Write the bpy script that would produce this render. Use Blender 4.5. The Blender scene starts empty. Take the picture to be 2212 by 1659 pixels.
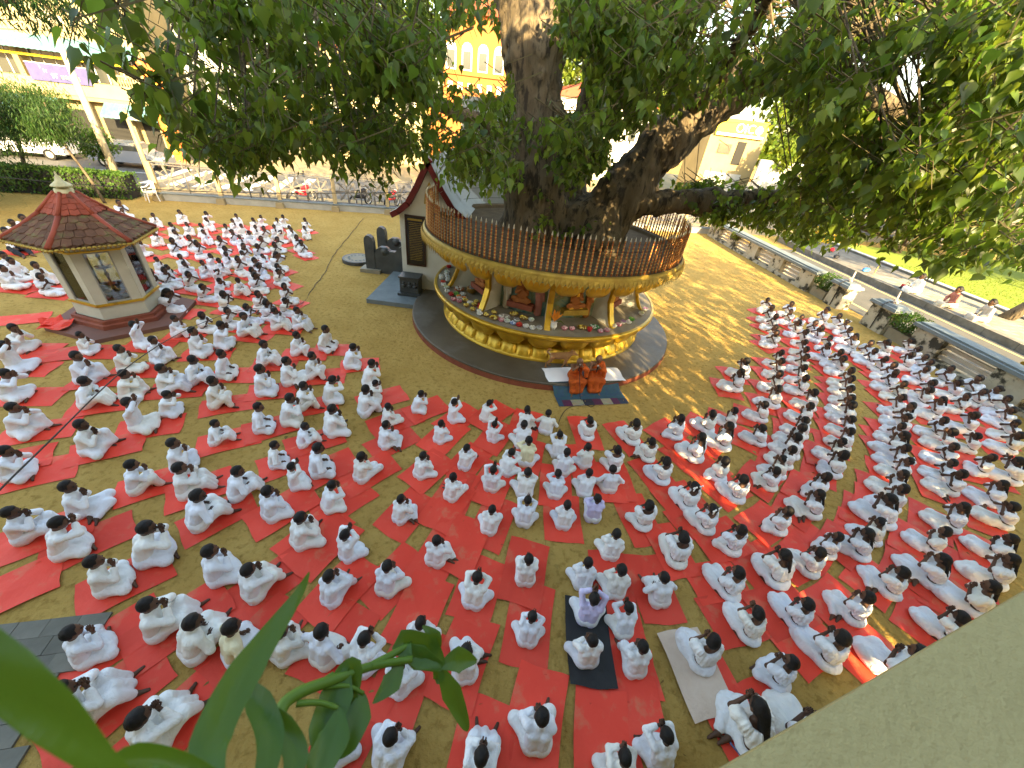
import bpy, math, random
import numpy as np
from mathutils import Vector, Matrix

R = math.radians
rnd = random.Random(7)
nrg = np.random.default_rng(11)
scn = bpy.context.scene
COL = scn.collection

# ------------------------------------------------------------------ camera
CAM_H = 5.5
PITCH, ROLL, FPX = R(35.0), R(7.3), 831.0          # focal length in pixels of a 2212 px wide frame
cd = bpy.data.cameras.new('camera')
cd.sensor_width = 36.0
cd.lens = 36.0 * FPX / 2212.0
cd.clip_start, cd.clip_end = 0.02, 2000
cam = bpy.data.objects.new('camera', cd)
COL.objects.link(cam)
_f = Vector((0, math.cos(PITCH), -math.sin(PITCH)))
_u = Vector((0, math.sin(PITCH), math.cos(PITCH)))
_r = Vector((1, 0, 0))
_cr = _r * math.cos(ROLL) + _u * math.sin(ROLL)
_cu = -_r * math.sin(ROLL) + _u * math.cos(ROLL)
cam.matrix_world = Matrix((( _cr.x, _cu.x, -_f.x, 0), (_cr.y, _cu.y, -_f.y, 0), (_cr.z, _cu.z, -_f.z, CAM_H), (0, 0, 0, 1)))
scn.camera = cam
cd.dof.use_dof = True; cd.dof.focus_distance = 8.0; cd.dof.aperture_fstop = 5.0

def ray(x, y):
    """direction from the camera's place through a point of a 2212 x 1659 frame"""
    d = _cr * ((x - 1106) / FPX) - _cu * ((y - 829.5) / FPX) + _f
    return np.array(d.normalized())

# ------------------------------------------------------------------ light
SUN_EL = R(23.0)
SUN_H = Vector((0.37, -0.929)).normalized()
sun_vec = Vector((SUN_H.x * math.cos(SUN_EL), SUN_H.y * math.cos(SUN_EL), math.sin(SUN_EL)))
w = bpy.data.worlds.new('World'); scn.world = w; w.use_nodes = True
nt = w.node_tree
sky = nt.nodes.new('ShaderNodeTexSky'); sky.sky_type = 'NISHITA'; sky.sun_disc = False
sky.sun_elevation = SUN_EL; sky.sun_rotation = math.atan2(SUN_H.x, SUN_H.y)
sky.air_density = 1.2; sky.dust_density = 2.0; sky.ozone_density = 1.0
nt.nodes['Background'].inputs['Strength'].default_value = 0.15
nt.links.new(sky.outputs[0], nt.nodes['Background'].inputs[0])
sl = bpy.data.lights.new('sun', 'SUN'); sl.energy = 4.4; sl.angle = R(0.5); sl.color = (1.0, 0.80, 0.48)
so = bpy.data.objects.new('sun', sl); COL.objects.link(so)
so.rotation_euler = sun_vec.to_track_quat('Z', 'Y').to_euler()
scn.view_settings.view_transform = 'Standard'; scn.view_settings.look = 'None'
scn.view_settings.gamma = 1.0; scn.view_settings.use_curve_mapping = False
scn.view_settings.exposure = 2.65
scn.view_settings.use_white_balance = True; scn.view_settings.white_balance_temperature = 7600
scn.cycles.use_denoising = True
scn.cycles.max_bounces = 8; scn.cycles.transparent_max_bounces = 12
try: scn.cycles.denoiser = 'OPENIMAGEDENOISE'
except Exception: pass

# ------------------------------------------------------------------ helpers
class MB:
    def __init__(s): s.v = []; s.f = []; s.m = []
    def add(s, vs, fs, m=0):
        o = len(s.v); s.v += [tuple(map(float, p)) for p in vs]
        for q in fs: s.f.append(tuple(i + o for i in q)); s.m.append(m)
        return s
    def box(s, c, d, m=0, rz=0, taper=1.0, ry=0):
        x, y, z = d[0] / 2, d[1] / 2, d[2] / 2
        P = [(-x, -y, -z), (x, -y, -z), (x, y, -z), (-x, y, -z), (-x * taper, -y * taper, z), (x * taper, -y * taper, z), (x * taper, y * taper, z), (-x * taper, y * taper, z)]
        M = Matrix.Rotation(rz, 3, 'Z') @ Matrix.Rotation(ry, 3, 'Y')
        P = [M @ Vector(p) + Vector(c) for p in P]
        return s.add(P, [(0, 3, 2, 1), (4, 5, 6, 7), (0, 1, 5, 4), (1, 2, 6, 5), (2, 3, 7, 6), (3, 0, 4, 7)], m)
    def tube(s, pts, rs, n=8, m=0, cap=True):
        pts = [Vector(p) for p in pts]
        if not hasattr(rs, '__len__'): rs = [rs] * len(pts)
        up = None; rings = []
        for i, p in enumerate(pts):
            t = (pts[min(i + 1, len(pts) - 1)] - pts[max(i - 1, 0)]).normalized()
            if up is None:
                up = Vector((0, 0, 1)) if abs(t.z) < .9 else Vector((1, 0, 0))
            a = t.cross(up); a.normalize(); b = a.cross(t); up = b
            rings.append([p + (a * math.cos(6.2831853 * k / n) + b * math.sin(6.2831853 * k / n)) * rs[i] for k in range(n)])
        fs = []
        for i in range(len(pts) - 1):
            for k in range(n):
                k2 = (k + 1) % n
                fs.append((i * n + k, (i + 1) * n + k, (i + 1) * n + k2, i * n + k2))
        if cap:
            fs.append(tuple(range(n))); fs.append(tuple((len(pts) - 1) * n + k for k in reversed(range(n))))
        return s.add([p for r in rings for p in r], fs, m)
    def lathe(s, prof, n=48, c=(0, 0, 0), m=0, a0=0.0, a1=2 * math.pi, close=True):
        full = abs(a1 - a0 - 2 * math.pi) < 1e-6
        cnt = n if full else n + 1
        vs = []
        for k in range(cnt):
            a = a0 + (a1 - a0) * k / n
            for r, z in prof: vs.append((c[0] + r * math.cos(a), c[1] + r * math.sin(a), c[2] + z))
        L = len(prof); fs = []
        for k in range(n):
            k2 = (k + 1) % cnt
            for i in range(L - 1):
                fs.append((k * L + i, k2 * L + i, k2 * L + i + 1, k * L + i + 1))
        return s.add(vs, fs, m)
    def prism(s, poly, z0, z1, m=0, M=None):
        n = len(poly)
        vs = [(x, y, z0) for x, y in poly] + [(x, y, z1) for x, y in poly]
        if M is not None: vs = [M @ Vector(p) for p in vs]
        fs = [tuple(reversed(range(n))), tuple(range(n, 2 * n))] + [(i, (i + 1) % n, n + (i + 1) % n, n + i) for i in range(n)]
        return s.add(vs, fs, m)
    def ball(s, c, r, n=8, k=6, m=0):
        if not hasattr(r, '__len__'): r = (r, r, r)
        vs = [(c[0], c[1], c[2] + r[2])]
        for j in range(1, k):
            t = math.pi * j / k
            for i in range(n):
                a = 2 * math.pi * i / n
                vs.append((c[0] + r[0] * math.sin(t) * math.cos(a), c[1] + r[1] * math.sin(t) * math.sin(a), c[2] + r[2] * math.cos(t)))
        vs.append((c[0], c[1], c[2] - r[2])); e = len(vs) - 1
        fs = [(0, 1 + i, 1 + (i + 1) % n) for i in range(n)]
        for j in range(k - 2):
            for i in range(n):
                a, b = 1 + j * n + i, 1 + j * n + (i + 1) % n
                fs.append((a, a + n, b + n, b))
        b0 = 1 + (k - 2) * n
        fs += [(e, b0 + (i + 1) % n, b0 + i) for i in range(n)]
        return s.add(vs, fs, m)
    def mesh(s, name, mats, smooth=False):
        me = bpy.data.meshes.new(name); me.from_pydata(s.v, [], s.f)
        for m in (mats if isinstance(mats, (list, tuple)) else [mats]): me.materials.append(m)
        if any(s.m): me.polygons.foreach_set('material_index', s.m)
        if smooth: me.polygons.foreach_set('use_smooth', [True] * len(me.polygons))
        me.update(); return me

def link(name, me, parent=None, loc=(0, 0, 0), rz=0.0, sc=1.0):
    o = bpy.data.objects.new(name, me); COL.objects.link(o)
    o.location = loc; o.rotation_euler = (0, 0, rz)
    o.scale = sc if hasattr(sc, '__len__') else (sc, sc, sc)
    if parent is not None: o.parent = parent
    return o
def obj(name, mb, mats, parent=None, smooth=False, **k): return link(name, mb.mesh(name, mats, smooth), parent, **k)
def empty(name, loc=(0, 0, 0), rz=0.0, sc=1.0):
    o = link(name, None, None, loc, rz, sc); o.empty_display_size = .2; return o
def tag(o, label, cat=None, group=None):
    o['label'] = label
    if cat: o['category'] = cat
    if group: o['group'] = group
    return o
def struct(o): o['kind'] = 'structure'; return o
def stuff(o): o['kind'] = 'stuff'; return o
def autosmooth(me, ang=40):
    me.polygons.foreach_set('use_smooth', [True] * len(me.polygons)); me.update()
ORD = ['zeroth', 'first', 'second', 'third', 'fourth', 'fifth', 'sixth', 'seventh', 'eighth', 'ninth', 'tenth', 'eleventh', 'twelfth', 'thirteenth', 'fourteenth', 'fifteenth', 'sixteenth', 'seventeenth', 'eighteenth', 'nineteenth', 'twentieth']
def ordw(i): return ORD[i] if i < len(ORD) else '%dth' % i

# ------------------------------------------------------------------ materials
def mat(name, c1, c2=None, scale=6.0, rough=.8, bump=0.0, bscale=None, metal=0.0, spec=.3, rndv=0.0, detail=5.0, stretch=None, c3=None, c3scale=1.5, c3lo=.52, c3hi=.66, island=0.0, transl=None, dist=0.0, coat=0.0):
    m = bpy.data.materials.new(name); m.use_nodes = True
    n, l = m.node_tree.nodes, m.node_tree.links
    b = n['Principled BSDF']
    b.inputs['Roughness'].default_value = rough; b.inputs['Metallic'].default_value = metal
    b.inputs['Specular IOR Level'].default_value = spec
    if coat: b.inputs['Coat Weight'].default_value = coat
    tc = n.new('ShaderNodeTexCoord'); vec = tc.outputs['Object']
    if stretch:
        mp = n.new('ShaderNodeMapping'); mp.inputs['Scale'].default_value = stretch
        l.new(vec, mp.inputs[0]); vec = mp.outputs[0]
    def noise(sc, det=detail):
        q = n.new('ShaderNodeTexNoise'); q.inputs['Scale'].default_value = sc; q.inputs['Detail'].default_value = det
        q.inputs['Roughness'].default_value = .6; q.inputs['Distortion'].default_value = dist
        l.new(vec, q.inputs['Vector']); return q
    col = None
    if c2 is not None:
        q = noise(scale); rp = n.new('ShaderNodeValToRGB')
        rp.color_ramp.elements[0].position = .35; rp.color_ramp.elements[1].position = .65
        rp.color_ramp.elements[0].color = (*c1, 1); rp.color_ramp.elements[1].color = (*c2, 1)
        l.new(q.outputs['Fac'], rp.inputs[0]); col = rp.outputs[0]
    else:
        rgb = n.new('ShaderNodeRGB'); rgb.outputs[0].default_value = (*c1, 1); col = rgb.outputs[0]
    if c3 is not None:
        q = noise(c3scale, 6); rp = n.new('ShaderNodeMapRange'); rp.inputs[1].default_value = c3lo; rp.inputs[2].default_value = c3hi
        l.new(q.outputs['Fac'], rp.inputs[0])
        mx = n.new('ShaderNodeMixRGB'); l.new(rp.outputs[0], mx.inputs[0]); l.new(col, mx.inputs[1]); mx.inputs[2].default_value = (*c3, 1); col = mx.outputs[0]
    if rndv or island:
        hv = n.new('ShaderNodeHueSaturation'); l.new(col, hv.inputs['Color'])
        mr = n.new('ShaderNodeMapRange'); a = rndv or island
        mr.inputs[3].default_value = 1 - a; mr.inputs[4].default_value = 1 + a
        if rndv:
            oi = n.new('ShaderNodeObjectInfo'); l.new(oi.outputs['Random'], mr.inputs[0])
        else:
            oi = n.new('ShaderNodeNewGeometry'); l.new(oi.outputs['Random Per Island'], mr.inputs[0])
            mh = n.new('ShaderNodeMath'); mh.operation = 'MULTIPLY_ADD'; mh.inputs[1].default_value = 7.31; mh.inputs[2].default_value = .17
            l.new(oi.outputs['Random Per Island'], mh.inputs[0])
            fr = n.new('ShaderNodeMath'); fr.operation = 'FRACT'; l.new(mh.outputs[0], fr.inputs[0])
            m2 = n.new('ShaderNodeMapRange'); m2.inputs[3].default_value = .47; m2.inputs[4].default_value = .515
            l.new(fr.outputs[0], m2.inputs[0]); l.new(m2.outputs[0], hv.inputs['Hue'])
        l.new(mr.outputs[0], hv.inputs['Value']); col = hv.outputs[0]
    l.new(col, b.inputs['Base Color'])
    if bump:
        q = noise(bscale or scale * 3, 6); bp = n.new('ShaderNodeBump'); bp.inputs['Strength'].default_value = min(1, bump); bp.inputs['Distance'].default_value = .02 if bump <= 1 else .02 * bump
        l.new(q.outputs['Fac'], bp.inputs['Height']); l.new(bp.outputs[0], b.inputs['Normal'])
    if transl is not None:
        tr = n.new('ShaderNodeBsdfTranslucent'); mx = n.new('ShaderNodeMixShader'); mx.inputs[0].default_value = transl
        hs = n.new('ShaderNodeHueSaturation'); hs.inputs['Value'].default_value = 2.2; hs.inputs['Hue'].default_value = .47; l.new(col, hs.inputs['Color'])
        l.new(hs.outputs[0], tr.inputs[0]); l.new(b.outputs[0], mx.inputs[1]); l.new(tr.outputs[0], mx.inputs[2])
        l.new(mx.outputs[0], n['Material Output'].inputs[0])
    return m

def cloth_mat(name, tints, bump=.42, rough=.9):
    """woven cloth; each piece takes its own tint between the given ones"""
    m = bpy.data.materials.new(name); m.use_nodes = True
    n, l = m.node_tree.nodes, m.node_tree.links; b = n['Principled BSDF']
    b.inputs['Roughness'].default_value = rough; b.inputs['Specular IOR Level'].default_value = .15
    oi = n.new('ShaderNodeObjectInfo'); rp = n.new('ShaderNodeValToRGB')
    cr = rp.color_ramp
    while len(cr.elements) < len(tints): cr.elements.new(.5)
    for i, t in enumerate(tints): cr.elements[i].position = i / max(1, len(tints) - 1); cr.elements[i].color = (*t, 1)
    l.new(oi.outputs['Random'], rp.inputs[0]); l.new(rp.outputs[0], b.inputs['Base Color'])
    tc = n.new('ShaderNodeTexCoord')
    ad = n.new('ShaderNodeVectorMath'); ad.operation = 'ADD'; l.new(tc.outputs['Object'], ad.inputs[0]); l.new(oi.outputs['Random'], ad.inputs[1])
    q = n.new('ShaderNodeTexNoise'); q.inputs['Scale'].default_value = 11; q.inputs['Detail'].default_value = 3; q.inputs['Distortion'].default_value = 2.2
    mp = n.new('ShaderNodeMapping'); mp.inputs['Scale'].default_value = (1.3, 1.0, .45); mp.inputs['Rotation'].default_value = (.3, .5, 0)
    l.new(ad.outputs[0], mp.inputs[0]); l.new(mp.outputs[0], q.inputs['Vector'])
    bp = n.new('ShaderNodeBump'); bp.inputs['Strength'].default_value = bump; bp.inputs['Distance'].default_value = .045
    l.new(q.outputs['Fac'], bp.inputs['Height']); l.new(bp.outputs[0], b.inputs['Normal'])
    return m

M = {}
M['sand'] = mat('sand', (.415, .258, .070), (.49, .318, .094), 1.2, .95, 3.5, 10.0, spec=.07, c3=(.33, .203, .054), c3scale=9.0, c3lo=.52, c3hi=.64, detail=8)
M['asphalt'] = mat('asphalt', (.09, .088, .078), (.125, .12, .105), 1.0, .9, .3, 40)
M['roadtar'] = mat('road_tar', (.085, .085, .075), (.115, .11, .095), .8, .9, .3, 40)
M['street_sand'] = mat('street_verge', (.23, .18, .09), (.27, .21, .115), .5, .95, .4, 10)
M['whitepaint'] = mat('white_road_paint', (.7, .7, .66), (.55, .54, .48), 4, .7)
M['yellowpaint'] = mat('yellow_road_paint', (.62, .5, .18), (.5, .42, .2), 5, .7)
M['concrete'] = mat('plinth_concrete', (.070, .055, .034), (.11, .09, .06), .9, .5, .25, 18, c3=(.17, .16, .14), c3scale=.55, c3lo=.5, c3hi=.72, spec=.4)
M['redband'] = mat('red_oxide', (.19, .05, .028), (.26, .075, .04), 4, .7, .2)
M['gold'] = mat('gold_paint', (.62, .375, .034), (.50, .29, .024), 3, .32, .25, 30, metal=.5, spec=.5, c3=(.2, .12, .02), c3scale=3, c3lo=.58, c3hi=.78)
M['golddull'] = mat('dull_gold_paint', (.44, .30, .055), (.30, .19, .034), 5, .5, .4, 40, metal=.35)
M['cement'] = mat('shelf_cement', (.22, .19, .13), (.28, .25, .18), 2, .6, .3, 25, c3=(.19, .17, .12), c3scale=2)
M['earth'] = mat('terrace_earth', (.075, .046, .020), (.12, .08, .038), 3, .95, .8, 14)
M['copper'] = mat('copper_lacquer', (.30, .085, .020), (.38, .12, .03), 8, .28, 0, metal=.55, spec=.6)
M['brass'] = mat('brass_band', (.45, .26, .07), None, rough=.32, metal=.8, spec=.6)
M['steel'] = mat('spear_tip', (.55, .52, .45), None, rough=.35, metal=.6)
M['whitewall'] = mat('white_limewash', (.68, .67, .60), (.60, .595, .52), 1.5, .85, .15, 20, c3=(.40, .40, .34), c3scale=1.1, c3lo=.6, c3hi=.8)
M['greywall'] = mat('weathered_whitewash', (.40, .41, .38), (.32, .33, .30), 1.2, .9, .2, 20, c3=(.16, .17, .14), c3scale=1.6, c3lo=.56, c3hi=.75)
M['darkred'] = mat('maroon_paint', (.12, .012, .012), (.16, .02, .018), 4, .5)
M['blackstone'] = mat('black_granite', (.035, .038, .038), (.06, .065, .062), 3, .45, .35, 30, spec=.5)
M['plaque'] = mat('black_plaque', (.008, .006, .004), None, rough=.25, spec=.6)
M['bark'] = mat('bark', (.105, .080, .050), (.175, .138, .088), 2.2, .95, 2.4, 13, c3=(.045, .036, .026), c3scale=6.5, c3lo=.5, c3hi=.60, stretch=(1, 1, .30), detail=8)
M['twig'] = mat('twig', (.11, .095, .045), None, rough=.9)
M['leaf'] = mat('bodhi_leaf', (.068, .130, .014), None, rough=.42, spec=.40, island=.55, transl=.45)
M['leaf2'] = mat('acacia_leaf', (.022, .060, .010), None, rough=.6, island=.5, transl=.3)
M['leaf3'] = mat('bright_leaf', (.085, .14, .014), None, rough=.6, island=.4, transl=.4)  # yellow-green leaf colour for grass, street trees and vase greenery
M['leafh'] = mat('hedge_leaf', (.045, .11, .015), None, rough=.6, island=.4, transl=.3)
M['bamboo'] = mat('house_plant_leaf', (.042, .112, .008), (.058, .14, .012), 3, .36, .15, 60, spec=.45, stretch=(1, .08, 1), transl=.3)
M['bstem'] = mat('house_plant_stem', (.085, .17, .018), (.11, .20, .025), 6, .45, transl=.15)
M['skin'] = mat('skin', (.085, .040, .022), (.10, .048, .028), 5, .55, rndv=.35, spec=.35)
M['skin2'] = mat('skin_monk', (.18, .085, .045), (.2, .1, .055), 5, .5, spec=.35)
M['hair'] = mat('black_hair', (.009, .0075, .0065), (.015, .012, .011), 30, .6, .35, 90, spec=.25, stretch=(1, 1, .2))
M['shaved'] = mat('shaved_scalp', (.11, .065, .042), None, rough=.6)
M['eye'] = mat('eye', (.015, .01, .008), None, rough=.3)
M['cloth'] = cloth_mat('white_cotton', [(.80, .80, .80), (.74, .77, .84), (.82, .815, .79), (.76, .79, .85), (.82, .82, .80), (.80, .78, .70), (.79, .80, .82)])
M['lavender'] = cloth_mat('lavender_cotton', [(.60, .56, .80), (.62, .58, .82)])
M['cream'] = cloth_mat('cream_cotton', [(.78, .70, .45), (.80, .72, .50)])
M['ribbon'] = cloth_mat('white_ribbon', [(.85, .85, .85), (.85, .85, .85)], .1)
M['saree_edge'] = mat('blue_saree_border', (.10, .14, .26), None, rough=.8)
M['robe'] = mat('orange_robe', (.50, .095, .012), (.40, .065, .010), 6, .85, .8, 14, dist=1.5)
M['dark_trouser'] = mat('black_trouser', (.012, .013, .016), None, rough=.8)
M['mat'] = mat('red_plastic', (.80, .060, .034), (.84, .080, .048), .9, .5, .9, 4, spec=.2, rndv=.13, c3=(.66, .19, .10), c3scale=3.5, c3lo=.54, c3hi=.72)
M['blackmat'] = mat('black_plastic', (.014, .014, .014), (.022, .022, .022), 3, .4, .4, 8)
M['beige'] = mat('beige_towel', (.66, .50, .38), (.72, .57, .45), 4, .95, .6, 20)
M['kioskwall'] = mat('kiosk_cream', (.52, .50, .39), (.45, .43, .33), 2, .8, .15, 20, c3=(.36, .34, .26), c3scale=2, c3lo=.6, c3hi=.8)
M['tile_red'] = mat('red_roof_slab', (.30, .062, .030), (.24, .05, .026), 4, .75, .4, 14, rndv=.15, c3=(.13, .055, .035), c3scale=3)
M['tile_brown'] = mat('mossy_roof_tile', (.10, .048, .026), (.15, .068, .038), 5, .9, .6, 18, rndv=.25, c3=(.12, .115, .04), c3scale=5)
M['hip_red'] = mat('red_hip', (.33, .068, .032), (.25, .05, .026), 3, .7, .3)
M['glass'] = None
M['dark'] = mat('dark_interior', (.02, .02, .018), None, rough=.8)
M['coping'] = mat('blue_grey_coping', (.13, .16, .165), (.17, .20, .205), 3, .7, .2, 20)
M['oldwall'] = mat('mouldy_limewash', (.46, .42, .32), (.36, .32, .23), 2.2, .9, .3, 16, c3=(.05, .046, .032), c3scale=2.6, c3lo=.50, c3hi=.58)
M['rail'] = mat('concrete_rail', (.50, .44, .36), (.42, .36, .28), 4, .85, .2)
M['fencemetal'] = mat('silver_fence_paint', (.17, .16, .145), (.13, .122, .11), 6, .45, metal=.35)
M['fencepost'] = mat('ochre_concrete_post', (.38, .29, .15), (.31, .24, .13), 3, .85, .3)
M['ochre_step'] = mat('grey_fence_base', (.25, .25, .22), (.32, .315, .27), 2, .85, .3)
M['paver'] = mat('pavement_tile', (.21, .195, .155), (.27, .25, .20), 3, .85, .3, 20, rndv=.18)
M['paver2'] = mat('grey_paving_slab', (.13, .125, .10), (.17, .16, .13), 3, .85, .3, 20, rndv=.3)
M['kerb'] = mat('dark_kerb', (.13, .12, .10), (.20, .19, .16), 3, .9, .3)
M['lawn'] = mat('lawn_ground', (.14, .20, .02), (.19, .25, .03), 2, .95, .6, 30)
M['parapet'] = mat('parapet_paint', (.44, .365, .18), (.40, .33, .16), 3, .85, .5, 45, spec=.08, c3=(.40, .34, .17), c3scale=14, c3lo=.64, c3hi=.78)
M['facade'] = mat('cream_facade', (.33, .262, .13), (.28, .22, .105), .8, .85, .2, 12)
M['facade2'] = mat('pale_facade', (.31, .265, .15), (.27, .23, .125), .8, .85)
M['orangewall'] = mat('orange_house_wall', (.34, .115, .032), (.30, .10, .028), .7, .85, .2, 10)
M['awning'] = mat('blue_corrugated_sheet', (.06, .15, .175), (.08, .185, .21), 3, .5)
M['banner'] = mat('violet_banner', (.055, .052, .145), (.07, .066, .175), 3, .6)
M['textw'] = mat('white_lettering', (.8, .8, .78), None, rough=.6)
M['textg'] = mat('green_lettering', (.30, .62, .16), None, rough=.6)
M['yellow'] = mat('yellow_board', (.80, .58, .04), None, rough=.5)
M['window'] = mat('dark_window', (.05, .055, .05), None, rough=.15, spec=.6)
M['frame'] = mat('white_frame', (.68, .66, .58), None, rough=.6)
M['redpillar'] = mat('scarlet_paint', (.62, .10, .03), (.55, .16, .03), 3, .6)
M['yelpillar'] = mat('yellow_ornament', (.80, .50, .04), (.75, .38, .05), 3, .6)
M['pole'] = mat('concrete_pole', (.46, .40, .28), (.36, .31, .22), 3, .85)
M['wire'] = mat('black_cable', (.02, .018, .016), None, rough=.6)
M['carwhite'] = mat('white_car_paint', (.75, .75, .75), None, rough=.2, spec=.6, coat=.5)
M['cargrey'] = mat('grey_car_paint', (.18, .20, .23), None, rough=.25, spec=.6, coat=.5)
M['tyre'] = mat('tyre_rubber', (.015, .015, .015), None, rough=.85)
M['redpaint'] = mat('red_paint', (.55, .02, .03), None, rough=.35)
M['bluepl'] = mat('blue_plastic', (.04, .17, .42), None, rough=.4)
M['plasticw'] = mat('white_plastic', (.70, .70, .66), None, rough=.4)
M['bag'] = mat('black_bag', (.015, .015, .017), None, rough=.7)
M['dogfur'] = mat('tan_fur', (.34, .17, .065), (.28, .13, .05), 9, .9, .7, 60, c3=(.60, .44, .26), c3scale=3, c3lo=.56, c3hi=.66)
M['zebra'] = cloth_mat('brown_white_print', [(.5, .45, .38), (.5, .45, .38)])
M['mauve'] = cloth_mat('dusty_red_blouse', [(.42, .16, .12), (.42, .16, .12)])
M['beigecl'] = cloth_mat('beige_skirt', [(.55, .48, .36), (.55, .48, .36)])
M['weave'] = None

def glass_mat():
    m = bpy.data.materials.new('kiosk_glass'); m.use_nodes = True
    n, l = m.node_tree.nodes, m.node_tree.links
    n.remove(n['Principled BSDF'])
    t = n.new('ShaderNodeBsdfTransparent'); t.inputs[0].default_value = (.88, .9, .9, 1)
    g = n.new('ShaderNodeBsdfGlossy'); g.inputs['Roughness'].default_value = .04
    fr = n.new('ShaderNodeFresnel'); fr.inputs[0].default_value = 1.9
    mx = n.new('ShaderNodeMixShader'); l.new(fr.outputs[0], mx.inputs[0]); l.new(t.outputs[0], mx.inputs[1]); l.new(g.outputs[0], mx.inputs[2])
    l.new(mx.outputs[0], n['Material Output'].inputs[0]); return m
M['glass'] = glass_mat()

def weave_mat():
    """blue patterned mat: teal field, purple and black blocks and two pale patches, laid out over the mat's own length"""
    m = bpy.data.materials.new('patterned_reed_mat'); m.use_nodes = True
    n, l = m.node_tree.nodes, m.node_tree.links; b = n['Principled BSDF']; b.inputs['Roughness'].default_value = .7
    tc = n.new('ShaderNodeTexCoord'); sp = n.new('ShaderNodeSeparateXYZ'); l.new(tc.outputs['Object'], sp.inputs[0])
    rp = n.new('ShaderNodeValToRGB'); rp.color_ramp.interpolation = 'CONSTANT'
    mr = n.new('ShaderNodeMapRange'); mr.inputs[1].default_value = -.95; mr.inputs[2].default_value = .95; l.new(sp.outputs[0], mr.inputs[0]); l.new(mr.outputs[0], rp.inputs[0])
    cols = [(0, (.04, .10, .15)), (.08, (.13, .025, .07)), (.2, (.40, .37, .22)), (.36, (.03, .035, .05)), (.5, (.12, .02, .06)), (.62, (.42, .39, .24)), (.76, (.13, .02, .07)), (.86, (.035, .05, .08))]
    while len(rp.color_ramp.elements) < len(cols): rp.color_ramp.elements.new(.99)
    for e, (p, c) in zip(rp.color_ramp.elements, cols): e.position = p; e.color = (*c, 1)
    gt = n.new('ShaderNodeMath'); gt.operation = 'LESS_THAN'; gt.inputs[1].default_value = -.52; l.new(sp.outputs[1], gt.inputs[0])
    mx = n.new('ShaderNodeMixRGB'); l.new(gt.outputs[0], mx.inputs[0]); mx.inputs[1].default_value = (.035, .105, .15, 1); l.new(rp.outputs[0], mx.inputs[2])
    q = n.new('ShaderNodeTexNoise'); q.inputs['Scale'].default_value = 9; l.new(tc.outputs['Object'], q.inputs['Vector'])
    m2 = n.new('ShaderNodeMixRGB'); m2.blend_type = 'MULTIPLY'; m2.inputs[0].default_value = .6; l.new(mx.outputs[0], m2.inputs[1]); l.new(q.outputs['Color'], m2.inputs[2])
    l.new(m2.outputs[0], b.inputs['Base Color']); return m
M['weave'] = weave_mat()

def mural_mat(name, seed):
    m = bpy.data.materials.new(name); m.use_nodes = True
    n, l = m.node_tree.nodes, m.node_tree.links; b = n['Principled BSDF']; b.inputs['Roughness'].default_value = .5
    tc = n.new('ShaderNodeTexCoord'); q = n.new('ShaderNodeTexNoise'); q.noise_dimensions = '4D'; q.inputs['W'].default_value = seed
    q.inputs['Scale'].default_value = 1.6; q.inputs['Detail'].default_value = 6; q.inputs['Distortion'].default_value = 2.2
    l.new(tc.outputs['Object'], q.inputs['Vector'])
    rp = n.new('ShaderNodeValToRGB'); cs = [(.3, (.05, .09, .07)), (.42, (.08, .17, .15)), (.5, (.18, .23, .16)), (.57, (.11, .15, .05)), (.66, (.30, .16, .08)), (.75, (.45, .37, .22))]
    while len(rp.color_ramp.elements) < len(cs): rp.color_ramp.elements.new(.5)
    for e, (p, c) in zip(rp.color_ramp.elements, cs): e.position = p; e.color = (*c, 1)
    l.new(q.outputs['Fac'], rp.inputs[0]); l.new(rp.outputs[0], b.inputs['Base Color']); return m
M['mural1'] = mural_mat('landscape_mural', 1.3); M['mural2'] = mural_mat('landscape_mural_b', 5.7)

# ------------------------------------------------------------------ implicit-surface bodies
def smin(a, b, k):
    h = np.clip(.5 + .5 * (b - a) / k, 0, 1); return b + (a - b) * h - k * h * (1 - h)
def cap(P, a, b, ra, rb):
    a = np.asarray(a, np.float32); b = np.asarray(b, np.float32); ab = b - a
    t = np.clip(((P - a) @ ab) / max(float(ab @ ab), 1e-9), 0, 1)
    return np.sqrt((((P - a) - t[:, None] * ab) ** 2).sum(1)) - (ra + (rb - ra) * t)
def ell(P, c, r):
    q = P - np.asarray(c, np.float32); r = np.asarray(r, np.float32)
    k0 = np.sqrt(((q / r) ** 2).sum(1)); k1 = np.sqrt(((q / (r * r)) ** 2).sum(1)) + 1e-9
    return k0 * (k0 - 1) / k1
def prims(P, L, k):
    d = None
    for p in L:
        e = cap(P, *p[1:]) if p[0] == 'c' else ell(P, *p[1:])
        d = e if d is None else smin(d, e, k)
    return d
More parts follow.
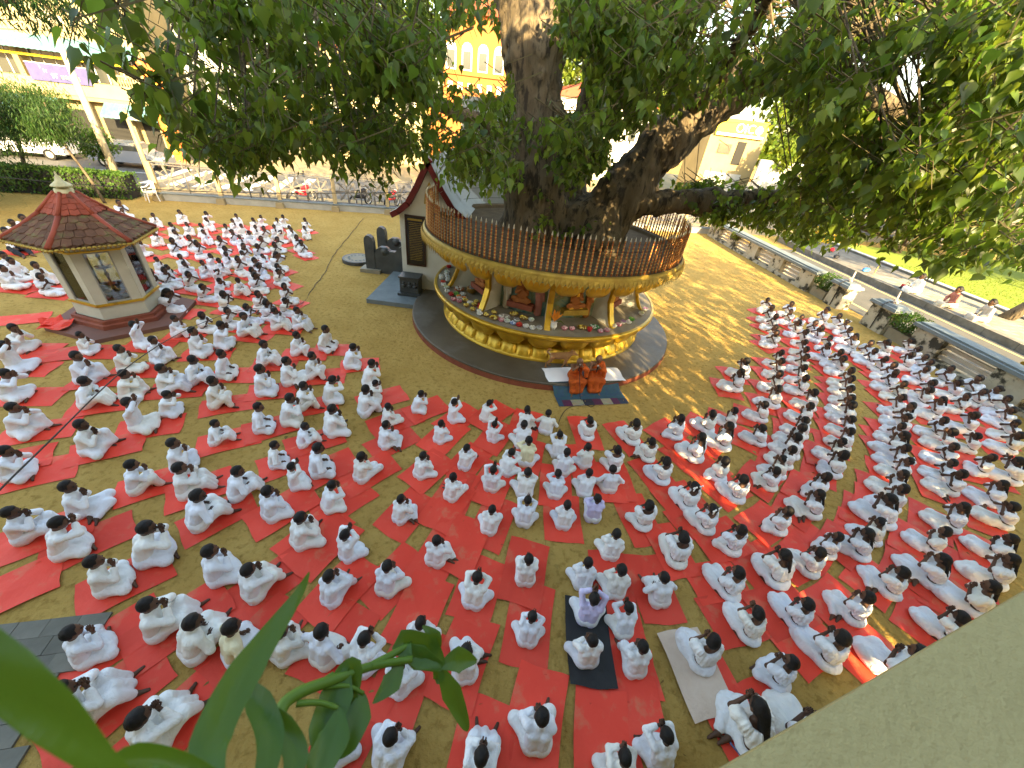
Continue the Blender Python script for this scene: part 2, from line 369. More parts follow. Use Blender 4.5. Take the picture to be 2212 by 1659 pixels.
def surfnet(f, lo, hi, h):
    lo = np.array(lo, np.float32); hi = np.array(hi, np.float32)
    n = np.ceil((hi - lo) / h).astype(int) + 1
    ax = [lo[i] + h * np.arange(n[i], dtype=np.float32) for i in range(3)]
    G = np.stack(np.meshgrid(*ax, indexing='ij'), -1).reshape(-1, 3)
    V = f(G).reshape(n)
    S = V < 0
    c = n - 1
    acc = np.zeros((*c, 3), np.float32); cnt = np.zeros(c, np.float32)
    idx = np.stack(np.meshgrid(*[np.arange(m, dtype=np.float32) for m in c], indexing='ij'), -1)
    cor = [(i, j, k) for i in (0, 1) for j in (0, 1) for k in (0, 1)]
    def sl(o): return V[o[0]:o[0] + c[0], o[1]:o[1] + c[1], o[2]:o[2] + c[2]]
    for a in cor:
        for axx in range(3):
            if a[axx] == 0:
                b = list(a); b[axx] = 1
                va, vb = sl(a), sl(b); mk = (va < 0) != (vb < 0)
                t = np.where(mk, va / np.where(mk, va - vb, 1), 0)
                p = np.array(a, np.float32) + 0 * idx
                p[..., axx] += t
                acc += np.where(mk[..., None], p, 0); cnt += mk
    act = cnt > 0
    vid = -np.ones(c, int); vid[act] = np.arange(act.sum())
    vs = lo + h * (idx[act] + acc[act] / cnt[act][:, None])
    fs = []
    for axx in range(3):
        o1, o2 = (axx + 1) % 3, (axx + 2) % 3
        s0 = [slice(None)] * 3; s1 = [slice(None)] * 3
        s0[axx] = slice(0, -1); s1[axx] = slice(1, None)
        ch = S[tuple(s0)] != S[tuple(s1)]
        I = np.argwhere(ch)
        I = I[(I[:, o1] > 0) & (I[:, o1] < c[o1]) & (I[:, o2] > 0) & (I[:, o2] < c[o2])]
        if not len(I): continue
        pos = S[tuple(I.T)]
        def g(d1, d2):
            J = I.copy(); J[:, o1] -= d1; J[:, o2] -= d2; return vid[tuple(J.T)]
        q = np.stack([g(1, 1), g(0, 1), g(0, 0), g(1, 0)], 1)
        q[~pos] = q[~pos][:, ::-1]
        fs.append(q)
    return vs, (np.concatenate(fs) if fs else np.zeros((0, 4), int))
def sdf_mb(f, lo, hi, h, m=0):
    vs, fs = surfnet(f, lo, hi, h)
    mb = MB(); mb.v = [tuple(map(float, p)) for p in vs]; mb.f = [tuple(map(int, q)) for q in fs]; mb.m = [m] * len(mb.f)
    return mb
def bounds(L, pad):
    pts = []
    for p in L:
        if p[0] == 'c': pts += [np.array(p[1]) - p[3], np.array(p[1]) + p[3], np.array(p[2]) - p[4], np.array(p[2]) + p[4]]
        else: pts += [np.array(p[1]) - np.array(p[2]), np.array(p[1]) + np.array(p[2])]
    pts = np.array(pts); return pts.min(0) - pad, pts.max(0) + pad
def blob(L, k, h, disp=None, pad=.03, clip=None):
    lo, hi = bounds(L, pad)
    def f(P):
        d = prims(P, L, k)
        if disp is not None: d = d + disp(P)
        if clip is not None: d = np.maximum(d, clip(P))
        return d
    return sdf_mb(f, lo, hi, h)

# ================================================================== the ground
def sheet(name, poly, z, m):
    mb = MB(); mb.add([(x, y, z) for x, y in poly], [tuple(range(len(poly)))]); return struct(obj(name, mb, m))
sheet('ground', [(-400, -120), (400, -120), (400, 600), (-400, 600)], 0, M['sand'])
FD = Vector((.9604, .2786)); FN = Vector((-.2786, .9604))        # along the wheel fence, and outwards from it
def FL(x, off=0.0):                                              # a point of the fence line at this x, moved outwards
    return Vector((x, 25.75 + .29 * x)) + FN * off
def strip(x0, x1, o0, o1): return [tuple(FL(x0, o0)), tuple(FL(x1, o0)), tuple(FL(x1, o1)), tuple(FL(x0, o1))]
sheet('verge', strip(-70, 80, .4, 3.0), .004, M['street_sand'])
sheet('street', strip(-90, 120, 3.0, 10.6), .008, M['asphalt'])
sheet('far_verge', strip(-90, 120, 10.6, 40), .004, M['street_sand'])
zb = MB()
for i in range(7):
    a = FL(-21.6 + 1.25 * i, 3.6); d = FN * 5.6
    p = [a, a + FD * .55, a + FD * .55 + d, a + d]
    zb.add([(q.x, q.y, .012) for q in p], [(0, 1, 2, 3)])
struct(obj('zebra_crossing', zb, M['whitepaint']))
ctr = MB()
for i in range(14):
    a = FL(-60 + 7 * i, 6.7); p = [a, a + FD * 3, a + FD * 3 + FN * .12, a + FN * .12]
    if -24 < a.x < -11: continue
    ctr.add([(q.x, q.y, .012) for q in p], [(0, 1, 2, 3)])
struct(obj('road_marking', ctr, M['whitepaint']))

def RW(x0, y): return (x0 - .12 * (y - 17), y)                   # lines that run with the stone wall
def rstrip(x0, x1, y0, y1): return [RW(x0, y0), RW(x1, y0), RW(x1, y1), RW(x0, y1)]
sheet('side_road', rstrip(14.35, 18.95, -10, 27.4), .008, M['roadtar'])
for nm, x in (('road_line', 15.05), ('road_line', 18.45)):
    sheet(nm, rstrip(x, x + .13, -8, 27), .012, M['yellowpaint'])
sheet('lawn', rstrip(23.25, 70, -20, 32), .02, M['lawn'])
path = MB(); path.add([(*p, .03) for p in [RW(23.3, 14.4), RW(40, 13.0), RW(40, 14.6), RW(23.3, 16.0)]], [(0, 1, 2, 3)])
struct(obj('red_path', path, M['redband']))
# raised pavement behind a dark kerb, with its tiles laid one by one where they can be told apart
def slab_along(name, x0, x1, y0, y1, z0, z1, m, seg=1.6):
    mb = MB(); n = max(1, int((y1 - y0) / seg))
    for i in range(n):
        a, b = y0 + (y1 - y0) * i / n, y0 + (y1 - y0) * (i + 1) / n - .012
        mb.prism([RW(x0, a), RW(x1, a), RW(x1, b), RW(x0, b)], z0, z1)
    return mb
pav = struct(obj('pavement', MB().prism(rstrip(19.3, 22.75, -8, 30), 0, .25), M['kerb']))
kb = struct(empty('kerb')); 
for i in range(28):
    a = -6 + 1.28 * i
    obj('kerb_stone', MB().prism(rstrip(18.95, 19.32, a, a + 1.26), 0, .30 + rnd.uniform(-.006, .006)), M['kerb'], kb)
tile_me = MB().box((0, 0, 0), (.37, .37, .03)).mesh('paving_tile', M['paver'])
for j in range(9):
    for i in range(30):
        y = 11 + .386 * i
        x = RW(19.53 + .386 * j, y)[0]
        link('tile', tile_me, pav, (x, y, .262 + rnd.uniform(-.003, .003)), .12)
le = struct(empty('lawn_edging'))
for i in range(20):
    a = 4 + 1.3 * i
    obj('edging_stone', MB().prism(rstrip(22.78, 23.0, a, a + 1.28), 0, .36), M['kerb'], le)
    obj('edging_cap', MB().prism(rstrip(22.74, 23.04, a, a + 1.27), .363, .41), M['whitepaint'], le)
# grass of the lawn
gb = MB()
for i in range(9000):
    y = rnd.uniform(8, 27); x = RW(rnd.uniform(23.2, 36), y)[0]; a = rnd.uniform(0, 6.28); h = rnd.uniform(.05, .13); c, s = math.cos(a) * .018, math.sin(a) * .018
    gb.add([(x - c, y - s, .015), (x + c, y + s, .015), (x + rnd.uniform(-.05, .05), y + rnd.uniform(-.05, .05), h)], [(0, 1, 2)])
tag(stuff(obj('grass', gb, M['leaf3'])), 'short sunlit grass beyond the tiled pavement', 'grass')
# small paving slabs in the courtyard corner
pv = struct(empty('corner_paving'))
ps = MB().box((0, 0, 0), (.30, .20, .03)).mesh('paving_slab', M['paver2'])
ca, sa = math.cos(.25), math.sin(.25)
for i in range(10):
    for j in range(12):
        u, v = -.305 * i - (.15 if j % 2 else 0), -.205 * j
        x, y = -4.62 + u * ca - v * sa, 1.78 + u * sa + v * ca
        link('slab', ps, pv, (x, y, .012 + rnd.uniform(0, .005)), .25)

# ================================================================== the shrine round the tree
SC = (0.63, 11.9)
shrine = empty('tree_shrine', (SC[0], SC[1], 0))
tag(shrine, 'round gold lotus shrine with spindle railing built around the big tree', 'shrine')
PL = .20
obj('plinth', MB().lathe([(0.0, PL), (4.1, PL), (4.12, PL - .015), (4.12, PL - .05)], 96), M['concrete'], shrine)
obj('plinth_edge', MB().lathe([(4.125, PL - .05), (4.13, 0)], 96), M['redband'], shrine)
obj('base_core', MB().lathe([(3.16, PL + .002), (3.16, PL + .07), (3.05, PL + .10), (2.98, .46), (2.86, .56), (2.86, .66), (3.02, .80), (3.22, .96), (3.30, 1.0)], 120), M['gold'], shrine, smooth=True)
def petal_mesh(name, w, h, bulge, two=True, pointed=0.0, m=None, full=False):
    """a swelling petal in the xz plane, facing +y; rim proud, centre domed"""
    nx, nz = 9, 7; vs = []; fs = []
    for j in range(nz):
        t = j / (nz - 1)
        for i in range(nx):
            s = -1 + 2 * i / (nx - 1)
            wz = w / 2 * (1 - .35 * max(0, .5 - t) * 2 * (1 - pointed)) * (1 - pointed * t ** 3 * .85)
            if full: wz = w / 2
            e = (1 - s ** 6) * (math.sin(math.pi * min(1, t * .88 + .10)) ** .5)
            gro = 1 - (.22 * math.exp(-(s / .14) ** 2) if two else 0)
            vs.append((s * wz, bulge * e * gro, h * t - (abs(s) ** 3) * h * .18 * t))
    for j in range(nz - 1):
        for i in range(nx - 1):
            a = j * nx + i; fs.append((a, a + 1, a + nx + 1, a + nx))
    mb = MB(); mb.add(vs, fs); return mb.mesh(name, m or M['gold'], True)
def ring(name, me, n, r, z, tilt, a0=0.0, parent=shrine, flip=False, arc=None):
    for k in range(n):
        a = a0 + 2 * math.pi * k / n
        o = link(name, me, parent, (r * math.cos(a), r * math.sin(a), z))
        o.rotation_euler = (Matrix.Rotation(a - math.pi / 2, 3, 'Z') @ Matrix.Rotation(tilt, 3, 'X')).to_euler()
        if flip: o.scale = (1, 1, -1)
pl1 = petal_mesh('base_petal', 2 * math.pi * 3.06 / 44 * .985, .40, .085, full=True)
ring('base_petal', pl1, 44, 3.10, PL + .05, R(34))
pl2 = petal_mesh('upper_petal', 2 * math.pi * 3.1 / 24 * .98, .44, .10, True, .5)
ring('upper_petal', pl2, 24, 3.27, .98, R(-27), flip=True)
obj('shelf', MB().lathe([(2.2, 1.10), (3.36, 1.10)], 120), M['cement'], shrine)
obj('shelf_rim', MB().lathe([(3.36, 1.112), (3.43, 1.112), (3.45, 1.08), (3.44, 1.0), (3.30, .985)], 120), M['gold'], shrine, smooth=True)
obj('inner_wall', MB().lathe([(2.25, 1.10), (2.25, 2.5)], 80), M['mural1'], shrine)
# fins with gold S-shaped edges between the painted bays
fin_side = [(2.2, 1.101), (3.02, 1.101), (2.86, 1.35), (2.74, 1.7), (2.78, 2.05), (2.98, 2.38), (2.2, 2.38)]
def fin_mesh():
    mb = MB(); n = len(fin_side)
    for sgn in (-1, 1): mb.add([(x, sgn * .045, z) for x, z in fin_side], [tuple(range(n))])
    return mb.mesh('fin', M['whitewall'])
edge_pts = [(3.06, 1.103), (2.98, 1.18), (2.88, 1.38), (2.77, 1.7), (2.80, 2.05), (2.90, 2.22), (3.04, 2.38)]
def fin_edge():
    mb = MB(); 
    for i in range(len(edge_pts) - 1):
        (x0, z0), (x1, z1) = edge_pts[i], edge_pts[i + 1]
        mb.add([(x0 - .06, -.075, z0), (x0 + .03, -.075, z0), (x0 + .03, .075, z0), (x0 - .06, .075, z0), (x1 - .06, -.075, z1), (x1 + .03, -.075, z1), (x1 + .03, .075, z1), (x1 - .06, .075, z1)],
               [(0, 1, 5, 4), (1, 2, 6, 5), (2, 3, 7, 6), (3, 0, 4, 7)])
    return mb.mesh('fin_edge', M['gold'])
fm, fe = fin_mesh(), fin_edge()
note = MB().box((0, 0, 0), (.22, .004, .34)).mesh('notice', M['plasticw'])
for k in range(10):
    a = R(-88.6 + 36 * k)
    fo = link('fin', fm, shrine, rz=a); link('fin_edge', fe, fo)
    if k in (8, 9): link('notice', note, fo, (2.5, .048 if k == 9 else -.048, 1.95))
    if k in (8, 9): link('notice', note, fo, (2.5, -.048 if k == 9 else .048, 1.95))
# cornice, fringe, terrace and railing
obj('soffit', MB().lathe([(2.2, 2.36), (2.9, 2.38), (3.25, 2.46), (3.62, 2.54)], 120), M['gold'], shrine, smooth=True)
pl3 = petal_mesh('cornice_petal', 2 * math.pi * 3.2 / 30 * .97, .40, .09, True, .30)
ring('cornice_petal', pl3, 30, 3.55, 2.52, R(-30), flip=True)
obj('eave', MB().lathe([(3.58, 2.53), (3.70, 2.56), (3.74, 2.60), (3.74, 2.72), (3.70, 2.775), (3.50, 2.78)], 140), M['golddull'], shrine, smooth=True)
fr = MB()
nf = 190
for k in range(nf):
    a = 2 * math.pi * k / nf; c, s = math.cos(a), math.sin(a); da = math.pi / nf * .92
    P = []
    for (rr, dz, dd) in ((3.765, 2.69, -1), (3.765, 2.69, 1), (3.80, 2.60, 1), (3.79, 2.50, 0), (3.80, 2.60, -1)):
        aa = a + dd * da; P.append((rr * math.cos(aa), rr * math.sin(aa), dz))
    fr.add(P, [(0, 1, 2, 3, 4)])
    fr.tube([(3.785 * c, 3.785 * s, 2.53), (3.785 * c, 3.785 * s, 2.455)], [.012, .002], 4)
f_o = obj('leaf_fringe', fr, M['golddull'], shrine); f_o['kind'] = 'stuff'
obj('terrace', MB().lathe([(0, 2.70), (3.40, 2.70), (3.44, 2.785), (3.69, 2.785)], 120), M['earth'], shrine)
sp_prof = [(.030, 0), (.030, .05)]
z = .05
for i in range(9):
    for r_, d_ in ((.040, .010), (.028, .018), (.034, .028), (.022, .022)):
        z += d_ * .95; sp_prof.append((r_ * (1 - .035 * i), z))
sp_prof += [(.020, z + .03), (.026, z + .05), (.018, z + .06)]
zt = z + .06
spm = MB(); 
for i in range(len(sp_prof) - 1):
    band = 1 if (i > 1 and i % 4 == 2) else 0
    spm.lathe([sp_prof[i], sp_prof[i + 1]], 8, m=band)
spm.lathe([(.018, zt), (.024, zt + .015), (.012, zt + .06), (.001, zt + .10)], 8, m=2)
sp_me = spm.mesh('spindle', [M['copper'], M['brass'], M['steel']], True)
NS = 170
for k in range(NS):
    a = 2 * math.pi * k / NS
    if R(92) < a < R(160): continue          # the wall of the image house closes the terrace here
    o = link('spindle', sp_me, shrine, (3.62 * math.cos(a), 3.62 * math.sin(a), 2.785))
    o.rotation_euler = (rnd.uniform(-.025, .025), rnd.uniform(-.025, .025), rnd.uniform(0, 6))
    o.scale = (.80, .80, .84 / (zt + .1) * rnd.uniform(.985, 1.015))
for zz in (2.98, 3.30):
    obj('rail_ring', MB().lathe([(3.62 + .006 * math.cos(t), zz + .006 * math.sin(t)) for t in (0, 1.57, 3.14, 4.71, 6.28)], 120), M['wire'], shrine)

# ================================================================== the bodhi tree
tree = empty('bodhi_tree', (SC[0], SC[1], 2.7)); tag(tree, 'huge bodhi tree with fused trunks and heart-shaped leaves rising from the shrine', 'tree')
TO = np.array([SC[0], SC[1], 2.7])
def T(p): return tuple(np.array(p, float) - TO)
trunk_L = [('c', T((.15, 12.0, 2.5)), T((-.05, 12.05, 4.0)), 1.0, .80), ('c', T((-.05, 12.05, 4.0)), T((-.2, 12.1, 5.2)), .80, .70), ('c', T((-.2, 12.1, 5.2)), T((-.55, 12.2, 6.8)), .70, .66), ('c', T((-.55, 12.2, 6.8)), T((-1.15, 12.4, 8.2)), .66, .58), ('c', T((-.45, 12.1, 6.3)), T((.55, 12.3, 8.4)), .46, .38),
           ('c', T((1.75, 11.5, 2.5)), T((2.2, 11.7, 3.9)), .85, .62), ('c', T((2.2, 11.7, 3.9)), T((3.1, 11.9, 5.3)), .62, .56), ('c', T((3.1, 11.9, 5.3)), T((4.3, 12.2, 6.5)), .56, .52), ('c', T((4.3, 12.2, 6.5)), T((5.9, 12.5, 7.4)), .52, .44),
           ('c', T((1.0, 11.9, 2.5)), T((1.2, 12.2, 3.6)), .7, .3), ('c', T((1.0, 12.4, 2.6)), T((1.1, 12.7, 6.8)), .4, .3),
           ('c', T((2.0, 11.6, 3.75)), T((4.4, 11.5, 4.1)), .34, .27), ('c', T((4.4, 11.5, 4.1)), T((6.3, 11.3, 4.45)), .27, .2)]
for k in range(13):
    a = rnd.uniform(-3.3, .3); cx, cy = rnd.choice([(.2, 12.0), (1.8, 11.5), (1.0, 11.8)])
    e = rnd.uniform(.8, 1.35)
    trunk_L.append(('c', T((cx + .4 * math.cos(a), cy + .4 * math.sin(a), 3.5)), T((cx + e * math.cos(a), cy + e * math.sin(a) * .9, 2.62)), .2, .13))
def bark_disp(P):
    x, y, z = P[:, 0], P[:, 1], P[:, 2]
    a = np.sin(x * 9 + 2 * np.sin(z * 1.7)) * np.sin(y * 8 + 1.5 * np.sin(z * 2.1 + x * 2)) * .05
    return a + .03 * np.sin(x * 21 + z * 6) * np.sin(y * 19 - z * 4) + .02 * np.sin(z * 14 + 6 * np.sin(x * 5))
tb = blob(trunk_L, .30, .075, bark_disp, .1)
obj('trunk', tb, M['bark'], tree, smooth=True)
LIMBS = [  # world points, radii
    ([(-.9, 12.3, 7.9), (-1.4, 12.5, 9.2), (-2.4, 12.9, 11.0), (-3.6, 13.5, 13)], [.5, .45, .34, .2]),
    ([(-.9, 12.2, 7.6), (-2.0, 11.4, 8.6), (-3.6, 10.2, 8.6), (-5.6, 9.3, 8.2), (-7.6, 8.8, 8.4), (-9.5, 8.8, 8.3)], [.32, .27, .22, .17, .12, .07]),
    ([(-.3, 12, 4.7), (-1.6, 11.8, 5.2), (-3.4, 11.8, 5.6), (-5.6, 11.6, 5.8), (-7.6, 11.4, 5.8)], [.22, .18, .14, .10, .06]),
    ([(.4, 12.2, 8.2), (.6, 11.0, 9.4), (.8, 9.0, 10.2), (.6, 6.6, 10.4), (.2, 4.5, 10.2)], [.32, .28, .22, .16, .09]),
    ([(.5, 12.3, 8.5), (1.2, 13, 10.5), (2.2, 13.8, 12.5)], [.3, .24, .15]),
    ([(5.7, 12.5, 7.3), (7.3, 12.9, 8.4), (9.2, 13.4, 9.4), (11.5, 14, 10)], [.42, .34, .24, .12]),
    ([(5.2, 12.4, 7.1), (6.6, 11.9, 6.9), (8.2, 11.4, 6.35), (9.9, 10.9, 5.75), (11.0, 10.4, 5.2)], [.30, .25, .20, .15, .09]),
    ([(8.9, 11.2, 6.1), (10.4, 11.4, 6.6), (12.5, 11.2, 7.0)], [.12, .09, .05]),
    ([(6.2, 11.3, 4.43), (7.6, 11.1, 4.6), (8.6, 10.9, 4.8)], [.19, .13, .08]),
    ([(6.0, 11.4, 4.4), (7.4, 10.6, 4.2), (8.9, 9.8, 3.9)], [.10, .07, .03]),
    ([(4.6, 12.2, 6.6), (5.2, 10.6, 7.7), (6.0, 8.4, 8.3), (6.8, 6.2, 8.3), (7.4, 4.4, 7.8)], [.34, .27, .2, .14, .07]),
    ([(3.4, 12, 5.7), (3.6, 11.0, 6.6), (3.4, 9.4, 7.2), (3.0, 7.8, 7.4)], [.2, .15, .1, .06]),
    ([(9.9, 10.9, 5.75), (11.2, 9.6, 5.2), (12.3, 8.4, 4.6)], [.10, .07, .04]),
]
for pts, rs in LIMBS:
    P = []; Q = []
    for i in range(len(pts) - 1):
        for t in (0, .33, .66):
            a, b = np.array(pts[i]), np.array(pts[i + 1]); p = a + (b - a) * t
            P.append(T(p + nrg.normal(0, .035, 3))); Q.append((rs[i] + (rs[i + 1] - rs[i]) * t) * rnd.uniform(.92, 1.1))
    P.append(T(pts[-1])); Q.append(rs[-1])
    obj('limb', MB().tube(P, Q, 12), M['bark'], tree, smooth=True)
SAMPLES = np.array([np.array(p[i]) + (np.array(p[i + 1]) - np.array(p[i])) * t for p, r_ in LIMBS for i in range(len(p) - 1) for t in np.linspace(0, 1, 8)])

LEAF8 = np.array([(0, 0, 0), (-.26, .05, .02), (-.46, -.18, .05), (-.42, -.42, .05), (-.20, -.74, .02), (0, -1.22, -.06), (.20, -.74, .02), (.42, -.42, .05), (.46, -.18, .05), (.26, .05, .02), (0, -.36, -.05)], np.float32)
LEAF8F = [(10, i, i + 1) for i in range(9)] + [(10, 9, 0)]
LEAF4 = np.array([(0, 0, 0), (-.42, -.3, .05), (0, -1.1, -.05), (.42, -.3, .05)], np.float32)
LEAF4F = [(0, 1, 2), (0, 2, 3)]
LEAFN = np.array([(0, 0, 0), (-.13, -.35, .03), (0, -1.2, -.04), (.13, -.35, .03)], np.float32)
def leaf_cloud(pos, size, tmpl, F, rng, droop=.75, origin=(0, 0, 0)):
    """one mesh of many leaves: POS (n,3), SIZE (n,), tips hanging"""
    n = len(pos); k = len(tmpl)
    az = rng.uniform(0, 2 * np.pi, n); pit = rng.normal(0, .55, n) * (1.6 - droop); rol = rng.normal(0, .5, n)
    v = tmpl[None] * size[:, None, None]
    v[..., 0] *= rng.uniform(.8, 1.1, n)[:, None]
    # local: x width, y length (tip -y), z normal -> hang so that -y is down
    x, y, zz = v[..., 0], v[..., 1], v[..., 2]
    c, s = np.cos(rol)[:, None], np.sin(rol)[:, None]
    x, zz = x * c - zz * s * 0 - y * s * .0, zz
    x, y = x * c - y * s, x * s + y * c
    X, Y, Z = x, zz, y                                   # stand upright
    c, s = np.cos(pit)[:, None], np.sin(pit)[:, None]
    Y, Z = Y * c - Z * s, Y * s + Z * c
    c, s = np.cos(az)[:, None], np.sin(az)[:, None]
    X, Y = X * c - Y * s, X * s + Y * c
    V = np.stack([X, Y, Z], -1) + (pos - np.array(origin))[:, None]
    fa = (np.array(F)[None] + (np.arange(n) * k)[:, None, None]).reshape(-1, len(F[0]))
    return V.reshape(-1, 3), fa
def np_mesh(name, V, F, m, smooth=False):
    me = bpy.data.meshes.new(name)
    me.vertices.add(len(V)); me.vertices.foreach_set('co', np.ascontiguousarray(V, np.float32).ravel())
    k = F.shape[1]; me.loops.add(F.size); me.loops.foreach_set('vertex_index', np.ascontiguousarray(F, np.int32).ravel())
    me.polygons.add(len(F)); me.polygons.foreach_set('loop_start', np.arange(0, F.size, k, dtype=np.int32)); me.polygons.foreach_set('loop_total', np.full(len(F), k, np.int32))
    me.materials.append(m); me.update(calc_edges=True); 
    if smooth: me.polygons.foreach_set('use_smooth', [True] * len(F))
    return me
def in_poly(x, y, poly):
    ins = False; j = len(poly) - 1
    for i in range(len(poly)):
        (xi, yi), (xj, yj) = poly[i], poly[j]
        if (yi > y) != (yj > y) and x < (xj - xi) * (y - yi) / (yj - yi) + xi: ins = not ins
        j = i
    return ins
# boughs of foliage: each region of the crown with the distances its sprays hang at, and how many
OPEN = [  # openings in the crown where what stands behind shows
    [(962, 60), (1015, 45), (1060, 75), (1105, 110), (1095, 200), (1010, 165), (960, 195)],
    [(1110, 110), (1215, 60), (1215, 250), (1110, 250)],
    [(1060, -40), (1200, -40), (1200, 60), (1080, 60)],
    [(1500, 235), (1560, 215), (1700, 235), (1735, 290), (1720, 360), (1640, 400), (1560, 380), (1480, 395), (1430, 380), (1420, 320)],
    [(1380, 430), (1500, 440), (1500, 480), (1390, 470)],
    [(1945, 95), (2010, 90), (2000, 200), (1965, 230), (1940, 180)], [(1830, 45), (1900, 25), (1900, 60), (1840, 80)],
    [(1210, 130), (1255, 110), (1270, 220), (1225, 240)],
    [(1890, 150), (1985, 180), (1960, 260), (1880, 240)],
    [(1250, 400), (1350, 330), (1470, 290), (1470, 340), (1380, 410), (1330, 470), (1230, 480)],
]
REG = [
    ([(350, -30), (1090, -30), (1060, 60), (1110, 130), (1110, 330), (1090, 400), (1010, 370), (960, 330), (880, 320), (840, 350), (760, 330), (700, 315), (640, 300), (560, 315), (500, 335), (430, 325), (400, 270), (430, 200), (370, 150), (350, 90), (370, 60)], 6.2, 11.5, 1150, .125),
    ([(370, 280), (870, 280), (860, 385), (760, 375), (700, 320), (620, 315), (540, 370), (450, 365), (380, 330)], 6.5, 9.5, 110, .125),
    ([(200, -20), (340, 0), (310, 110), (250, 130), (220, 110), (190, 60)], 5.0, 7.0, 20, .15),
    ([(290, 180), (400, 160), (420, 260), (330, 250)], 6.0, 8.0, 26, .15),
    ([(1195, -30), (2240, -30), (2240, 300), (2240, 480), (2000, 430), (1730, 420), (1650, 330), (1500, 210), (1400, 250), (1330, 300), (1270, 380), (1210, 420)], 7.0, 13.5, 1450, .135),
    ([(1720, 260), (2240, 260), (2240, 600), (2170, 520), (2080, 560), (2010, 530), (1960, 565), (1900, 500), (1820, 500), (1740, 480), (1700, 420)], 7.5, 13.0, 560, .135),
    ([(1200, -20), (1500, -20), (1490, 170), (1400, 240), (1330, 290), (1240, 420), (1205, 250)], 7.5, 11.2, 330, .13),
    ([(1095, 240), (1250, 250), (1330, 330), (1270, 400), (1190, 330), (1110, 300)], 9.4, 10.8, 60, .14),
    ([(1440, 420), (1800, 410), (1830, 500), (1760, 520), (1650, 480), (1560, 470), (1480, 470)], 11.5, 14.5, 160, .15),
    ([(1480, 230), (1740, 230), (1740, 420), (1420, 420), (1400, 330)], 12, 15, 60, .14),
    ([(1110, 400), (1330, 380), (1330, 530), (1200, 520), (1110, 470)], 10.8, 11.6, 14, .14),
    ([(930, 300), (1110, 300), (1110, 395), (1030, 395), (960, 360)], 9.5, 11.5, 90, .13),
]
lp, ls = [], []
tw = MB()
def spray(p, n, size):
    """a drooping twig with leaves set along it"""
    a = rnd.uniform(0, 6.283); out = np.array([math.cos(a), math.sin(a), 0]); L = rnd.uniform(.35, .8)
    q = [p - out * L * .6 + np.array([0, 0, L * .35]), p - out * L * .2 + np.array([0, 0, .18 * L]), p + out * L * .25, p + out * L * .45 + np.array([0, 0, -.35 * L])]
    tw.tube([tuple(x - TO) for x in q], [.010, .008, .006, .003], 3, cap=False)
    for i in range(n):
        t = rnd.random() ** .8 * 2.99; k = int(t); b = q[k] + (q[k + 1] - q[k]) * (t - k)
        lp.append(b + nrg.normal(0, .07, 3) + np.array([0, 0, -.05])); ls.append(size * rnd.choice((rnd.uniform(.45, .8), rnd.uniform(.8, 1.3))))
boughs = []
for poly, d0, d1, cnt, size in REG:
    xs = [p[0] for p in poly]; ys = [p[1] for p in poly]; made = 0
    cl = []
    while made < cnt:
        if cl and rnd.random() < .55:
            bx, by, bd = rnd.choice(cl); x, y, d = bx + rnd.gauss(0, 22), by + rnd.gauss(0, 18), bd + rnd.gauss(0, .35)
        else:
            x, y = rnd.uniform(min(xs), max(xs)), rnd.uniform(min(ys), max(ys)); d = rnd.uniform(d0, d1)
        if not in_poly(x, y, poly): continue
        if any(in_poly(x, y, o) for o in OPEN) and rnd.random() < .96: continue
        if len(cl) < cnt / 6: cl.append((x, y, d))
        p = np.array([0, 0, CAM_H]) + ray(x, y) * d
        spray(p, rnd.randint(9, 15), size); made += 1
        if made % 9 == 0 and not (900 < x < 1240): boughs.append(p)
# the crown goes on above what the picture holds
for k in range(1500):
    while True:
        u = nrg.normal(0, 1, 3); u /= np.linalg.norm(u)
        r_ = rnd.uniform(.55, 1.0)
        p = np.array([.8, 11.0, 10.2]) + u * np.array([11.5, 8.5, 4.2]) * r_
        if p[2] < 8.6: continue
        d = p - np.array([0, 0, CAM_H]); dep = d @ np.array(_f)
        if dep > .5 and abs(d @ np.array(_cr)) / dep < 1.40 and -1.1 < (d @ np.array(_cu)) / dep < 1.04: continue
        break
    spray(p, 7, .20)
    if k % 25 == 0: boughs.append(p)
def seen_at(p):
    d = p - np.array([0, 0, CAM_H]); z_ = d @ np.array(_f)
    return (1106 + FPX * (d @ np.array(_cr)) / z_, 829.5 - FPX * (d @ np.array(_cu)) / z_) if z_ > .3 else (-999, -999)
SPARSE = [(-50, -50), (335, -50), (345, 60), (320, 115), (430, 170), (420, 300), (460, 385), (330, 440), (-50, 440)]
keep = []
for p in lp:
    x, y = seen_at(p)
    if x < 470 and in_poly(x, y, SPARSE) and rnd.random() < .62: keep.append(False); continue
    keep.append(not (900 < x < 2100 and any(in_poly(x, y, o) for o in OPEN) and rnd.random() < .95))
lp = [p for p, k in zip(lp, keep) if k]; ls = [p for p, k in zip(ls, keep) if k]
V, F = leaf_cloud(np.array(lp), np.array(ls), LEAF8, LEAF8F, nrg, origin=TO)
crown = link('crown', np_mesh('crown', V, F, M['leaf'], True), tree); crown['kind'] = 'stuff'
tw_o = obj('twigs', tw, M['twig'], tree); tw_o['kind'] = 'stuff'
bb = MB()
for p in boughs:
    d = np.linalg.norm(SAMPLES - p, axis=1); s = SAMPLES[d.argmin()]; mid = (s + p) / 2 + np.array([rnd.uniform(-.3, .3), rnd.uniform(-.3, .3), .25 + .08 * d.min()])
    r0 = .010 + .005 * min(5, d.min())
    bb.tube([tuple(s - TO), tuple((s * .6 + mid * .4) - TO + nrg.normal(0, .06, 3)), tuple(mid - TO), tuple(p - TO)], [r0, r0 * .8, r0 * .55, .008], 5, cap=False)
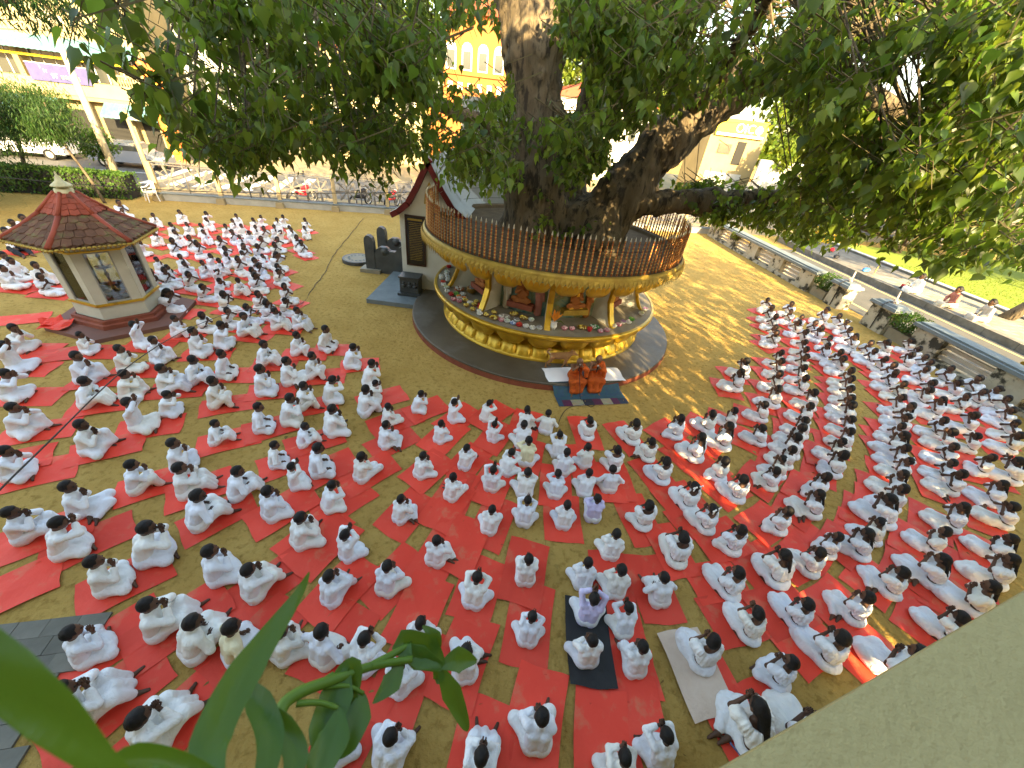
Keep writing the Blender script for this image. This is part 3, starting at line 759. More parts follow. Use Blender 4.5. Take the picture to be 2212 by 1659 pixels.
bo = obj('branches', bb, M['bark'], tree); bo['kind'] = 'stuff'

# ================================================================== lamp kiosk
KC = (-10.43, 8.73); KPHI = -.187
kiosk = empty('lamp_kiosk', (*KC, 0)); tag(kiosk, 'small hexagonal cream lamp house with glass sides and red tiled roof', 'kiosk')
def hexp(r, z, k): a = KPHI + k * math.pi / 3; return Vector((r * math.cos(a), r * math.sin(a), z))
def hexring(name, pr, m, parent=kiosk):
    mb = MB(); n = len(pr)
    for k in range(6):
        for i in range(n - 1):
            (r0, z0), (r1, z1) = pr[i], pr[i + 1]
            mb.add([hexp(r0, z0, k), hexp(r0, z0, k + 1), hexp(r1, z1, k + 1), hexp(r1, z1, k)], [(0, 1, 2, 3)])
    return obj(name, mb, m, parent)
hexring('step', [(1.52, 0), (1.52, .10), (0, .10)], mat('kiosk_floor', (.20, .085, .06), (.16, .08, .06), 2, .7, .2))
hexring('base', [(1.04, .102), (1.04, .20), (.98, .22), (.98, .30), (.90, .31)], M['redband'])
hexring('dado', [(.86, .30), (.84, .62)], M['kioskwall'])
hexring('gold_band', [(.84, .62), (.88, .63), (.88, .68), (.84, .69)], M['gold'])
hexring('floor', [(.80, .66), (0, .66)], M['cement'])
hexring('frieze', [(.80, 1.90), (.82, 1.90), (.86, 1.93), (.84, 1.95), (.93, 2.18)], M['kioskwall'])
hexring('gold_line', [(.865, 1.905), (.885, 1.905), (.885, 1.94), (.86, 1.945)], M['gold'])
for k in range(6):
    a, b = hexp(.835, 0, k), hexp(.835, 0, k + 1); t = (b - a).normalized(); L = (b - a).length; n = Vector((t.y, -t.x, 0))
    for s in (0, 1):
        # each corner post: half of it on either face
        c0 = a + t * (0 if s == 0 else L - .19)
        mb = MB(); q = [c0 + n * .012, c0 + t * .19 + n * .012, c0 + t * .19 - n * .06, c0 - n * .06]
        mb.prism([(p.x, p.y) for p in q], .69, 1.905); obj('corner_post', mb, M['kioskwall'], kiosk)
    mid0, mid1 = a + t * .19, a + t * (L - .19)
    mb = MB(); q = [mid0 - n * .02, mid1 - n * .02, mid1 - n * .026, mid0 - n * .026]
    mb.prism([(p.x, p.y) for p in q], .72, 1.88); pane = obj('pane', mb, M['glass'], kiosk)
    fm_ = MB()
    for (z0, z1, u0, u1) in ((.69, .73, 0, 1), (1.865, 1.905, 0, 1)):
        q = [mid0, mid1, mid1 - n * .045, mid0 - n * .045]; fm_.prism([(p.x, p.y) for p in q], z0, z1)
    for w0 in (mid0, mid1 - t * .025):
        q = [w0 + n * .002, w0 + t * .025 + n * .002, w0 + t * .025 - n * .04, w0 - n * .04]; fm_.prism([(p.x, p.y) for p in q], .731, 1.864)
    obj('frame', fm_, mat('grey_window_frame', (.3, .3, .27)) if k == 0 else bpy.data.materials['grey_window_frame'], pane)
# roof: mossy lower skirt of tiles, steep red upper cap, red hips, finial
RO = [(1.30, 2.16), (.54, 2.62)]; UP = [(.56, 2.62), (.17, 3.02)]
hexring('roof_deck', [(1.30, 2.12), (1.30, 2.15), (.54, 2.59), (.16, 3.0)], M['tile_brown'])
hexring('eave_board', [(.93, 2.18), (1.29, 2.10), (1.30, 2.12)], M['kioskwall'])
def roof_tiles(rz, m, rows, per, nm):
    (r0, z0), (r1, z1) = rz
    for k in range(6):
        for j in range(rows):
            t0, t1 = j / rows, (j + 1) / rows + .10
            n = max(2, round(per * (1 - .62 * j / rows)))
            for i in range(n):
                u0, u1 = (i + .03) / n, (i + .97) / n
                def pt(u, t, lift):
                    rr, zz = r0 + (r1 - r0) * t, z0 + (z1 - z0) * t
                    return hexp(rr, zz, k) * (1 - u) + hexp(rr, zz, k + 1) * u + Vector((0, 0, lift))
                l = rnd.uniform(.0, .008)
                um = (u0 + u1) / 2
                A = [pt(u0, t0 + .02, .03 + l), pt(um, t0 - .03, .034 + l), pt(u1, t0 + .02, .03 + l), pt(u1, min(1, t1), .012), pt(u0, min(1, t1), .012)]
                B = [p - Vector((0, 0, .02)) for p in A]
                mb = MB(); mb.add(A + B, [(0, 1, 2, 3, 4), (0, 5, 6, 1), (1, 6, 7, 2), (2, 7, 8, 3), (4, 9, 5, 0)])
                obj(nm, mb, m, kiosk)
roof_tiles(RO, M['tile_brown'], 4, 7, 'roof_tile')
roof_tiles(UP, M['tile_red'], 4, 3, 'cap_tile')
for k in range(6):
    obj('hip', MB().tube([hexp(1.31, 2.17, k), hexp(.9, 2.40, k), hexp(.55, 2.64, k)], [.055, .05, .05], 8), M['hip_red'], kiosk, smooth=True)
    obj('hip', MB().tube([hexp(.57, 2.64, k), hexp(.36, 2.84, k), hexp(.17, 3.04, k)], [.045, .04, .035], 8), M['hip_red'], kiosk, smooth=True)
ch = MB()
for k in range(6):
    a, b = hexp(1.33, 2.12, k), hexp(1.33, 2.12, k + 1)
    for i in range(16):
        p = a + (b - a) * ((i + .5) / 16); ch.ball(p, (.045, .045, .03), 6, 4)
        ch.tube([p, p - Vector((0, 0, .06))], [.03, .004], 5)
co_ = obj('garland', ch, M['golddull'], kiosk); co_['kind'] = 'stuff'
obj('finial', MB().lathe([(.17, 3.0), (.16, 3.09), (.10, 3.11), (.10, 3.13), (.19, 3.15), (.16, 3.18), (.07, 3.25), (.045, 3.33), (.02, 3.36), (.012, 3.42), (0, 3.44)], 12), mat('pale_finial', (.55, .50, .30), (.42, .38, .2), 8, .6), kiosk, smooth=True)
# brass oil lamp inside
lamp = empty('oil_lamp', (*KC, .66)); tag(lamp, 'tall brass oil lamp standing inside the glass kiosk', 'lamp')
obj('base', MB().lathe([(.26, .0), (.24, .03), (.12, .06), (.05, .12), (.04, .2)], 16), M['brass'], lamp, smooth=True)
obj('stem', MB().lathe([(.03, .2), (.05, .26), (.025, .3), (.03, .45), (.055, .5), (.025, .55), (.025, .9), (.05, .94), (.02, 1.0), (.0, 1.15)], 12), M['golddull'], lamp, smooth=True)
obj('bowl', MB().lathe([(.03, .62), (.16, .66), (.17, .69), (.05, .70)], 16), M['brass'], lamp, smooth=True)
for k in range(4):
    tag(obj('flower_tray', MB().lathe([(.0, .0), (.09, .0), (.11, .03)], 12, c=(KC[0] + .35 * math.cos(1.2 * k - 2.6), KC[1] + .35 * math.sin(1.2 * k - 2.6), .664)), M['plasticw']), '%s white flower tray from the left on the kiosk floor inside the glass' % ordw(k + 1), 'tray', 'trays in the kiosk')
# folded red sheets leaning on its step
for i, (x, y, a, s) in enumerate(((-11.15, 7.65, .3, .55), (-11.35, 7.75, .9, .4))):
    mb = MB(); n = 6
    for j in range(n):
        for k in range(n):
            u, v = j / (n - 1) - .5, k / (n - 1) - .5
            mb.v.append((u * s, v * s * .8, .115 + .05 * math.sin(u * 7 + i) * math.cos(v * 5) + .05 + (.12 * max(0, v))))
    for j in range(n - 1):
        for k in range(n - 1): mb.f.append((j * n + k, (j + 1) * n + k, (j + 1) * n + k + 1, j * n + k + 1)); mb.m.append(0)
    tag(obj('folded_mat', mb, M['mat'], loc=(x, y, 0), rz=a), ['larger crumpled red sheet on the kiosk step', 'smaller crumpled red sheet on the kiosk step'][i], 'mat')

# ================================================================== image house beside the shrine
house = empty('image_house', (-3.2, 14.5, 0)); tag(house, 'white image house with maroon gable trim and black plaque beside the shrine', 'image house')
HO = Vector((-3.2, 14.5, 0))
def hb(name, x0, x1, y0, y1, z0, z1, m, parent=house):
    return obj(name, MB().box(((x0 + x1) / 2 - HO.x, (y0 + y1) / 2 - HO.y, (z0 + z1) / 2), (x1 - x0, y1 - y0, z1 - z0)), m, parent)
hb('platform', -5.0, -2.2, 11.35, 16.5, 0, .14, M['coping'])
hb('wall', -4.16, -2.1, 12.6, 17.0, .14, 2.62, M['whitewall'])
gx = MB().prism([(-4.16, 2.62), (-2.1, 2.62), (-2.42, 2.95), (-2.75, 3.4), (-3.18, 4.0), (-3.55, 3.45), (-3.85, 2.95)], 0, 4.3, M=Matrix(((1, 0, 0, -HO.x), (0, 0, 1, 12.62 - HO.y), (0, 1, 0, 0), (0, 0, 0, 1))))
obj('gable', gx, M['whitewall'], house)
prof = [(-4.42, 2.60), (-4.20, 2.72), (-3.90, 2.98), (-3.62, 3.45), (-3.42, 3.85), (-3.20, 4.22), (-2.98, 3.85), (-2.72, 3.42), (-2.40, 2.98), (-2.02, 2.70), (-1.86, 2.62)]
tr = MB()
for i in range(len(prof) - 1):
    (x0, z0), (x1, z1) = prof[i], prof[i + 1]; d = Vector((x1 - x0, z1 - z0)).normalized(); n_ = Vector((-d.y, d.x)) * .16
    for (ya, yb) in ((12.42, 12.58),):
        q = [(x0, z0), (x1, z1), (x1 - n_.x, z1 - n_.y), (x0 - n_.x, z0 - n_.y)]
        P = [(x - HO.x, y - HO.y, z_) for y in (ya, yb) for x, z_ in q]
        tr.add(P, [(0, 1, 2, 3), (7, 6, 5, 4), (0, 4, 5, 1), (1, 5, 6, 2), (2, 6, 7, 3), (3, 7, 4, 0)])
obj('gable_trim', tr, M['darkred'], house)
rf = MB()
for i in range(len(prof) - 1):
    (x0, z0), (x1, z1) = prof[i], prof[i + 1]
    rf.add([(x0 - HO.x, 12.44 - HO.y, z0 + .01), (x1 - HO.x, 12.44 - HO.y, z1 + .01), (x1 - HO.x, 17.3 - HO.y, z1 + .01), (x0 - HO.x, 17.3 - HO.y, z0 + .01)], [(0, 1, 2, 3)])
obj('roof', rf, M['greywall'], house)
obj('niche', MB().prism([(-.17, 0), (.17, 0), (.13, .35), (0, .62), (-.13, .35)], 0, .03, M=Matrix(((1, 0, 0, -3.2 - HO.x), (0, 0, 1, 12.575 - HO.y), (0, 1, 0, 2.95), (0, 0, 0, 1)))), M['golddull'], house)
val = MB()
for i in range(22):
    y = 12.5 + i * .2
    val.prism([(0, 0), (.09, -.16), (.18, 0)], 0, .02, M=Matrix(((0, 0, 1, -4.43 - HO.x), (1, 0, 0, y - HO.y), (0, 1, 0, 2.6), (0, 0, 0, 1))))
vo = obj('valance', val, M['plasticw'], house); vo['kind'] = 'stuff'
pq = empty('memorial_plaque', (-3.67, 12.585, 1.79)); tag(pq, 'tall black memorial plaque with gilt lettering on the white wall', 'plaque')
obj('board', MB().box((0, 0, 0), (.56, .03, 1.5)), M['plaque'], pq)
pf = MB()
for c_, d_ in (((0, -.012, .77), (.64, .05, .04)), ((0, -.012, -.77), (.64, .05, .04)), ((-.30, -.012, 0), (.04, .05, 1.5)), ((.30, -.012, 0), (.04, .05, 1.5))): pf.box(c_, d_)
obj('frame', pf, mat('plaque_frame', (.05, .018, .008), None, rough=.4), pq)
obj('gilt_crest', MB().box((0, -.018, .66), (.46, .006, .06)), M['golddull'], pq)
pt_ = MB()
for i in range(22):
    x = -.2
    while x < .2:
        l_ = rnd.uniform(.012, .03); pt_.box((x + l_ / 2, -.017, .56 - i * .055), (l_, .004, rnd.uniform(.012, .02))); x += l_ + .008
po = obj('lettering', pt_, M['golddull'], pq); po['kind'] = 'stuff'
hb('rear_wall', -2.85, -.55, 15.75, 21.0, .14, 5.8, M['greywall'])
obj('drain_pipe', MB().tube([(-2.0 - HO.x, 15.68 - HO.y, .2), (-2.0 - HO.x, 15.68 - HO.y, 5.6)], .05, 8), M['plasticw'], house)
# carved block against the wall foot
blk = empty('carved_block', (-3.80, 12.28, .14)); tag(blk, 'black granite block carved with dwarf figures at the wall foot', 'carved stone')
obj('block', MB().box((0, 0, .33), (.62, .46, .5)), M['blackstone'], blk)
obj('foot', MB().box((0, -.04, .04), (.74, .6, .08)), M['blackstone'], blk)
obj('cap', MB().box((0, 0, .60), (.68, .52, .05)), M['blackstone'], blk)
cv = MB()
for x in (-.18, .02, .2):
    cv.ball((x, -.235, .42), (.05, .03, .05)); cv.ball((x, -.235, .32), (.07, .04, .07)); cv.tube([(x - .09, -.24, .36), (x, -.25, .30), (x + .09, -.24, .38)], .02, 5)
obj('carving', cv, M['blackstone'], blk, smooth=True)
# entrance steps: guard stones, curled balustrades, moonstone
def slab_profile(poly, x0, y, t, M_=None): return MB().prism(poly, 0, t, M=Matrix(((1, 0, 0, x0), (0, 0, 1, y), (0, 1, 0, 0), (0, 0, 0, 1))))
gs = [(0, 0), (.34, 0), (.34, 1.0), (.30, 1.14), (.20, 1.20), (.10, 1.20), (.02, 1.12), (0, 1.0)]
bal = [(0, 0), (1.75, 0), (1.75, 1.22), (1.45, 1.26), (1.2, 1.20), (.95, 1.02), (.80, .86), (.62, .86), (.55, .90), (.42, .98), (.25, .98), (.10, .88), (0, .7)]
for i, yy in enumerate((14.05, 15.35)):
    tag(obj('guard_stone', slab_profile([(x, z_ * 1.12) for x, z_ in gs], -6.02, yy - .02, .24), M['blackstone']), ['nearer upright black guard stone at the image house entrance', 'farther upright black guard stone at the image house entrance'][i], 'guard stone', 'guard stones')
    b_ = tag(obj('stair_balustrade', slab_profile(bal, -5.70, yy, .22), M['blackstone']), ['nearer curled black stone balustrade beside the entrance steps', 'farther curled black stone balustrade beside the entrance steps'][i], 'balustrade', 'stair balustrades')
    obj('scroll', MB().tube([(-5.28, yy - .02, .84), (-5.28, yy + .24, .84)], .14, 16), M['blackstone'], b_, smooth=True)
    tag(obj('stone_foot', MB().box((-5.85, yy + .1, .07), (.75, .5, .14)), M['cement']), ['cement foot under the nearer guard stone', 'cement foot under the farther guard stone'][i], 'stone foot', 'guard stone feet')
stp = struct(empty('entrance_steps'))
for i in range(3): obj('step', MB().box((-5.4 + .42 * i, 14.81, .10 + .17 * i + .002 * i), (.45 + .002 * i, 1.06, .2 + .34 * i * 0 + .16)), M['redband'], stp)
ms = empty('moonstone', (-6.75, 15.0, 0)); tag(ms, 'round carved moonstone slab lying before the entrance steps', 'moonstone')
obj('disc', MB().lathe([(0, .14), (.50, .14), (.55, .12), (.56, 0)], 36), M['cement'], ms)
obj('rim', MB().lathe([(.50, .145), (.575, .145), (.59, .12), (.59, 0)], 36), M['blackstone'], ms)
mr_ = MB()
for k in range(14):
    a = k * .449; mr_.ball((.34 * math.cos(a), .34 * math.sin(a), .142), (.05, .03, .02), 6, 4)
obj('carving', mr_, M['coping'], ms)

# ================================================================== wheel fence
fence = empty('wheel_fence', (-19, 20.24, 0)); tag(fence, 'silver metal fence of spoked wheels between ochre posts along the street', 'fence')
fence.rotation_euler = (0, 0, math.atan2(FD.y, FD.x))
FLEN = 33.2; BAY = 2.77
obj('base_wall', MB().box((FLEN / 2, 0, .16), (FLEN, .34, .32)), M['ochre_step'], fence)
obj('base_cap', MB().box((FLEN / 2, 0, .345), (FLEN, .42, .05)), M['coping'], fence)
post_me = MB().box((0, -.03, .98), (.19, .19, 1.5), taper=.85).mesh('post', M['fencepost'])
foot_me = MB().box((0, -.28, .14), (.42, .26, .28), taper=.8).mesh('post_foot', M['street_sand'])
thin_me = MB().tube([(0, 0, .37), (0, 0, 1.80)], .028, 8).ball((0, 0, 1.84), .05, 8, 6).mesh('bar', M['fencemetal'], True)
wm = MB()
wm.lathe([(.40, -.012), (.425, -.012), (.425, .012), (.40, .012), (.40, -.012)], 32)
wheel_me = wm.mesh('rim', M['fencemetal'])
sk = MB()
sk.add([(-.018, .09, -.008), (.018, .09, -.008), (.060, .50, -.008), (.045, .58, -.008), (0, .62, -.008), (-.045, .58, -.008), (-.060, .50, -.008)] + [(-.018, .09, .008), (.018, .09, .008), (.060, .50, .008), (.045, .58, .008), (0, .62, .008), (-.045, .58, .008), (-.060, .50, .008)],
       [tuple(range(6, -1, -1)), tuple(range(7, 14))] + [(i, (i + 1) % 7, 7 + (i + 1) % 7, 7 + i) for i in range(7)])
spoke_me = sk.mesh('spoke', M['fencemetal'])
hub_me = MB().lathe([(0, -.02), (.10, -.02), (.11, 0), (.10, .02), (0, .02)], 16).mesh('hub', M['fencemetal'])
obj('rail', MB().box((FLEN / 2, 0, 1.72), (FLEN, .05, .045)), M['fencemetal'], fence)
obj('rail', MB().box((FLEN / 2, 0, 1.60), (FLEN, .04, .035)), M['fencemetal'], fence)
obj('rail', MB().box((FLEN / 2, 0, .42), (FLEN, .04, .04)), M['fencemetal'], fence)
studs = MB()
for i in range(240): studs.ball((.07 + i * .1375, 0, 1.66), .022, 5, 4)
so_ = obj('studs', studs, M['fencemetal'], fence); so_['kind'] = 'stuff'
for i in range(13):
    link('post', post_me, fence, (i * BAY, 0, 0)); link('post_foot', foot_me, fence, (i * BAY, 0, 0))
    if i < 12:
        link('bar', thin_me, fence, ((i + .5) * BAY, 0, 0))
        for j in (0, 1):
            wr = link('wheel', wheel_me, fence, ((i + .25 + .5 * j) * BAY, 0, 1.0)); wr.rotation_euler = (math.pi / 2, rnd.uniform(-.2, .2), 0)
            link('hub', hub_me, wr)
            for k in range(8): link('spoke', spoke_me, wr, rz=k * math.pi / 4 + .2)

# ================================================================== stone wall along the side road
def stone_wall(label, y0, y1, pillars, x0=13.8, h=.82):
    wv = empty('stone_wall', (*RW(x0, y0), 0)); tag(wv, label, 'wall', 'mouldy stone walls by the side road')
    ang = math.atan2(1, -.12); wv.rotation_euler = (0, 0, ang)
    Lw = math.hypot(.12, 1) * (y1 - y0)
    obj('foot', MB().box((Lw / 2, 0, .07), (Lw, .62, .14)), M['oldwall'], wv)
    obj('coping', MB().box((Lw / 2, 0, h + .10), (Lw + .3, .72, .11)), M['coping'], wv)
    obj('coping_top', MB().box((Lw / 2, 0, h + .185), (Lw + .1, .48, .06)), M['coping'], wv)
    obj('coping_bed', MB().box((Lw / 2, 0, h + .02), (Lw + .12, .56, .05)), M['oldwall'], wv)
    prev = 0
    for a, b in pillars:
        obj('pillar', MB().box(((a + b) / 2, 0, .14 + (h - .145) / 2), (b - a, .54, h - .15)), M['oldwall'], wv)
        if a > prev + .2:
            for zc in (.27, .45, .63):
                obj('slat', MB().box(((prev + a) / 2, 0, zc), (a - prev + .04, .14, .10)), M['rail'], wv)
        prev = b
    return wv
stone_wall('mouldy stone wall with slats running from the wheel fence to the planter', 18.6, 28.7, [(0, .95), (2.3, 3.2), (4.6, 5.5), (6.9, 7.7), (8.9, 9.4), (9.7, 10.2)])
stone_wall('mouldy stone wall with slats behind the seated crowd near the gate', 5.2, 13.35, [(0, .7), (2.1, 3.0), (4.6, 5.6), (7.2, 8.2)])
for i, (ya, yb) in enumerate(((16.65, 17.45), (14.35, 15.35))):
    g_ = empty('gate_pillar', (*RW(13.8, (ya + yb) / 2), 0), rz=.12); d = yb - ya
    tag(g_, ['mouldy gate pillar on the far side of the opening beside the bush planter', 'mouldy gate pillar on the near side of the opening with a rope tied round'][i], 'gate pillar', 'gate pillars')
    obj('shaft', MB().box((0, 0, .44), (.58, d, .88), taper=.94), M['oldwall'], g_)
    obj('bed', MB().box((0, 0, .905), (.68, d + .10, .05)), M['oldwall'], g_)
    obj('cap', MB().box((0, 0, .985), (.78, d + .2, .11), taper=.93), M['coping'], g_)
    obj('cap_top', MB().box((0, 0, 1.075), (.54, d - .02, .07), taper=.85), M['coping'], g_)
    rp = MB(); rp.tube([(-.31, -.05, .05), (-.31, -.02, .5), (-.30, .0, .86), (-.42, .0, 1.0), (-.2, .02, 1.13), (.15, .05, 1.14)], .018, 6)
    obj('rope', rp, M['wire'], g_)
    fl_ = MB()
    for j in range(7): fl_.ball((.05 + rnd.uniform(-.12, .12), rnd.uniform(-.12, .16), 1.14 + rnd.uniform(0, .08)), rnd.uniform(.03, .06), 6, 4)
    fl_.tube([(.1, .05, 1.12), (.2, .2, 1.5)], .03, 6)
    obj('banner_stub', fl_, M['beige'], g_)
def leaf_bush(name, label, c, r, n, m, cat='bush', size=.06, group=None, stems=3):
    root = empty(name, c); tag(root, label, cat, group)
    u = nrg.normal(0, 1, (n, 3)); u /= np.linalg.norm(u, axis=1)[:, None]
    lump = 1 + .25 * np.sin(u[:, 0] * 5 + c[0]) * np.sin(u[:, 1] * 6 + c[1])
    p = u * np.array(r) * (nrg.uniform(.45, 1, n) ** .6 * lump)[:, None] + np.array([0, 0, r[2]])
    V, F = leaf_cloud(p, nrg.uniform(.6, 1.2, n) * size, LEAF4, LEAF4F, nrg, droop=.2)
    o = link('foliage', np_mesh('foliage', V, F, m), root); o['kind'] = 'stuff'
    sb = MB()
    for i in range(stems): sb.tube([(0, 0, -.02), (rnd.uniform(-.1, .1), rnd.uniform(-.1, .1), r[2] * .6), (rnd.uniform(-.5, .5) * r[0], rnd.uniform(-.5, .5) * r[1], r[2] * 1.2)], [.025, .015, .006], 5)
    obj('stems', sb, M['twig'], root); return root
for i, y in enumerate((18.05, 13.85)):
    pb = empty('planter_box', (*RW(13.85, y), 0), rz=.12); tag(pb, ['low concrete planter between the long wall and the gate pillar', 'low concrete planter between the near gate pillar and near wall'][i], 'planter', 'concrete planters')
    obj('box', MB().box((0, 0, .19), (.5, .86, .38)), M['cement'], pb); obj('soil', MB().box((0, 0, .383), (.4, .74, .01)), M['earth'], pb)
    leaf_bush('planter_bush', ['dark leafy bush in the planter at the end of the long wall', 'spreading leafy bush in the planter by the near wall'][i], (*RW(13.85, y), .38), (.52, .62, .38), 1500, M['leafh'], size=.08, group='planter bushes')
leaf_bush('climbing_plant', 'small leafy plant growing on the far part of the stone wall', (*RW(13.6, 25.6), .55), (.3, .35, .25), 400, M['leaf3'], 'plant', .08)
leaf_bush('weed_patch', 'low weeds sprouting beside the road behind the near wall', (*RW(15.0, 10.6), 0), (.25, 1.1, .1), 300, M['leafh'], 'weeds', .07)

# ================================================================== buildings across the street
LB = Vector((-29, 31.4)); 
left = empty('shop_building', (LB.x, LB.y, 0)); left.rotation_euler = (0, 0, math.atan2(.278, .96)); tag(left, 'cream two storey shop building with blue corrugated awnings across the street', 'building')
def lb(name, u0, u1, v0, v1, z0, z1, m, parent=left): return obj(name, MB().box(((u0 + u1) / 2, (v0 + v1) / 2, (z0 + z1) / 2), (u1 - u0, v1 - v0, z1 - z0)), m, parent)
lb('wall', -16, 1.5, .6, 9, 0, 9.5, M['facade'])
lb('upper_wall', -16, 1.3, .25, .598, 6.2, 9.6, M['facade2'])
lb('balcony_wall', -16, 1.4, -.15, .05, 3.35, 4.15, M['facade2'])
lb('floor_slab', -16, 1.5, -.1, .598, 3.1, 3.345, M['facade'])
def awning(u0, u1, z0, z1, out):
    mb = MB(); n = int((u1 - u0) / .14)
    for i in range(n + 1):
        u = u0 + (u1 - u0) * i / n; d = .03 * (i % 2)
        mb.v += [(u, .1, z1 + d), (u, -out, z0 + d), (u, -out, z0 - .16 + d)]
        if i:
            a = (i - 1) * 3; b = i * 3
            mb.f += [(a, b, b + 1, a + 1), (a + 1, b + 1, b + 2, a + 2)]; mb.m += [0, 0]
    return obj('awning', mb, M['awning'], left)
awning(-16, 1.35, 5.75, 6.35, .9); awning(-1.6, 1.7, 2.45, 3.25, 1.1); awning(-16, -4.2, 2.45, 3.2, 1.1)
for u in (-14, -11, -8.2, -5.6, -2.9, -.6, 1.2):
    lb('column', u, u + .3, -.1, .16, 4.155, 6.1, M['facade']); lb('column', u, u + .3, -.08, .2, 0, 3.09, M['facade2'])
for u in (-13.5, -10.6, -7.7, -5.1, -2.4, -.1):
    wv_ = lb('window', u, u + 2.0, .55, .597, 4.2, 5.9, M['window'])
    for t in (0, .67, 1.33, 1.95): lb('frame', u + t, u + t + .06, .52, .549, 4.2, 5.9, M['frame'], wv_)
    lb('shopfront', u, u + 1.9, .55, .597, .1, 2.5, M['dark'])
lb('sill_band', -16, 1.4, -.16, .0, 5.25, 5.38, M['yellow'])
for i in range(12): obj('baluster', MB().lathe([(.05, 4.16), (.035, 4.25), (.075, 4.4), (.04, 4.6), (.05, 4.66)], 8, c=(-.35 + .16 * i, -.05, 0)), M['facade2'], left)
lb('balustrade_rail', -.45, 1.5, -.14, .04, 4.665, 4.78, M['facade2'])
# banner with lettering
bn = empty('shop_banner', (LB.x, LB.y, 0)); bn.rotation_euler = left.rotation_euler; tag(bn, 'violet shop banner with white and green lettering hung on the balcony', 'banner')
obj('sheet', MB().box((-3.4, -.26, 4.45), (3.25, .02, .92)), M['banner'], bn)
obj('border', MB().box((-3.4, -.262, 4.925), (3.27, .03, .03)), M['textw'], bn)
def text(body, size, m, loc, parent, rot=(math.pi / 2, 0, 0), ext=.004):
    cu = bpy.data.curves.new('lettering', 'FONT'); cu.body = body; cu.size = size; cu.extrude = ext; cu.materials.append(m)
    tmp = bpy.data.objects.new('lettering', cu); COL.objects.link(tmp); bpy.context.view_layer.update()
    me = bpy.data.meshes.new_from_object(tmp.evaluated_get(bpy.context.evaluated_depsgraph_get())); bpy.data.objects.remove(tmp)
    me.name = 'lettering'
    if not me.materials: me.materials.append(m)
    o = link('lettering', me, parent, loc); o.rotation_euler = rot; return o
text('l', .26, M['textw'], (-4.32, -.278, 4.66), bn); text('H', .24, M['textw'], (-4.18, -.278, 4.46), bn)
text('ST', .34, M['textw'], (-3.85, -.278, 4.2), bn); text('ucama', .40, M['textg'], (-3.35, -.278, 4.2), bn)
# carved gate pillar with red and yellow ornament
gp = empty('festival_pillar', (-26.9 + .3, 31.2, 0)); gp.rotation_euler = left.rotation_euler; tag(gp, 'tall scarlet festival pillar with yellow ornaments standing across the street', 'pillar')
obj('shaft', MB().box((0, 0, 2.6), (.75, .5, 5.2)), M['redpillar'], gp)
for i in range(7): obj('ornament', MB().ball((0, -.26, .7 + .62 * i), (.28, .10, .30), 10, 6), M['yelpillar'], gp, smooth=True)
for s in (-1, 1): obj('side_post', MB().tube([(s * .46, -.1, 0), (s * .46, -.1, 5.0)], .08, 8), M['orangewall'], gp)
cm = MB()
for k in range(7):
    a = R(-75 + 25 * k); cm.add([(0, -.1, 5.1), (math.sin(a) * .75 - .1, -.12, 5.2 + math.cos(a) * .55), (math.sin(a) * .9, -.12, 5.25 + math.cos(a) * .7), (math.sin(a) * .75 + .1, -.12, 5.2 + math.cos(a) * .55)], [(0, 1, 2, 3)])
obj('crest', cm, M['redpillar'], gp)
# dark concrete column behind the pillar, utility poles and wires
dk = empty('grey_tower_block', (-24.4, 34.2, 0)); tag(dk, 'plain grey tower block behind the festival pillar', 'building')
obj('wall', MB().box((0, 1, 6), (3.6, 3, 12)), M['greywall'], dk)
for z_ in (2.5, 5.0, 7.5):
    for x in (-.9, .5): obj('window', MB().box((x, -.53, z_), (.9, .05, 1.3)), M['window'], dk)
def pole(x, y, h, r, label, m=M['pole'], lean=0):
    o = empty('utility_pole', (x, y, 0)); tag(o, label, 'pole', 'street poles')
    obj('shaft', MB().tube([(0, 0, 0), (lean * h, 0, h)], [r, r * .6], 10), m, o, smooth=True)
    obj('crossarm', MB().box((lean * h, 0, h - .4), (1.3, .1, .1)), M['pole'], o)
    for s in (-.5, 0, .5): obj('insulator', MB().lathe([(.03, h - .35), (.05, h - .28), (.03, h - .2)], 8, c=(lean * h + s, 0, 0)), M['plasticw'], o)
pole(-21.3, 20.6, 7.0, .17, 'pale concrete utility pole rising beside the clipped hedge')
pole(-19.6, 20.7, 3.8, .13, 'short brown pole at the left end of the wheel fence', M['fencepost'])
pole(-35.5, 26.5, 7.5, .15, 'yellowish utility pole at the far left before the shop building')
wi = [((-60, 22, 6.6), (-21.3, 20.6, 6.6)), ((-60, 22, 6.3), (-21.3, 20.6, 6.3)), ((-21.3, 20.6, 6.6), (20, 36, 7.0)), ((-60, 30.2, 5.4), (-20, 42, 5.4)), ((-60, 30.0, 5.2), (-20, 42, 5.1)), ((-60, 29.8, 5.0), (-20, 42, 5.0)), ((-21.3, 20.6, 6.3), (-26, 40, 5.0))]
for i, (a, b) in enumerate(wi):
    a, b = Vector(a), Vector(b)
    P = [a + (b - a) * t - Vector((0, 0, .7 * 4 * t * (1 - t))) for t in np.linspace(0, 1, 12)]
    tag(obj('overhead_wire', MB().tube(P, .012, 4, cap=False), M['wire']), '%s overhead wire from the top strung along the street' % ordw(i + 1), 'wire', 'overhead wires')

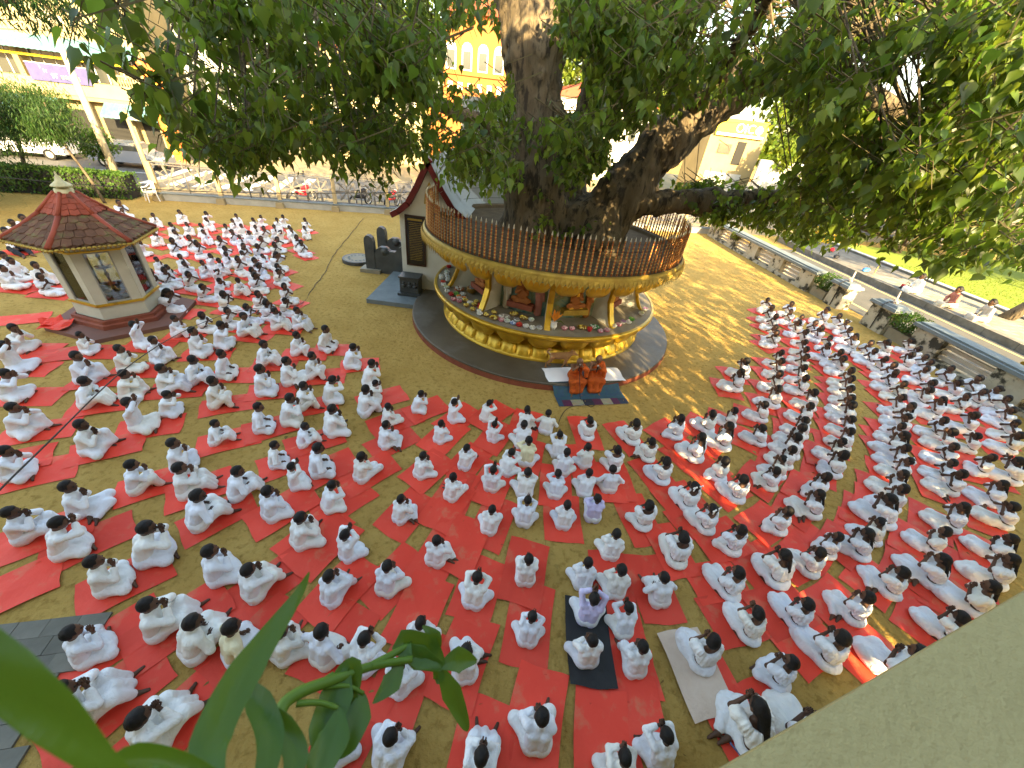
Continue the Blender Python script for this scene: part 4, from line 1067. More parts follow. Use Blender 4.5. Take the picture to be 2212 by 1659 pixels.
# orange house behind the tree
oh = empty('orange_house', (-7.4, 48, 0)); tag(oh, 'orange two storey house with arched windows seen behind the trunk', 'house')
obj('wall', MB().box((0, 4, 6.2), (6.4, 8, 12.4)), M['orangewall'], oh)
obj('wing', MB().box((-.6, 3.5, 2.9), (7.8, 8.6, 5.8)), M['orangewall'], oh)
obj('ledge', MB().box((0, -.06, 8.05), (6.5, .2, .14)), M['orangewall'], oh)
for i in range(4):
    x = -2.45 + 1.55 * i
    ar = [(-.5, 0), (.5, 0), (.5, 1.6), (.43, 1.85), (.25, 2.05), (0, 2.12), (-.25, 2.05), (-.43, 1.85), (-.5, 1.6)]
    mm = Matrix(((1, 0, 0, x), (0, 0, 1, -.05), (0, 1, 0, 8.35), (0, 0, 0, 1)))
    wn = obj('window', MB().prism(ar, 0, .08, M=mm), M['frame'], oh)
    obj('pane', MB().prism([(-.38, .12), (.38, .12), (.38, 1.45), (-.38, 1.45)], 0, .02, M=Matrix(((1, 0, 0, x), (0, 0, 1, -.075), (0, 1, 0, 8.35), (0, 0, 0, 1)))), M['window'], wn)
    for k in range(5):
        a = R(20 + 35 * k); obj('fan_bar', MB().box((x + .22 * math.cos(a), -.07, 9.95 + .22 * math.sin(a)), (.05, .03, .05)), M['orangewall'], wn)
for i in range(6):
    vt = obj('vent', MB().box((-2.5 + .98 * i, -.04, 7.1), (.46, .1, .62)), M['frame'], oh)
    for k in range(3): obj('vent_slot', MB().box((-2.5 + .98 * i - .12 + .12 * k, -.095, 7.1), (.05, .02, .42)), M['orangewall'], vt)
obj('roof', MB().prism([(-3.6, 12.4), (3.6, 12.4), (0, 14.4)], -.5, 8.6, M=Matrix(((1, 0, 0, 0), (0, 0, 1, 0), (0, 1, 0, 0), (0, 0, 0, 1)))), M['tile_red'], oh)
# shop with yellow sign, grey wall, on the right behind the branches
sh = empty('roadside_shop', (18.4, 45, 0)); tag(sh, 'pale roadside shop under a yellow sign board seen below the limbs', 'shop')
obj('wall', MB().box((0, 3, 3.2), (5.2, 6, 6.4)), M['facade'], sh)
obj('door', MB().box((.6, -.03, 4.55), (.8, .1, 1.9)), M['dark'], sh); obj('window', MB().box((-.9, -.03, 4.8), (1.2, .1, .8)), M['window'], sh)
obj('shutter', MB().box((-.2, -.03, 1.5), (3.6, .08, 2.6)), M['greywall'], sh)
sg = empty('shop_sign', (18.4, 44.8, 0)); tag(sg, 'yellow sign board with white letters on the roadside shop', 'sign')
obj('board', MB().box((0, 0, 6.5), (4.6, .14, 1.35)), M['yellow'], sg); obj('lower_strip', MB().box((0, -.02, 5.95), (4.4, .14, .2)), M['textw'], sg)
text('OIC', 1.0, M['textw'], (-.6, -.09, 6.2), sg); obj('emblem', MB().ball((1.6, -.09, 6.5), (.35, .05, .35), 10, 6), M['textw'], sg)
gw = empty('grey_boundary_wall', (24.2, 43, 0), rz=.25); tag(gw, 'long grey boundary wall running right of the roadside shop', 'wall')
for i in range(5): obj('panel', MB().box((-3 + 3.05 * i, 0, 2.2), (3.0, .2, 4.4)), M['greywall'], gw)
# more houses, seen only through gaps between leaves
for i, (x, y, wd, hh, m, lab) in enumerate(((-16.5, 44, 9, 8.5, M['facade2'], 'pale street house behind the left foliage'), (6, 52, 12, 7.5, M['whitewall'], 'white street house between trunk and right limb'), (34, 46, 12, 7, M['facade'], 'cream street house at far right behind leaves'))):
    o = empty('street_house', (x, y, 0), rz=.27); tag(o, lab, 'house', 'street houses')
    obj('wall', MB().box((0, 3, hh / 2), (wd, 6, hh)), m, o); obj('roof', MB().prism([(-wd / 2 - .4, hh), (wd / 2 + .4, hh), (0, hh + 2)], -.5, 6.6, M=Matrix(((1, 0, 0, 0), (0, 0, 1, 0), (0, 1, 0, 0), (0, 0, 0, 1)))), M['tile_red'], o)
    for k in range(int(wd / 2.2)):
        for z_ in (1.7, 4.8):
            wn = obj('window', MB().box((-wd / 2 + 1.3 + 2.2 * k, -.02, z_), (1.1, .08, 1.4)), M['frame'], o); obj('pane', MB().box((-wd / 2 + 1.3 + 2.2 * k, -.07, z_), (.9, .03, 1.2)), M['window'], wn)

# the hall this is seen from: parapet in the corner of the view, the rest behind
BT = Vector((.915, .403)); BNo = Vector((-.403, .915))
hall = empty('temple_hall', (0, 0, 0)); hall.rotation_euler = (0, 0, math.atan2(BT.y, BT.x)); tag(hall, 'cream plastered temple hall whose parapet edge fills the lower right corner', 'building')
pm = MB(); N = 60
for (a0, a1, seg) in ((-18, 5.0, 1),):
    pm.box(((a0 + a1) / 2, -.12, 4.25), (a1 - a0 - .001, .235, 1.0))
obj('parapet', pm, M['parapet'], hall)
obj('balcony_slab', MB().box((-6.5, -.95, 3.65), (23, 1.9, .2)), M['parapet'], hall)
obj('front_wall', MB().box((-20, -7.9, 5.9), (50, 12, 11.8)), M['facade'], hall)
obj('roof', MB().box((-20, -7.9, 11.95), (50.6, 12.8, .3)), M['greywall'], hall)
obj('lower_wall', MB().box((-6.5, -1.2, 1.77), (23, .3, 3.54)), M['facade'], hall)

# ================================================================== trees, hedge
def make_tree(name, label, x, y, trunk_h, cr, cz, n, m, size, tr=.16, group=None, lean=(0, 0), droop=.2, four=True, clumps=26, seed=0):
    root = empty(name, (x, y, 0)); tag(root, label, 'tree', group)
    rg = np.random.default_rng(seed + 100)
    top = np.array([lean[0], lean[1], trunk_h])
    obj('trunk', MB().tube([(0, 0, -.05), (lean[0] * .3, lean[1] * .3, trunk_h * .4), (lean[0] * .8, lean[1] * .8, trunk_h * .8), tuple(top)], [tr, tr * .8, tr * .65, tr * .5], 10), M['bark'], root, smooth=True)
    cen = np.array([lean[0], lean[1], cz]); br = MB(); C = []
    for i in range(clumps):
        u = rg.normal(0, 1, 3); u /= np.linalg.norm(u); C.append(cen + u * np.array(cr) * rg.uniform(.35, .95))
        if i % 2 == 0: br.tube([tuple(top * .95), tuple((top + C[-1]) / 2 + np.array([0, 0, .2])), tuple(C[-1])], [tr * .4, tr * .25, .02], 5, cap=False)
    obj('limbs', br, M['bark'], root)
    C = np.array(C); p = C[rg.integers(0, clumps, n)] + rg.normal(0, 1, (n, 3)) * np.array(cr) * .20
    V, F = leaf_cloud(p, rg.uniform(.6, 1.2, n) * size, LEAFN if droop > .7 else LEAF4, LEAF4F, rg, droop)
    o = link('crown', np_mesh('crown', V, F, m), root); o['kind'] = 'stuff'
    return root
make_tree('feathery_tree', 'dark feathery tree leaning over the hedge at the left edge', -22.6, 14.4, 2.4, (2.4, 2.6, 2.3), 2.9, 26000, M['leaf2'], .19, .12, 'feathery trees', (-.6, .2), .75, seed=1)
make_tree('feathery_tree', 'feathery tree with bright sunlit tips before the shop banner', -25.0, 19.6, 2.6, (2.8, 1.9, 1.7), 3.3, 20000, M['leaf2'], .18, .10, 'feathery trees', (.5, .2), .75, seed=2)
make_tree('feathery_tree', 'slender feathery tree standing behind the kiosk roof', -20.2, 18.4, 2.4, (1.3, 1.1, .9), 3.0, 4000, M['leaf2'], .18, .07, 'feathery trees', (-.9, .2), .75, seed=3)
make_tree('feathery_tree', 'sparse overhanging feathery tree in the top left corner', -16.0, 6.6, 6.4, (1.7, 1.3, .42), 6.25, 1500, M['leaf2'], .15, .09, 'feathery trees', (6.0, 2.5), .75, seed=4)
make_tree('ball_tree', 'small round clipped tree above the hedge', -23.0, 21.9, 1.4, (.8, .8, .7), 2.0, 1500, M['leafh'], .13, .06, None, seed=5)
for i, (x, y, th, cr, cz, n, m, lab) in enumerate((
        (-36, 44, 4, (6, 4, 4), 8, 3200, M['leaf3'], 'sunlit tree beyond the shop building roof at left'),
        (-16, 56, 5, (7, 5, 5), 10, 4200, M['leaf3'], 'tall sunlit tree left of the orange house'),
        (1.5, 60, 5, (6, 5, 5), 9.5, 3600, M['leaf3'], 'bright tree right of the orange house'),
        (14, 62, 5, (8, 5, 5), 9.5, 4200, M['leaf3'], 'bright tree behind the roadside shop'),
        (27, 50, 4, (6, 4, 4), 7.5, 3600, M['leaf3'], 'bright yellow-green tree above the grey boundary wall'),
        (33, 36, 4, (5, 5, 4), 6.5, 4200, M['leaf2'], 'broad tree beyond the lawn at upper right'),
        (27, 31, 3, (3.5, 3, 3), 5.0, 3600, M['leaf3'], 'sunny tree at the lawn corner behind the branches'),
        (36, 22, 4, (5, 5, 4), 6.5, 4200, M['leaf2'], 'dark tree on the lawn at the right edge'),
        (46, 32, 5, (7, 6, 5), 8.5, 3600, M['leaf3'], 'farther sunny tree beyond the lawn'))):
    make_tree('street_tree', lab, x, y, th, cr, cz, n, m, .62, .3, 'street trees', seed=20 + i, clumps=34)
make_tree('roadside_tree', 'dark leaning trunk of a roadside tree at the right edge', 21.6, 17.6, 4.2, (3.2, 3.2, 2.0), 6.2, 3500, M['leaf2'], .3, .27, None, (2.6, -1.0), seed=40)
# hedge along the fence line
hd = empty('hedge', (-23.4, 18.95, 0), rz=math.atan2(.29, 1)); tag(hd, 'clipped dark green hedge with sunlit top left of the fence', 'hedge')
n = 9000; p = np.stack([nrg.uniform(-4.2, 3.6, n), nrg.uniform(-.55, .55, n), nrg.uniform(.02, 1.12, n)], 1)
e = nrg.integers(0, 3, n); p[e == 0, 1] = np.sign(p[e == 0, 1]) * .55; p[e == 1, 2] = 1.12 + nrg.normal(0, .03, (e == 1).sum())
V, F = leaf_cloud(p, nrg.uniform(.07, .13, n), LEAF4, LEAF4F, nrg, .2)
o = link('foliage', np_mesh('foliage', V, F, M['leafh']), hd); o['kind'] = 'stuff'
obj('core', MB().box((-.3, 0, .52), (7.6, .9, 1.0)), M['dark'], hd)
leaf_bush('yellow_croton', 'yellow leaved croton bush beyond the stone wall corner', (20.5, 30.5, 0), (1.6, .9, .55), 1500, mat('croton_leaf', (.42, .36, .02), None, island=.3, transl=.35), 'bush', .13)
leaf_bush('young_banana', 'big pale sunlit leaf clump left of the boundary wall', (21.9, 42.4, 3.8), (1.3, .8, 1.3), 500, M['leaf3'], 'plant', .45)
# the tree beside the hall that dapples the sunlight on the right of the yard
rt = empty('yard_tree', (9.5, -1.5, 0)); tag(rt, 'leafy yard tree beside the hall, outside the picture', 'tree')
obj('trunk', MB().tube([(0, 0, -.05), (.2, -.2, 2), (.1, -.5, 5)], [.4, .3, .2], 10), M['bark'], rt, smooth=True)
n = 30000
pp = []
cl = []
for i in range(330):
    t, nn, zz = rnd.uniform(5.2, 19), rnd.uniform(-9.5, -2.2), (rnd.uniform(1.2, 5.0) if rnd.random() < .70 else rnd.uniform(5.0, 9.6))
    cl.append((t, nn, zz))
for i in range(n):
    t, nn, zz = rnd.choice(cl); t += rnd.gauss(0, .55); nn += rnd.gauss(0, .55); zz += rnd.gauss(0, .45)
    if zz < 1.2: zz = 1.2
    q = BT * t + BNo * min(nn, -1.4); pp.append((q.x, q.y, zz))
V, F = leaf_cloud(np.array(pp), nrg.uniform(.16, .34, n), LEAF4, LEAF4F, nrg, .2, origin=(9.5, -1.5, 0))
o = link('crown', np_mesh('crown', V, F, M['leaf']), rt); o['kind'] = 'stuff'

# ================================================================== people
def fold(amp, seed, f=1.0):
    def d(P):
        x, y, z = P[:, 0] * f, P[:, 1] * f, P[:, 2] * f
        a = np.abs(np.sin(17 * x + 13 * z + 2.6 * np.sin(9 * y + seed) + 2.0 * np.sin(11 * z + 2 * seed)))
        b = np.abs(np.sin(15 * y - 16 * z + 2.4 * np.sin(10 * x + 1.7 * seed) + seed))
        c = np.sin(7 * x + 3 * seed) * np.sin(6 * y + seed) * np.sin(5 * z + 2)
        g = np.abs(np.sin(31 * x - 22 * y + 27 * z + 3 * np.sin(8 * x + seed) + 2 * np.sin(9 * z)))
        return amp * (.5 * (1 - 1.7 * a ** .6) * (.5 + .5 * c) + .45 * (1 - 1.7 * b ** .6) * (.5 - .5 * c) + .28 * (1 - 1.6 * g ** .7))
    return d
def rotm(pitch, yaw): return np.array(Matrix.Rotation(-yaw, 3, 'Z') @ Matrix.Rotation(-pitch, 3, 'X'))
def v3(*a): return np.array(a, float)
LEGS = {
    'cross':   (v3(-.215, .19, .10), v3(.215, .19, .10), v3(.09, .26, .055), v3(-.09, .22, .05)),
    'oneup':   (v3(-.13, .25, .27), v3(.25, .20, .10), v3(-.12, .33, .05), v3(-.06, .24, .05)),
    'kneesup': (v3(-.12, .27, .26), v3(.13, .27, .25), v3(-.10, .38, .05), v3(.10, .38, .05)),
    'side':    (v3(-.05, .36, .09), v3(.12, .36, .12), v3(-.27, .20, .05), v3(-.20, .13, .06)),
    'forward': (v3(-.12, .37, .12), v3(.12, .37, .13), v3(-.15, .14, .05), v3(.14, .15, .05)),
    'bench':   (v3(-.15, .33, .10), v3(.15, .33, .10), v3(-.10, .36, -.21), v3(.11, .40, -.21)),
    'kerb':    (v3(-.11, .32, .07), v3(.11, .32, .08), v3(-.12, .40, -.27), v3(.12, .42, -.27)),
    'stretch': (v3(-.13, .36, .12), v3(.12, .40, .09), v3(-.10, .66, .05), v3(.08, .70, .05)),
}
VAR = {}
def hand_pray(mb, B, d, nrm, m=0):
    x = np.cross(d, nrm)
    for s in (-1, 1):
        W = B + s * .017 * x
        mb.tube([W - d * .02, W + d * .03, W + d * .07], [.017, .020, .017], 6, m)
        for j, L in enumerate((.045, .056, .053, .036)):
            a = W + d * .062 + nrm * (j - 1.5) * .013
            mb.tube([a, a + d * L * .55 - x * s * .002, a + d * L - x * s * .007], [.0085, .008, .005], 5, m)
        a = W + d * .015 + nrm * -.018
        mb.tube([a, a + d * .025 - nrm * .014, a + d * .05 - nrm * .012], [.0095, .009, .006], 5, m)
def hand_rest(mb, W, d, up, side, m=0):
    x = np.cross(d, up)
    mb.tube([W - d * .02, W + d * .03, W + d * .065 - up * .005], [.017, .021, .019], 6, m)
    for j, L in enumerate((.046, .056, .052, .04)):
        a = W + d * .06 + x * (j - 1.5) * .0145
        mb.tube([a, a + d * L * .5 - up * .004, a + d * L * .9 - up * .02], [.0085, .008, .005], 5, m)
    a = W + d * .01 - x * side * .018
    mb.tube([a, a + d * .022 - x * side * .016, a + d * .045 - x * side * .018], [.0095, .009, .006], 5, m)
def elbow(S, W, side, down=.6):
    L1 = L2 = .185
    D = W - S; d = np.linalg.norm(D); D /= d
    if d > L1 + L2 - .002: return S + D * L1
    a = (L1 * L1 - L2 * L2 + d * d) / (2 * d); h = math.sqrt(max(0, L1 * L1 - a * a))
    pole = v3(side * .75, -.25, -down); pole -= D * (pole @ D); pole /= np.linalg.norm(pole)
    return S + D * a + pole * h
def build_person(key, top, legs, hands, lean=.12, hp=.1, yaw=0.0, hair='short', seed=1.0, skin='skin', hs=.0155):
    P0 = v3(0, 0, .105)
    up = lambda t, a: P0 + t * v3(0, math.sin(a), math.cos(a))
    waist, chest, nb = up(.10, lean * .6), up(.235, lean * .9), up(.355, lean * 1.05)
    hR = rotm(hp, yaw)
    nk = nb + v3(0, .012, .06); hc = nk + hR @ v3(0, .02, .085)
    hx = lambda x, y, z: hc + hR @ v3(x, y, z)
    kl, kr, al, ar = LEGS[legs]
    hipl, hipr = P0 + v3(-.075, .02, -.005), P0 + v3(.075, .02, -.005)
    SH = {s: nb + v3(s * .128, -.005, -.035) for s in (-1, 1)}
    mbh = MB(); EW = {}
    fwd = v3(math.sin(yaw), math.cos(yaw), 0)
    if hands in ('chin', 'face', 'fore', 'high'):
        off = {'chin': (.115, -.185, .25), 'face': (.115, -.11, .15), 'fore': (.115, -.045, .05), 'high': (.10, .06, -.1)}[hands]
        B = hc + fwd * off[0] + v3(0, 0, off[1]); d = v3(fwd[0] * off[2] * -.3, -off[2] * .55 * fwd[1] + .12, 1); d /= np.linalg.norm(d)
        n_ = np.cross(v3(fwd[1], -fwd[0], 0), d); n_ /= np.linalg.norm(n_)
        hand_pray(mbh, B, d, n_)
        for s in (-1, 1): W = B + v3(s * .02, 0, 0) - d * .012; EW[s] = (elbow(SH[s], W, s), W)
    elif hands == 'lap':
        for s, k in ((-1, kl), (1, kr)):
            W = k * .72 + v3(0, .0, .105); W[0] *= .9; EW[s] = (elbow(SH[s], W, s, .3), W); d = v3(-s * .3, 1, -.25); d /= np.linalg.norm(d); hand_rest(mbh, W, d, v3(0, .25, 1), s)
    elif hands == 'mic':
        B = hc + v3(0, .16, -.20)
        for s in (-1, 1):
            W = B + v3(s * .028, -.03, -.02 * s); EW[s] = (elbow(SH[s], W, s), W); d = v3(-s * .55, .3, .75); d /= np.linalg.norm(d); hand_rest(mbh, W, d, v3(-s, 0, .2), s)
    elif hands == 'cheek':
        for s in (-1, 1):
            W = hx(s * .05, .07, -.10); EW[s] = (elbow(SH[s], W, s, 1.0), W); hand_rest(mbh, W, hR @ v3(0, -.1, 1), hR @ v3(s, .3, 0), s)
    L = [('c', hipl, hipr, .085, .085), ('c', P0, waist, .08, .066), ('c', waist + v3(-.04, 0, 0), chest + v3(-.05, 0, 0), .060, .064), ('c', waist + v3(.04, 0, 0), chest + v3(.05, 0, 0), .060, .064),
         ('c', chest + v3(-.05, 0, .02), nb + v3(-.06, 0, -.06), .062, .044), ('c', chest + v3(.05, 0, .02), nb + v3(.06, 0, -.06), .062, .044), ('c', nb + v3(0, -.005, -.05), nk + hR @ v3(0, 0, .03), .05, .038)]
    for s in (-1, 1):
        e, W = EW[s]
        L += [('c', nb + v3(s * .05, 0, -.04), SH[s], .045, .045), ('c', SH[s], e, .040, .031), ('c', e, W, .031, .021)]
    for hip, k, a, s in ((hipl, kl, al, -1), (hipr, kr, ar, 1)):
        t = (a - k) / max(1e-6, np.linalg.norm(a - k))
        fd = v3(.35 * s, 1, 0) if legs in ('bench', 'kerb', 'kneesup', 'oneup', 'stretch') else v3(-s * .9, .25, 0)
        if legs == 'side': fd = v3(-1, -.1, 0)
        if legs == 'forward': fd = v3(0, -1, 0)
        fd = fd / np.linalg.norm(fd)
        L += [('c', hip, k, .070, .052), ('c', k, a, .050, .032), ('c', a + v3(0, 0, -.015), a + fd * .115 + v3(0, 0, -.03), .030, .020)]
    head = [('e', hc, (.072, .086, .096)), ('c', hx(0, .02, -.03), hx(0, .045, -.075), .055, .032), ('e', hx(0, .088, -.018), (.014, .022, .022)), ('e', hx(-.074, .005, -.01), (.012, .022, .03)), ('e', hx(.074, .005, -.01), (.012, .022, .03)), ('e', hx(0, .08, -.055), (.026, .012, .012))]
    lo, hi = bounds(L + head, .03)
    def f(P):
        d = prims(P, L, .03); h = prims(P, head, .012); d = smin(d, h, .02)
        for s in (-1, 1): d = np.maximum(d, -(np.sqrt(((P - hx(s * .03, .092, .008).astype(np.float32)) ** 2).sum(1)) - .014))
        return d
    body = sdf_mb(f, lo, hi, hs)
    o = len(body.v); body.v += mbh.v; body.f += [tuple(i + o for i in q) for q in mbh.f]; body.m += [0] * len(mbh.f)
    for s in (-1, 1): body.ball(tuple(hx(s * .03, .078, .006)), .012, 6, 4, 1)
    out = {'body': body.mesh('body', [M[skin], M['eye']], True)}
    # hair
    if hair != 'shaved':
        H = [('e', hx(0, -.008, .012), (.080, .094, .101))]
        if hair == 'bob': H += [('e', hx(0, -.05, -.03), (.082, .06, .085)), ('e', hx(-.06, -.01, -.03), (.03, .045, .06)), ('e', hx(.06, -.01, -.03), (.03, .045, .06))]
        if hair in ('plait', 'plaits', 'bows', 'bun', 'long'): H += [('e', hx(0, -.045, -.02), (.075, .055, .075))]
        if hair == 'bun': H += [('e', hx(0, -.105, -.03), (.05, .045, .045))]
        if hair == 'long': H += [('c', hx(0, -.07, -.03), nb + v3(0, -.12, -.06), .06, .055), ('c', nb + v3(0, -.12, -.06), nb + v3(.02, -.17, -.27), .055, .02)]
        if hair == 'plait': H += [('c', hx(.0, -.09, -.06), nb + v3(.02, -.115, -.06), .026, .024), ('c', nb + v3(.02, -.115, -.06), nb + v3(.03, -.13, -.2), .024, .02), ('c', nb + v3(.03, -.13, -.2), nb + v3(.03, -.12, -.27), .02, .008)]
        if hair == 'plaits':
            for s in (-1, 1): H += [('c', hx(s * .05, -.075, -.05), nb + v3(s * .075, -.10, -.05), .023, .021), ('c', nb + v3(s * .075, -.10, -.05), nb + v3(s * .085, -.12, -.2), .021, .010)]
        if hair == 'bows':
            for s in (-1, 1): H += [('e', hx(s * .075, -.05, .02), (.03, .03, .04))]
        lo, hi = bounds(H, .02)
        zc = {'short': -.035, 'bob': -.10}.get(hair, -.07)
        def fh(P):
            d = prims(P, H, .02) + .0030 * np.sin(P[:, 0] * 110 + 3 * np.sin(P[:, 2] * 60)) * np.sin(P[:, 2] * 95 + P[:, 1] * 80)
            q = (P - hc.astype(np.float32)) @ hR.astype(np.float32)       # head frame
            face = np.minimum(q[:, 1] - .030 + .55 * np.abs(q[:, 0]) * 0, .070 - q[:, 2] + .25 * (q[:, 1] - .05))     # in front of the ears and under the fringe
            d = np.maximum(d, np.minimum(face, .06))
            if hair == 'short': d = np.maximum(d, (zc - q[:, 2]) - .35 * (q[:, 1] + .05) * 0)
            return d
        out['hair'] = sdf_mb(fh, lo, hi, .0125).mesh('hair', M['hair'], True)
    if hair == 'bows':
        rb = MB()
        for s in (-1, 1):
            c = hx(s * .075, -.085, .035)
            for t in (-1, 1): rb.ball(tuple(c + hR @ v3(t * .03, 0, .012)), (.032, .016, .022), 6, 4)
            rb.ball(tuple(c), .014, 6, 4); rb.tube([tuple(c), tuple(c + v3(s * .02, -.01, -.07))], [.012, .014], 4)
        out['ribbon'] = rb.mesh('ribbon', M['ribbon'], True)
    # clothes
    fd = fold(.0062, seed)
    if top == 'shirt':
        Lt = [('c', P0 + v3(-.06, -.01, -.05), waist + v3(-.05, 0, 0), .098, .088), ('c', P0 + v3(.06, -.01, -.05), waist + v3(.05, 0, 0), .098, .088), ('c', waist + v3(-.05, 0, 0), chest + v3(-.055, 0, .01), .088, .088), ('c', waist + v3(.05, 0, 0), chest + v3(.055, 0, .01), .088, .088), ('c', chest + v3(-.06, 0, .02), nb + v3(-.07, 0, -.055), .082, .058), ('c', chest + v3(.06, 0, .02), nb + v3(.07, 0, -.055), .082, .058), ('c', nb + v3(0, 0, -.05), nb + v3(0, .005, .012), .07, .052)]
        for s in (-1, 1):
            e, W = EW[s]; Lt += [('c', nb + v3(s * .06, 0, -.045), SH[s], .054, .050), ('c', SH[s], e, .050, .044), ('c', e, e + (W - e) * .74, .043, .036)]
        cut = None
    elif top == 'blouse':
        Lt = [('c', waist + v3(-.045, 0, .045), chest + v3(-.055, 0, .01), .098, .094), ('c', waist + v3(.045, 0, .045), chest + v3(.055, 0, .01), .098, .094), ('c', chest + v3(-.06, 0, .02), nb + v3(-.06, 0, -.07), .10, .075), ('c', chest + v3(.06, 0, .02), nb + v3(.06, 0, -.07), .10, .075),
              ('e', nb + v3(0, -.005, -.115), (.185, .135, .075))]
        for s in (-1, 1):
            e, W = EW[s]; Lt += [('c', nb + v3(s * .08, 0, -.06), SH[s], .065, .066), ('c', SH[s], SH[s] + (e - SH[s]) * .62, .064, .078)]
        c0 = (nb + v3(0, -.02, .045)).astype(np.float32)
        wz = float(waist[2] - .015)
        cut = lambda P: np.maximum(-(np.sqrt((((P - c0) / np.array([1.25, 1.1, 1], np.float32)) ** 2).sum(1)) - .095), wz - P[:, 2])
        f1 = fold(.006, seed + 2)
        def fd(P):
            q = P - (nb.astype(np.float32)); a = np.arctan2(q[:, 0], q[:, 1]); rr = np.sqrt(q[:, 0] ** 2 + q[:, 1] ** 2)
            return f1(P) * .8 + .006 * np.sin(a * 22 + 2 * np.sin(a * 5 + seed)) * np.clip((rr - .06) * 12, 0, 1)
    elif top == 'robe':
        Lt = [('c', P0 + v3(-.06, 0, -.03), chest + v3(-.06, .0, -.02), .11, .10), ('c', P0 + v3(.06, 0, -.03), chest + v3(.045, .0, -.07), .11, .09), ('c', chest + v3(-.05, .01, 0), nb + v3(-.08, .01, -.02), .10, .065), ('c', chest + v3(.03, .045, -.05), nb + v3(-.06, .05, -.04), .075, .05), ('c', chest + v3(.03, -.045, -.05), nb + v3(-.06, -.04, -.04), .075, .05)]
        e, W = EW[-1]; Lt += [('c', SH[-1], e, .068, .066), ('c', e, e + (W - e) * .55, .066, .05), ('c', e, e + v3(-.02, .02, -.16), .06, .05)]
        cut = None; fd = fold(.010, seed, .8)
    lo, hi = bounds(Lt, .03)
    def ft(P):
        d = prims(P, Lt, .022) + fd(P)
        return np.maximum(d, cut(P)) if cut is not None else d
    tn = {'shirt': 'shirt', 'blouse': 'blouse', 'robe': 'robe_top'}[top]
    out[tn] = sdf_mb(ft, lo, hi, .0125).mesh(tn, M['robe'] if top == 'robe' else M['cloth'], True)
    # lower garment
    inf = .016 if legs == 'stretch' else (.024 if top == 'blouse' else .018)
    Lb = [('c', hipl, hipr, .105, .105), ('c', P0 + v3(-.05, 0, .0), P0 + v3(.05, 0, .0), .11, .11)]
    rl = .066 + (0.02 if top == 'blouse' else 0)
    for hip, k, a, s in ((hipl, kl, al, -1), (hipr, kr, ar, 1)):
        sh_ = a - (a - k) * (.12 if top == 'shirt' else .18)
        Lb += [('c', hip, k, .07 + inf, .05 + inf), ('c', k, sh_, .05 + inf, .036 + inf * .8)]
    if legs not in ('stretch',):
        mk = (kl + kr) / 2; ma = (al + ar) / 2
        Lb += [('c', P0 + v3(0, .07, -.02), mk * .85 + v3(0, 0, -.0), .075, .055 + inf * .5)]
        if legs == 'cross': Lb += [('e', v3(0, .16, .085), (.21, .11, .042)), ('e', v3(0, .23, .06), (.15, .075, .035))]
        if legs in ('kneesup', 'oneup'): Lb += [('c', kl * .9 + v3(0, 0, -.03), kr * .9 + v3(0, 0, -.03), .045, .045), ('c', (kl + kr) / 2 + v3(0, .02, -.03), (al + ar) / 2 + v3(0, 0, .02), .06, .05)]
        if legs in ('forward', 'side') and top == 'blouse': Lb += [('e', (mk * .7 + v3(0, .02, -.02)), (.19, .25, .085))]
        if legs in ('bench', 'kerb'): Lb += [('c', mk, ma + v3(0, 0, .07), .09, .075), ('c', kl, kr, .075, .075), ('c', al + v3(0, 0, .07), ar + v3(0, 0, .07), .07, .07)]
    if top == 'blouse': Lb += [('e', P0 + v3(0, -.005, -.01), (.175, .16, .085))]
    fl = fold(.0080, seed + 5, .8)
    lo, hi = bounds(Lb, .03)
    floor = -.001 if legs not in ('bench', 'kerb') else -9
    def fb(P):
        d = prims(P, Lb, .034) + fl(P)
        if top == 'blouse': d = d + .0045 * np.abs(np.sin(46 * P[:, 0] + 2.2 * np.sin(11 * P[:, 1] + seed) + 14 * P[:, 2])) - .0025
        d = np.maximum(d, floor + .004 - P[:, 2])
        if top == 'blouse': d = np.maximum(d, P[:, 2] - float(waist[2] - .035) - 4 * np.clip(P[:, 1] - .09, 0, 1))
        return d
    bn_ = {'shirt': 'sarong', 'blouse': 'skirt', 'robe': 'robe_skirt'}[top]
    out[bn_] = sdf_mb(fb, lo, hi, .0135).mesh(bn_, M['robe'] if top == 'robe' else M['cloth'], True)
    out['_head'] = hc; out['_hands'] = hands; out['_hair'] = hair; out['_nb'] = nb; out['_top'] = tn; out['_bot'] = bn_
    VAR[key] = out
build_person('b0', 'shirt', 'cross', 'chin', .14, .08, seed=1.1)
build_person('b1', 'shirt', 'cross', 'fore', .26, .42, seed=2.3)
build_person('b2', 'shirt', 'oneup', 'chin', .20, .18, .15, seed=3.7)
build_person('b3', 'shirt', 'cross', 'lap', .18, .22, -.2, seed=4.1)
build_person('b4', 'shirt', 'kneesup', 'face', .12, .12, seed=5.9)
build_person('b5', 'shirt', 'cross', 'face', .32, .30, .25, seed=6.2)
build_person('b6', 'shirt', 'oneup', 'face', .24, .25, -.1, seed=7.4)
build_person('b7', 'shirt', 'cross', 'high', .05, .05, seed=8.1)
build_person('b8', 'shirt', 'kneesup', 'lap', .28, .25, .55, seed=9.3)
build_person('b9', 'shirt', 'side', 'chin', .16, .05, -.35, seed=10.7)
build_person('g7', 'blouse', 'cross', 'face', .12, .02, .3, hair='bob', seed=9.9)
build_person('g8', 'blouse', 'forward', 'fore', .30, .45, -.25, hair='plait', seed=11.3)
build_person('g0', 'blouse', 'forward', 'chin', .14, .10, hair='bob', seed=1.7)
build_person('g1', 'blouse', 'forward', 'fore', .20, .34, .1, hair='bob', seed=2.9)
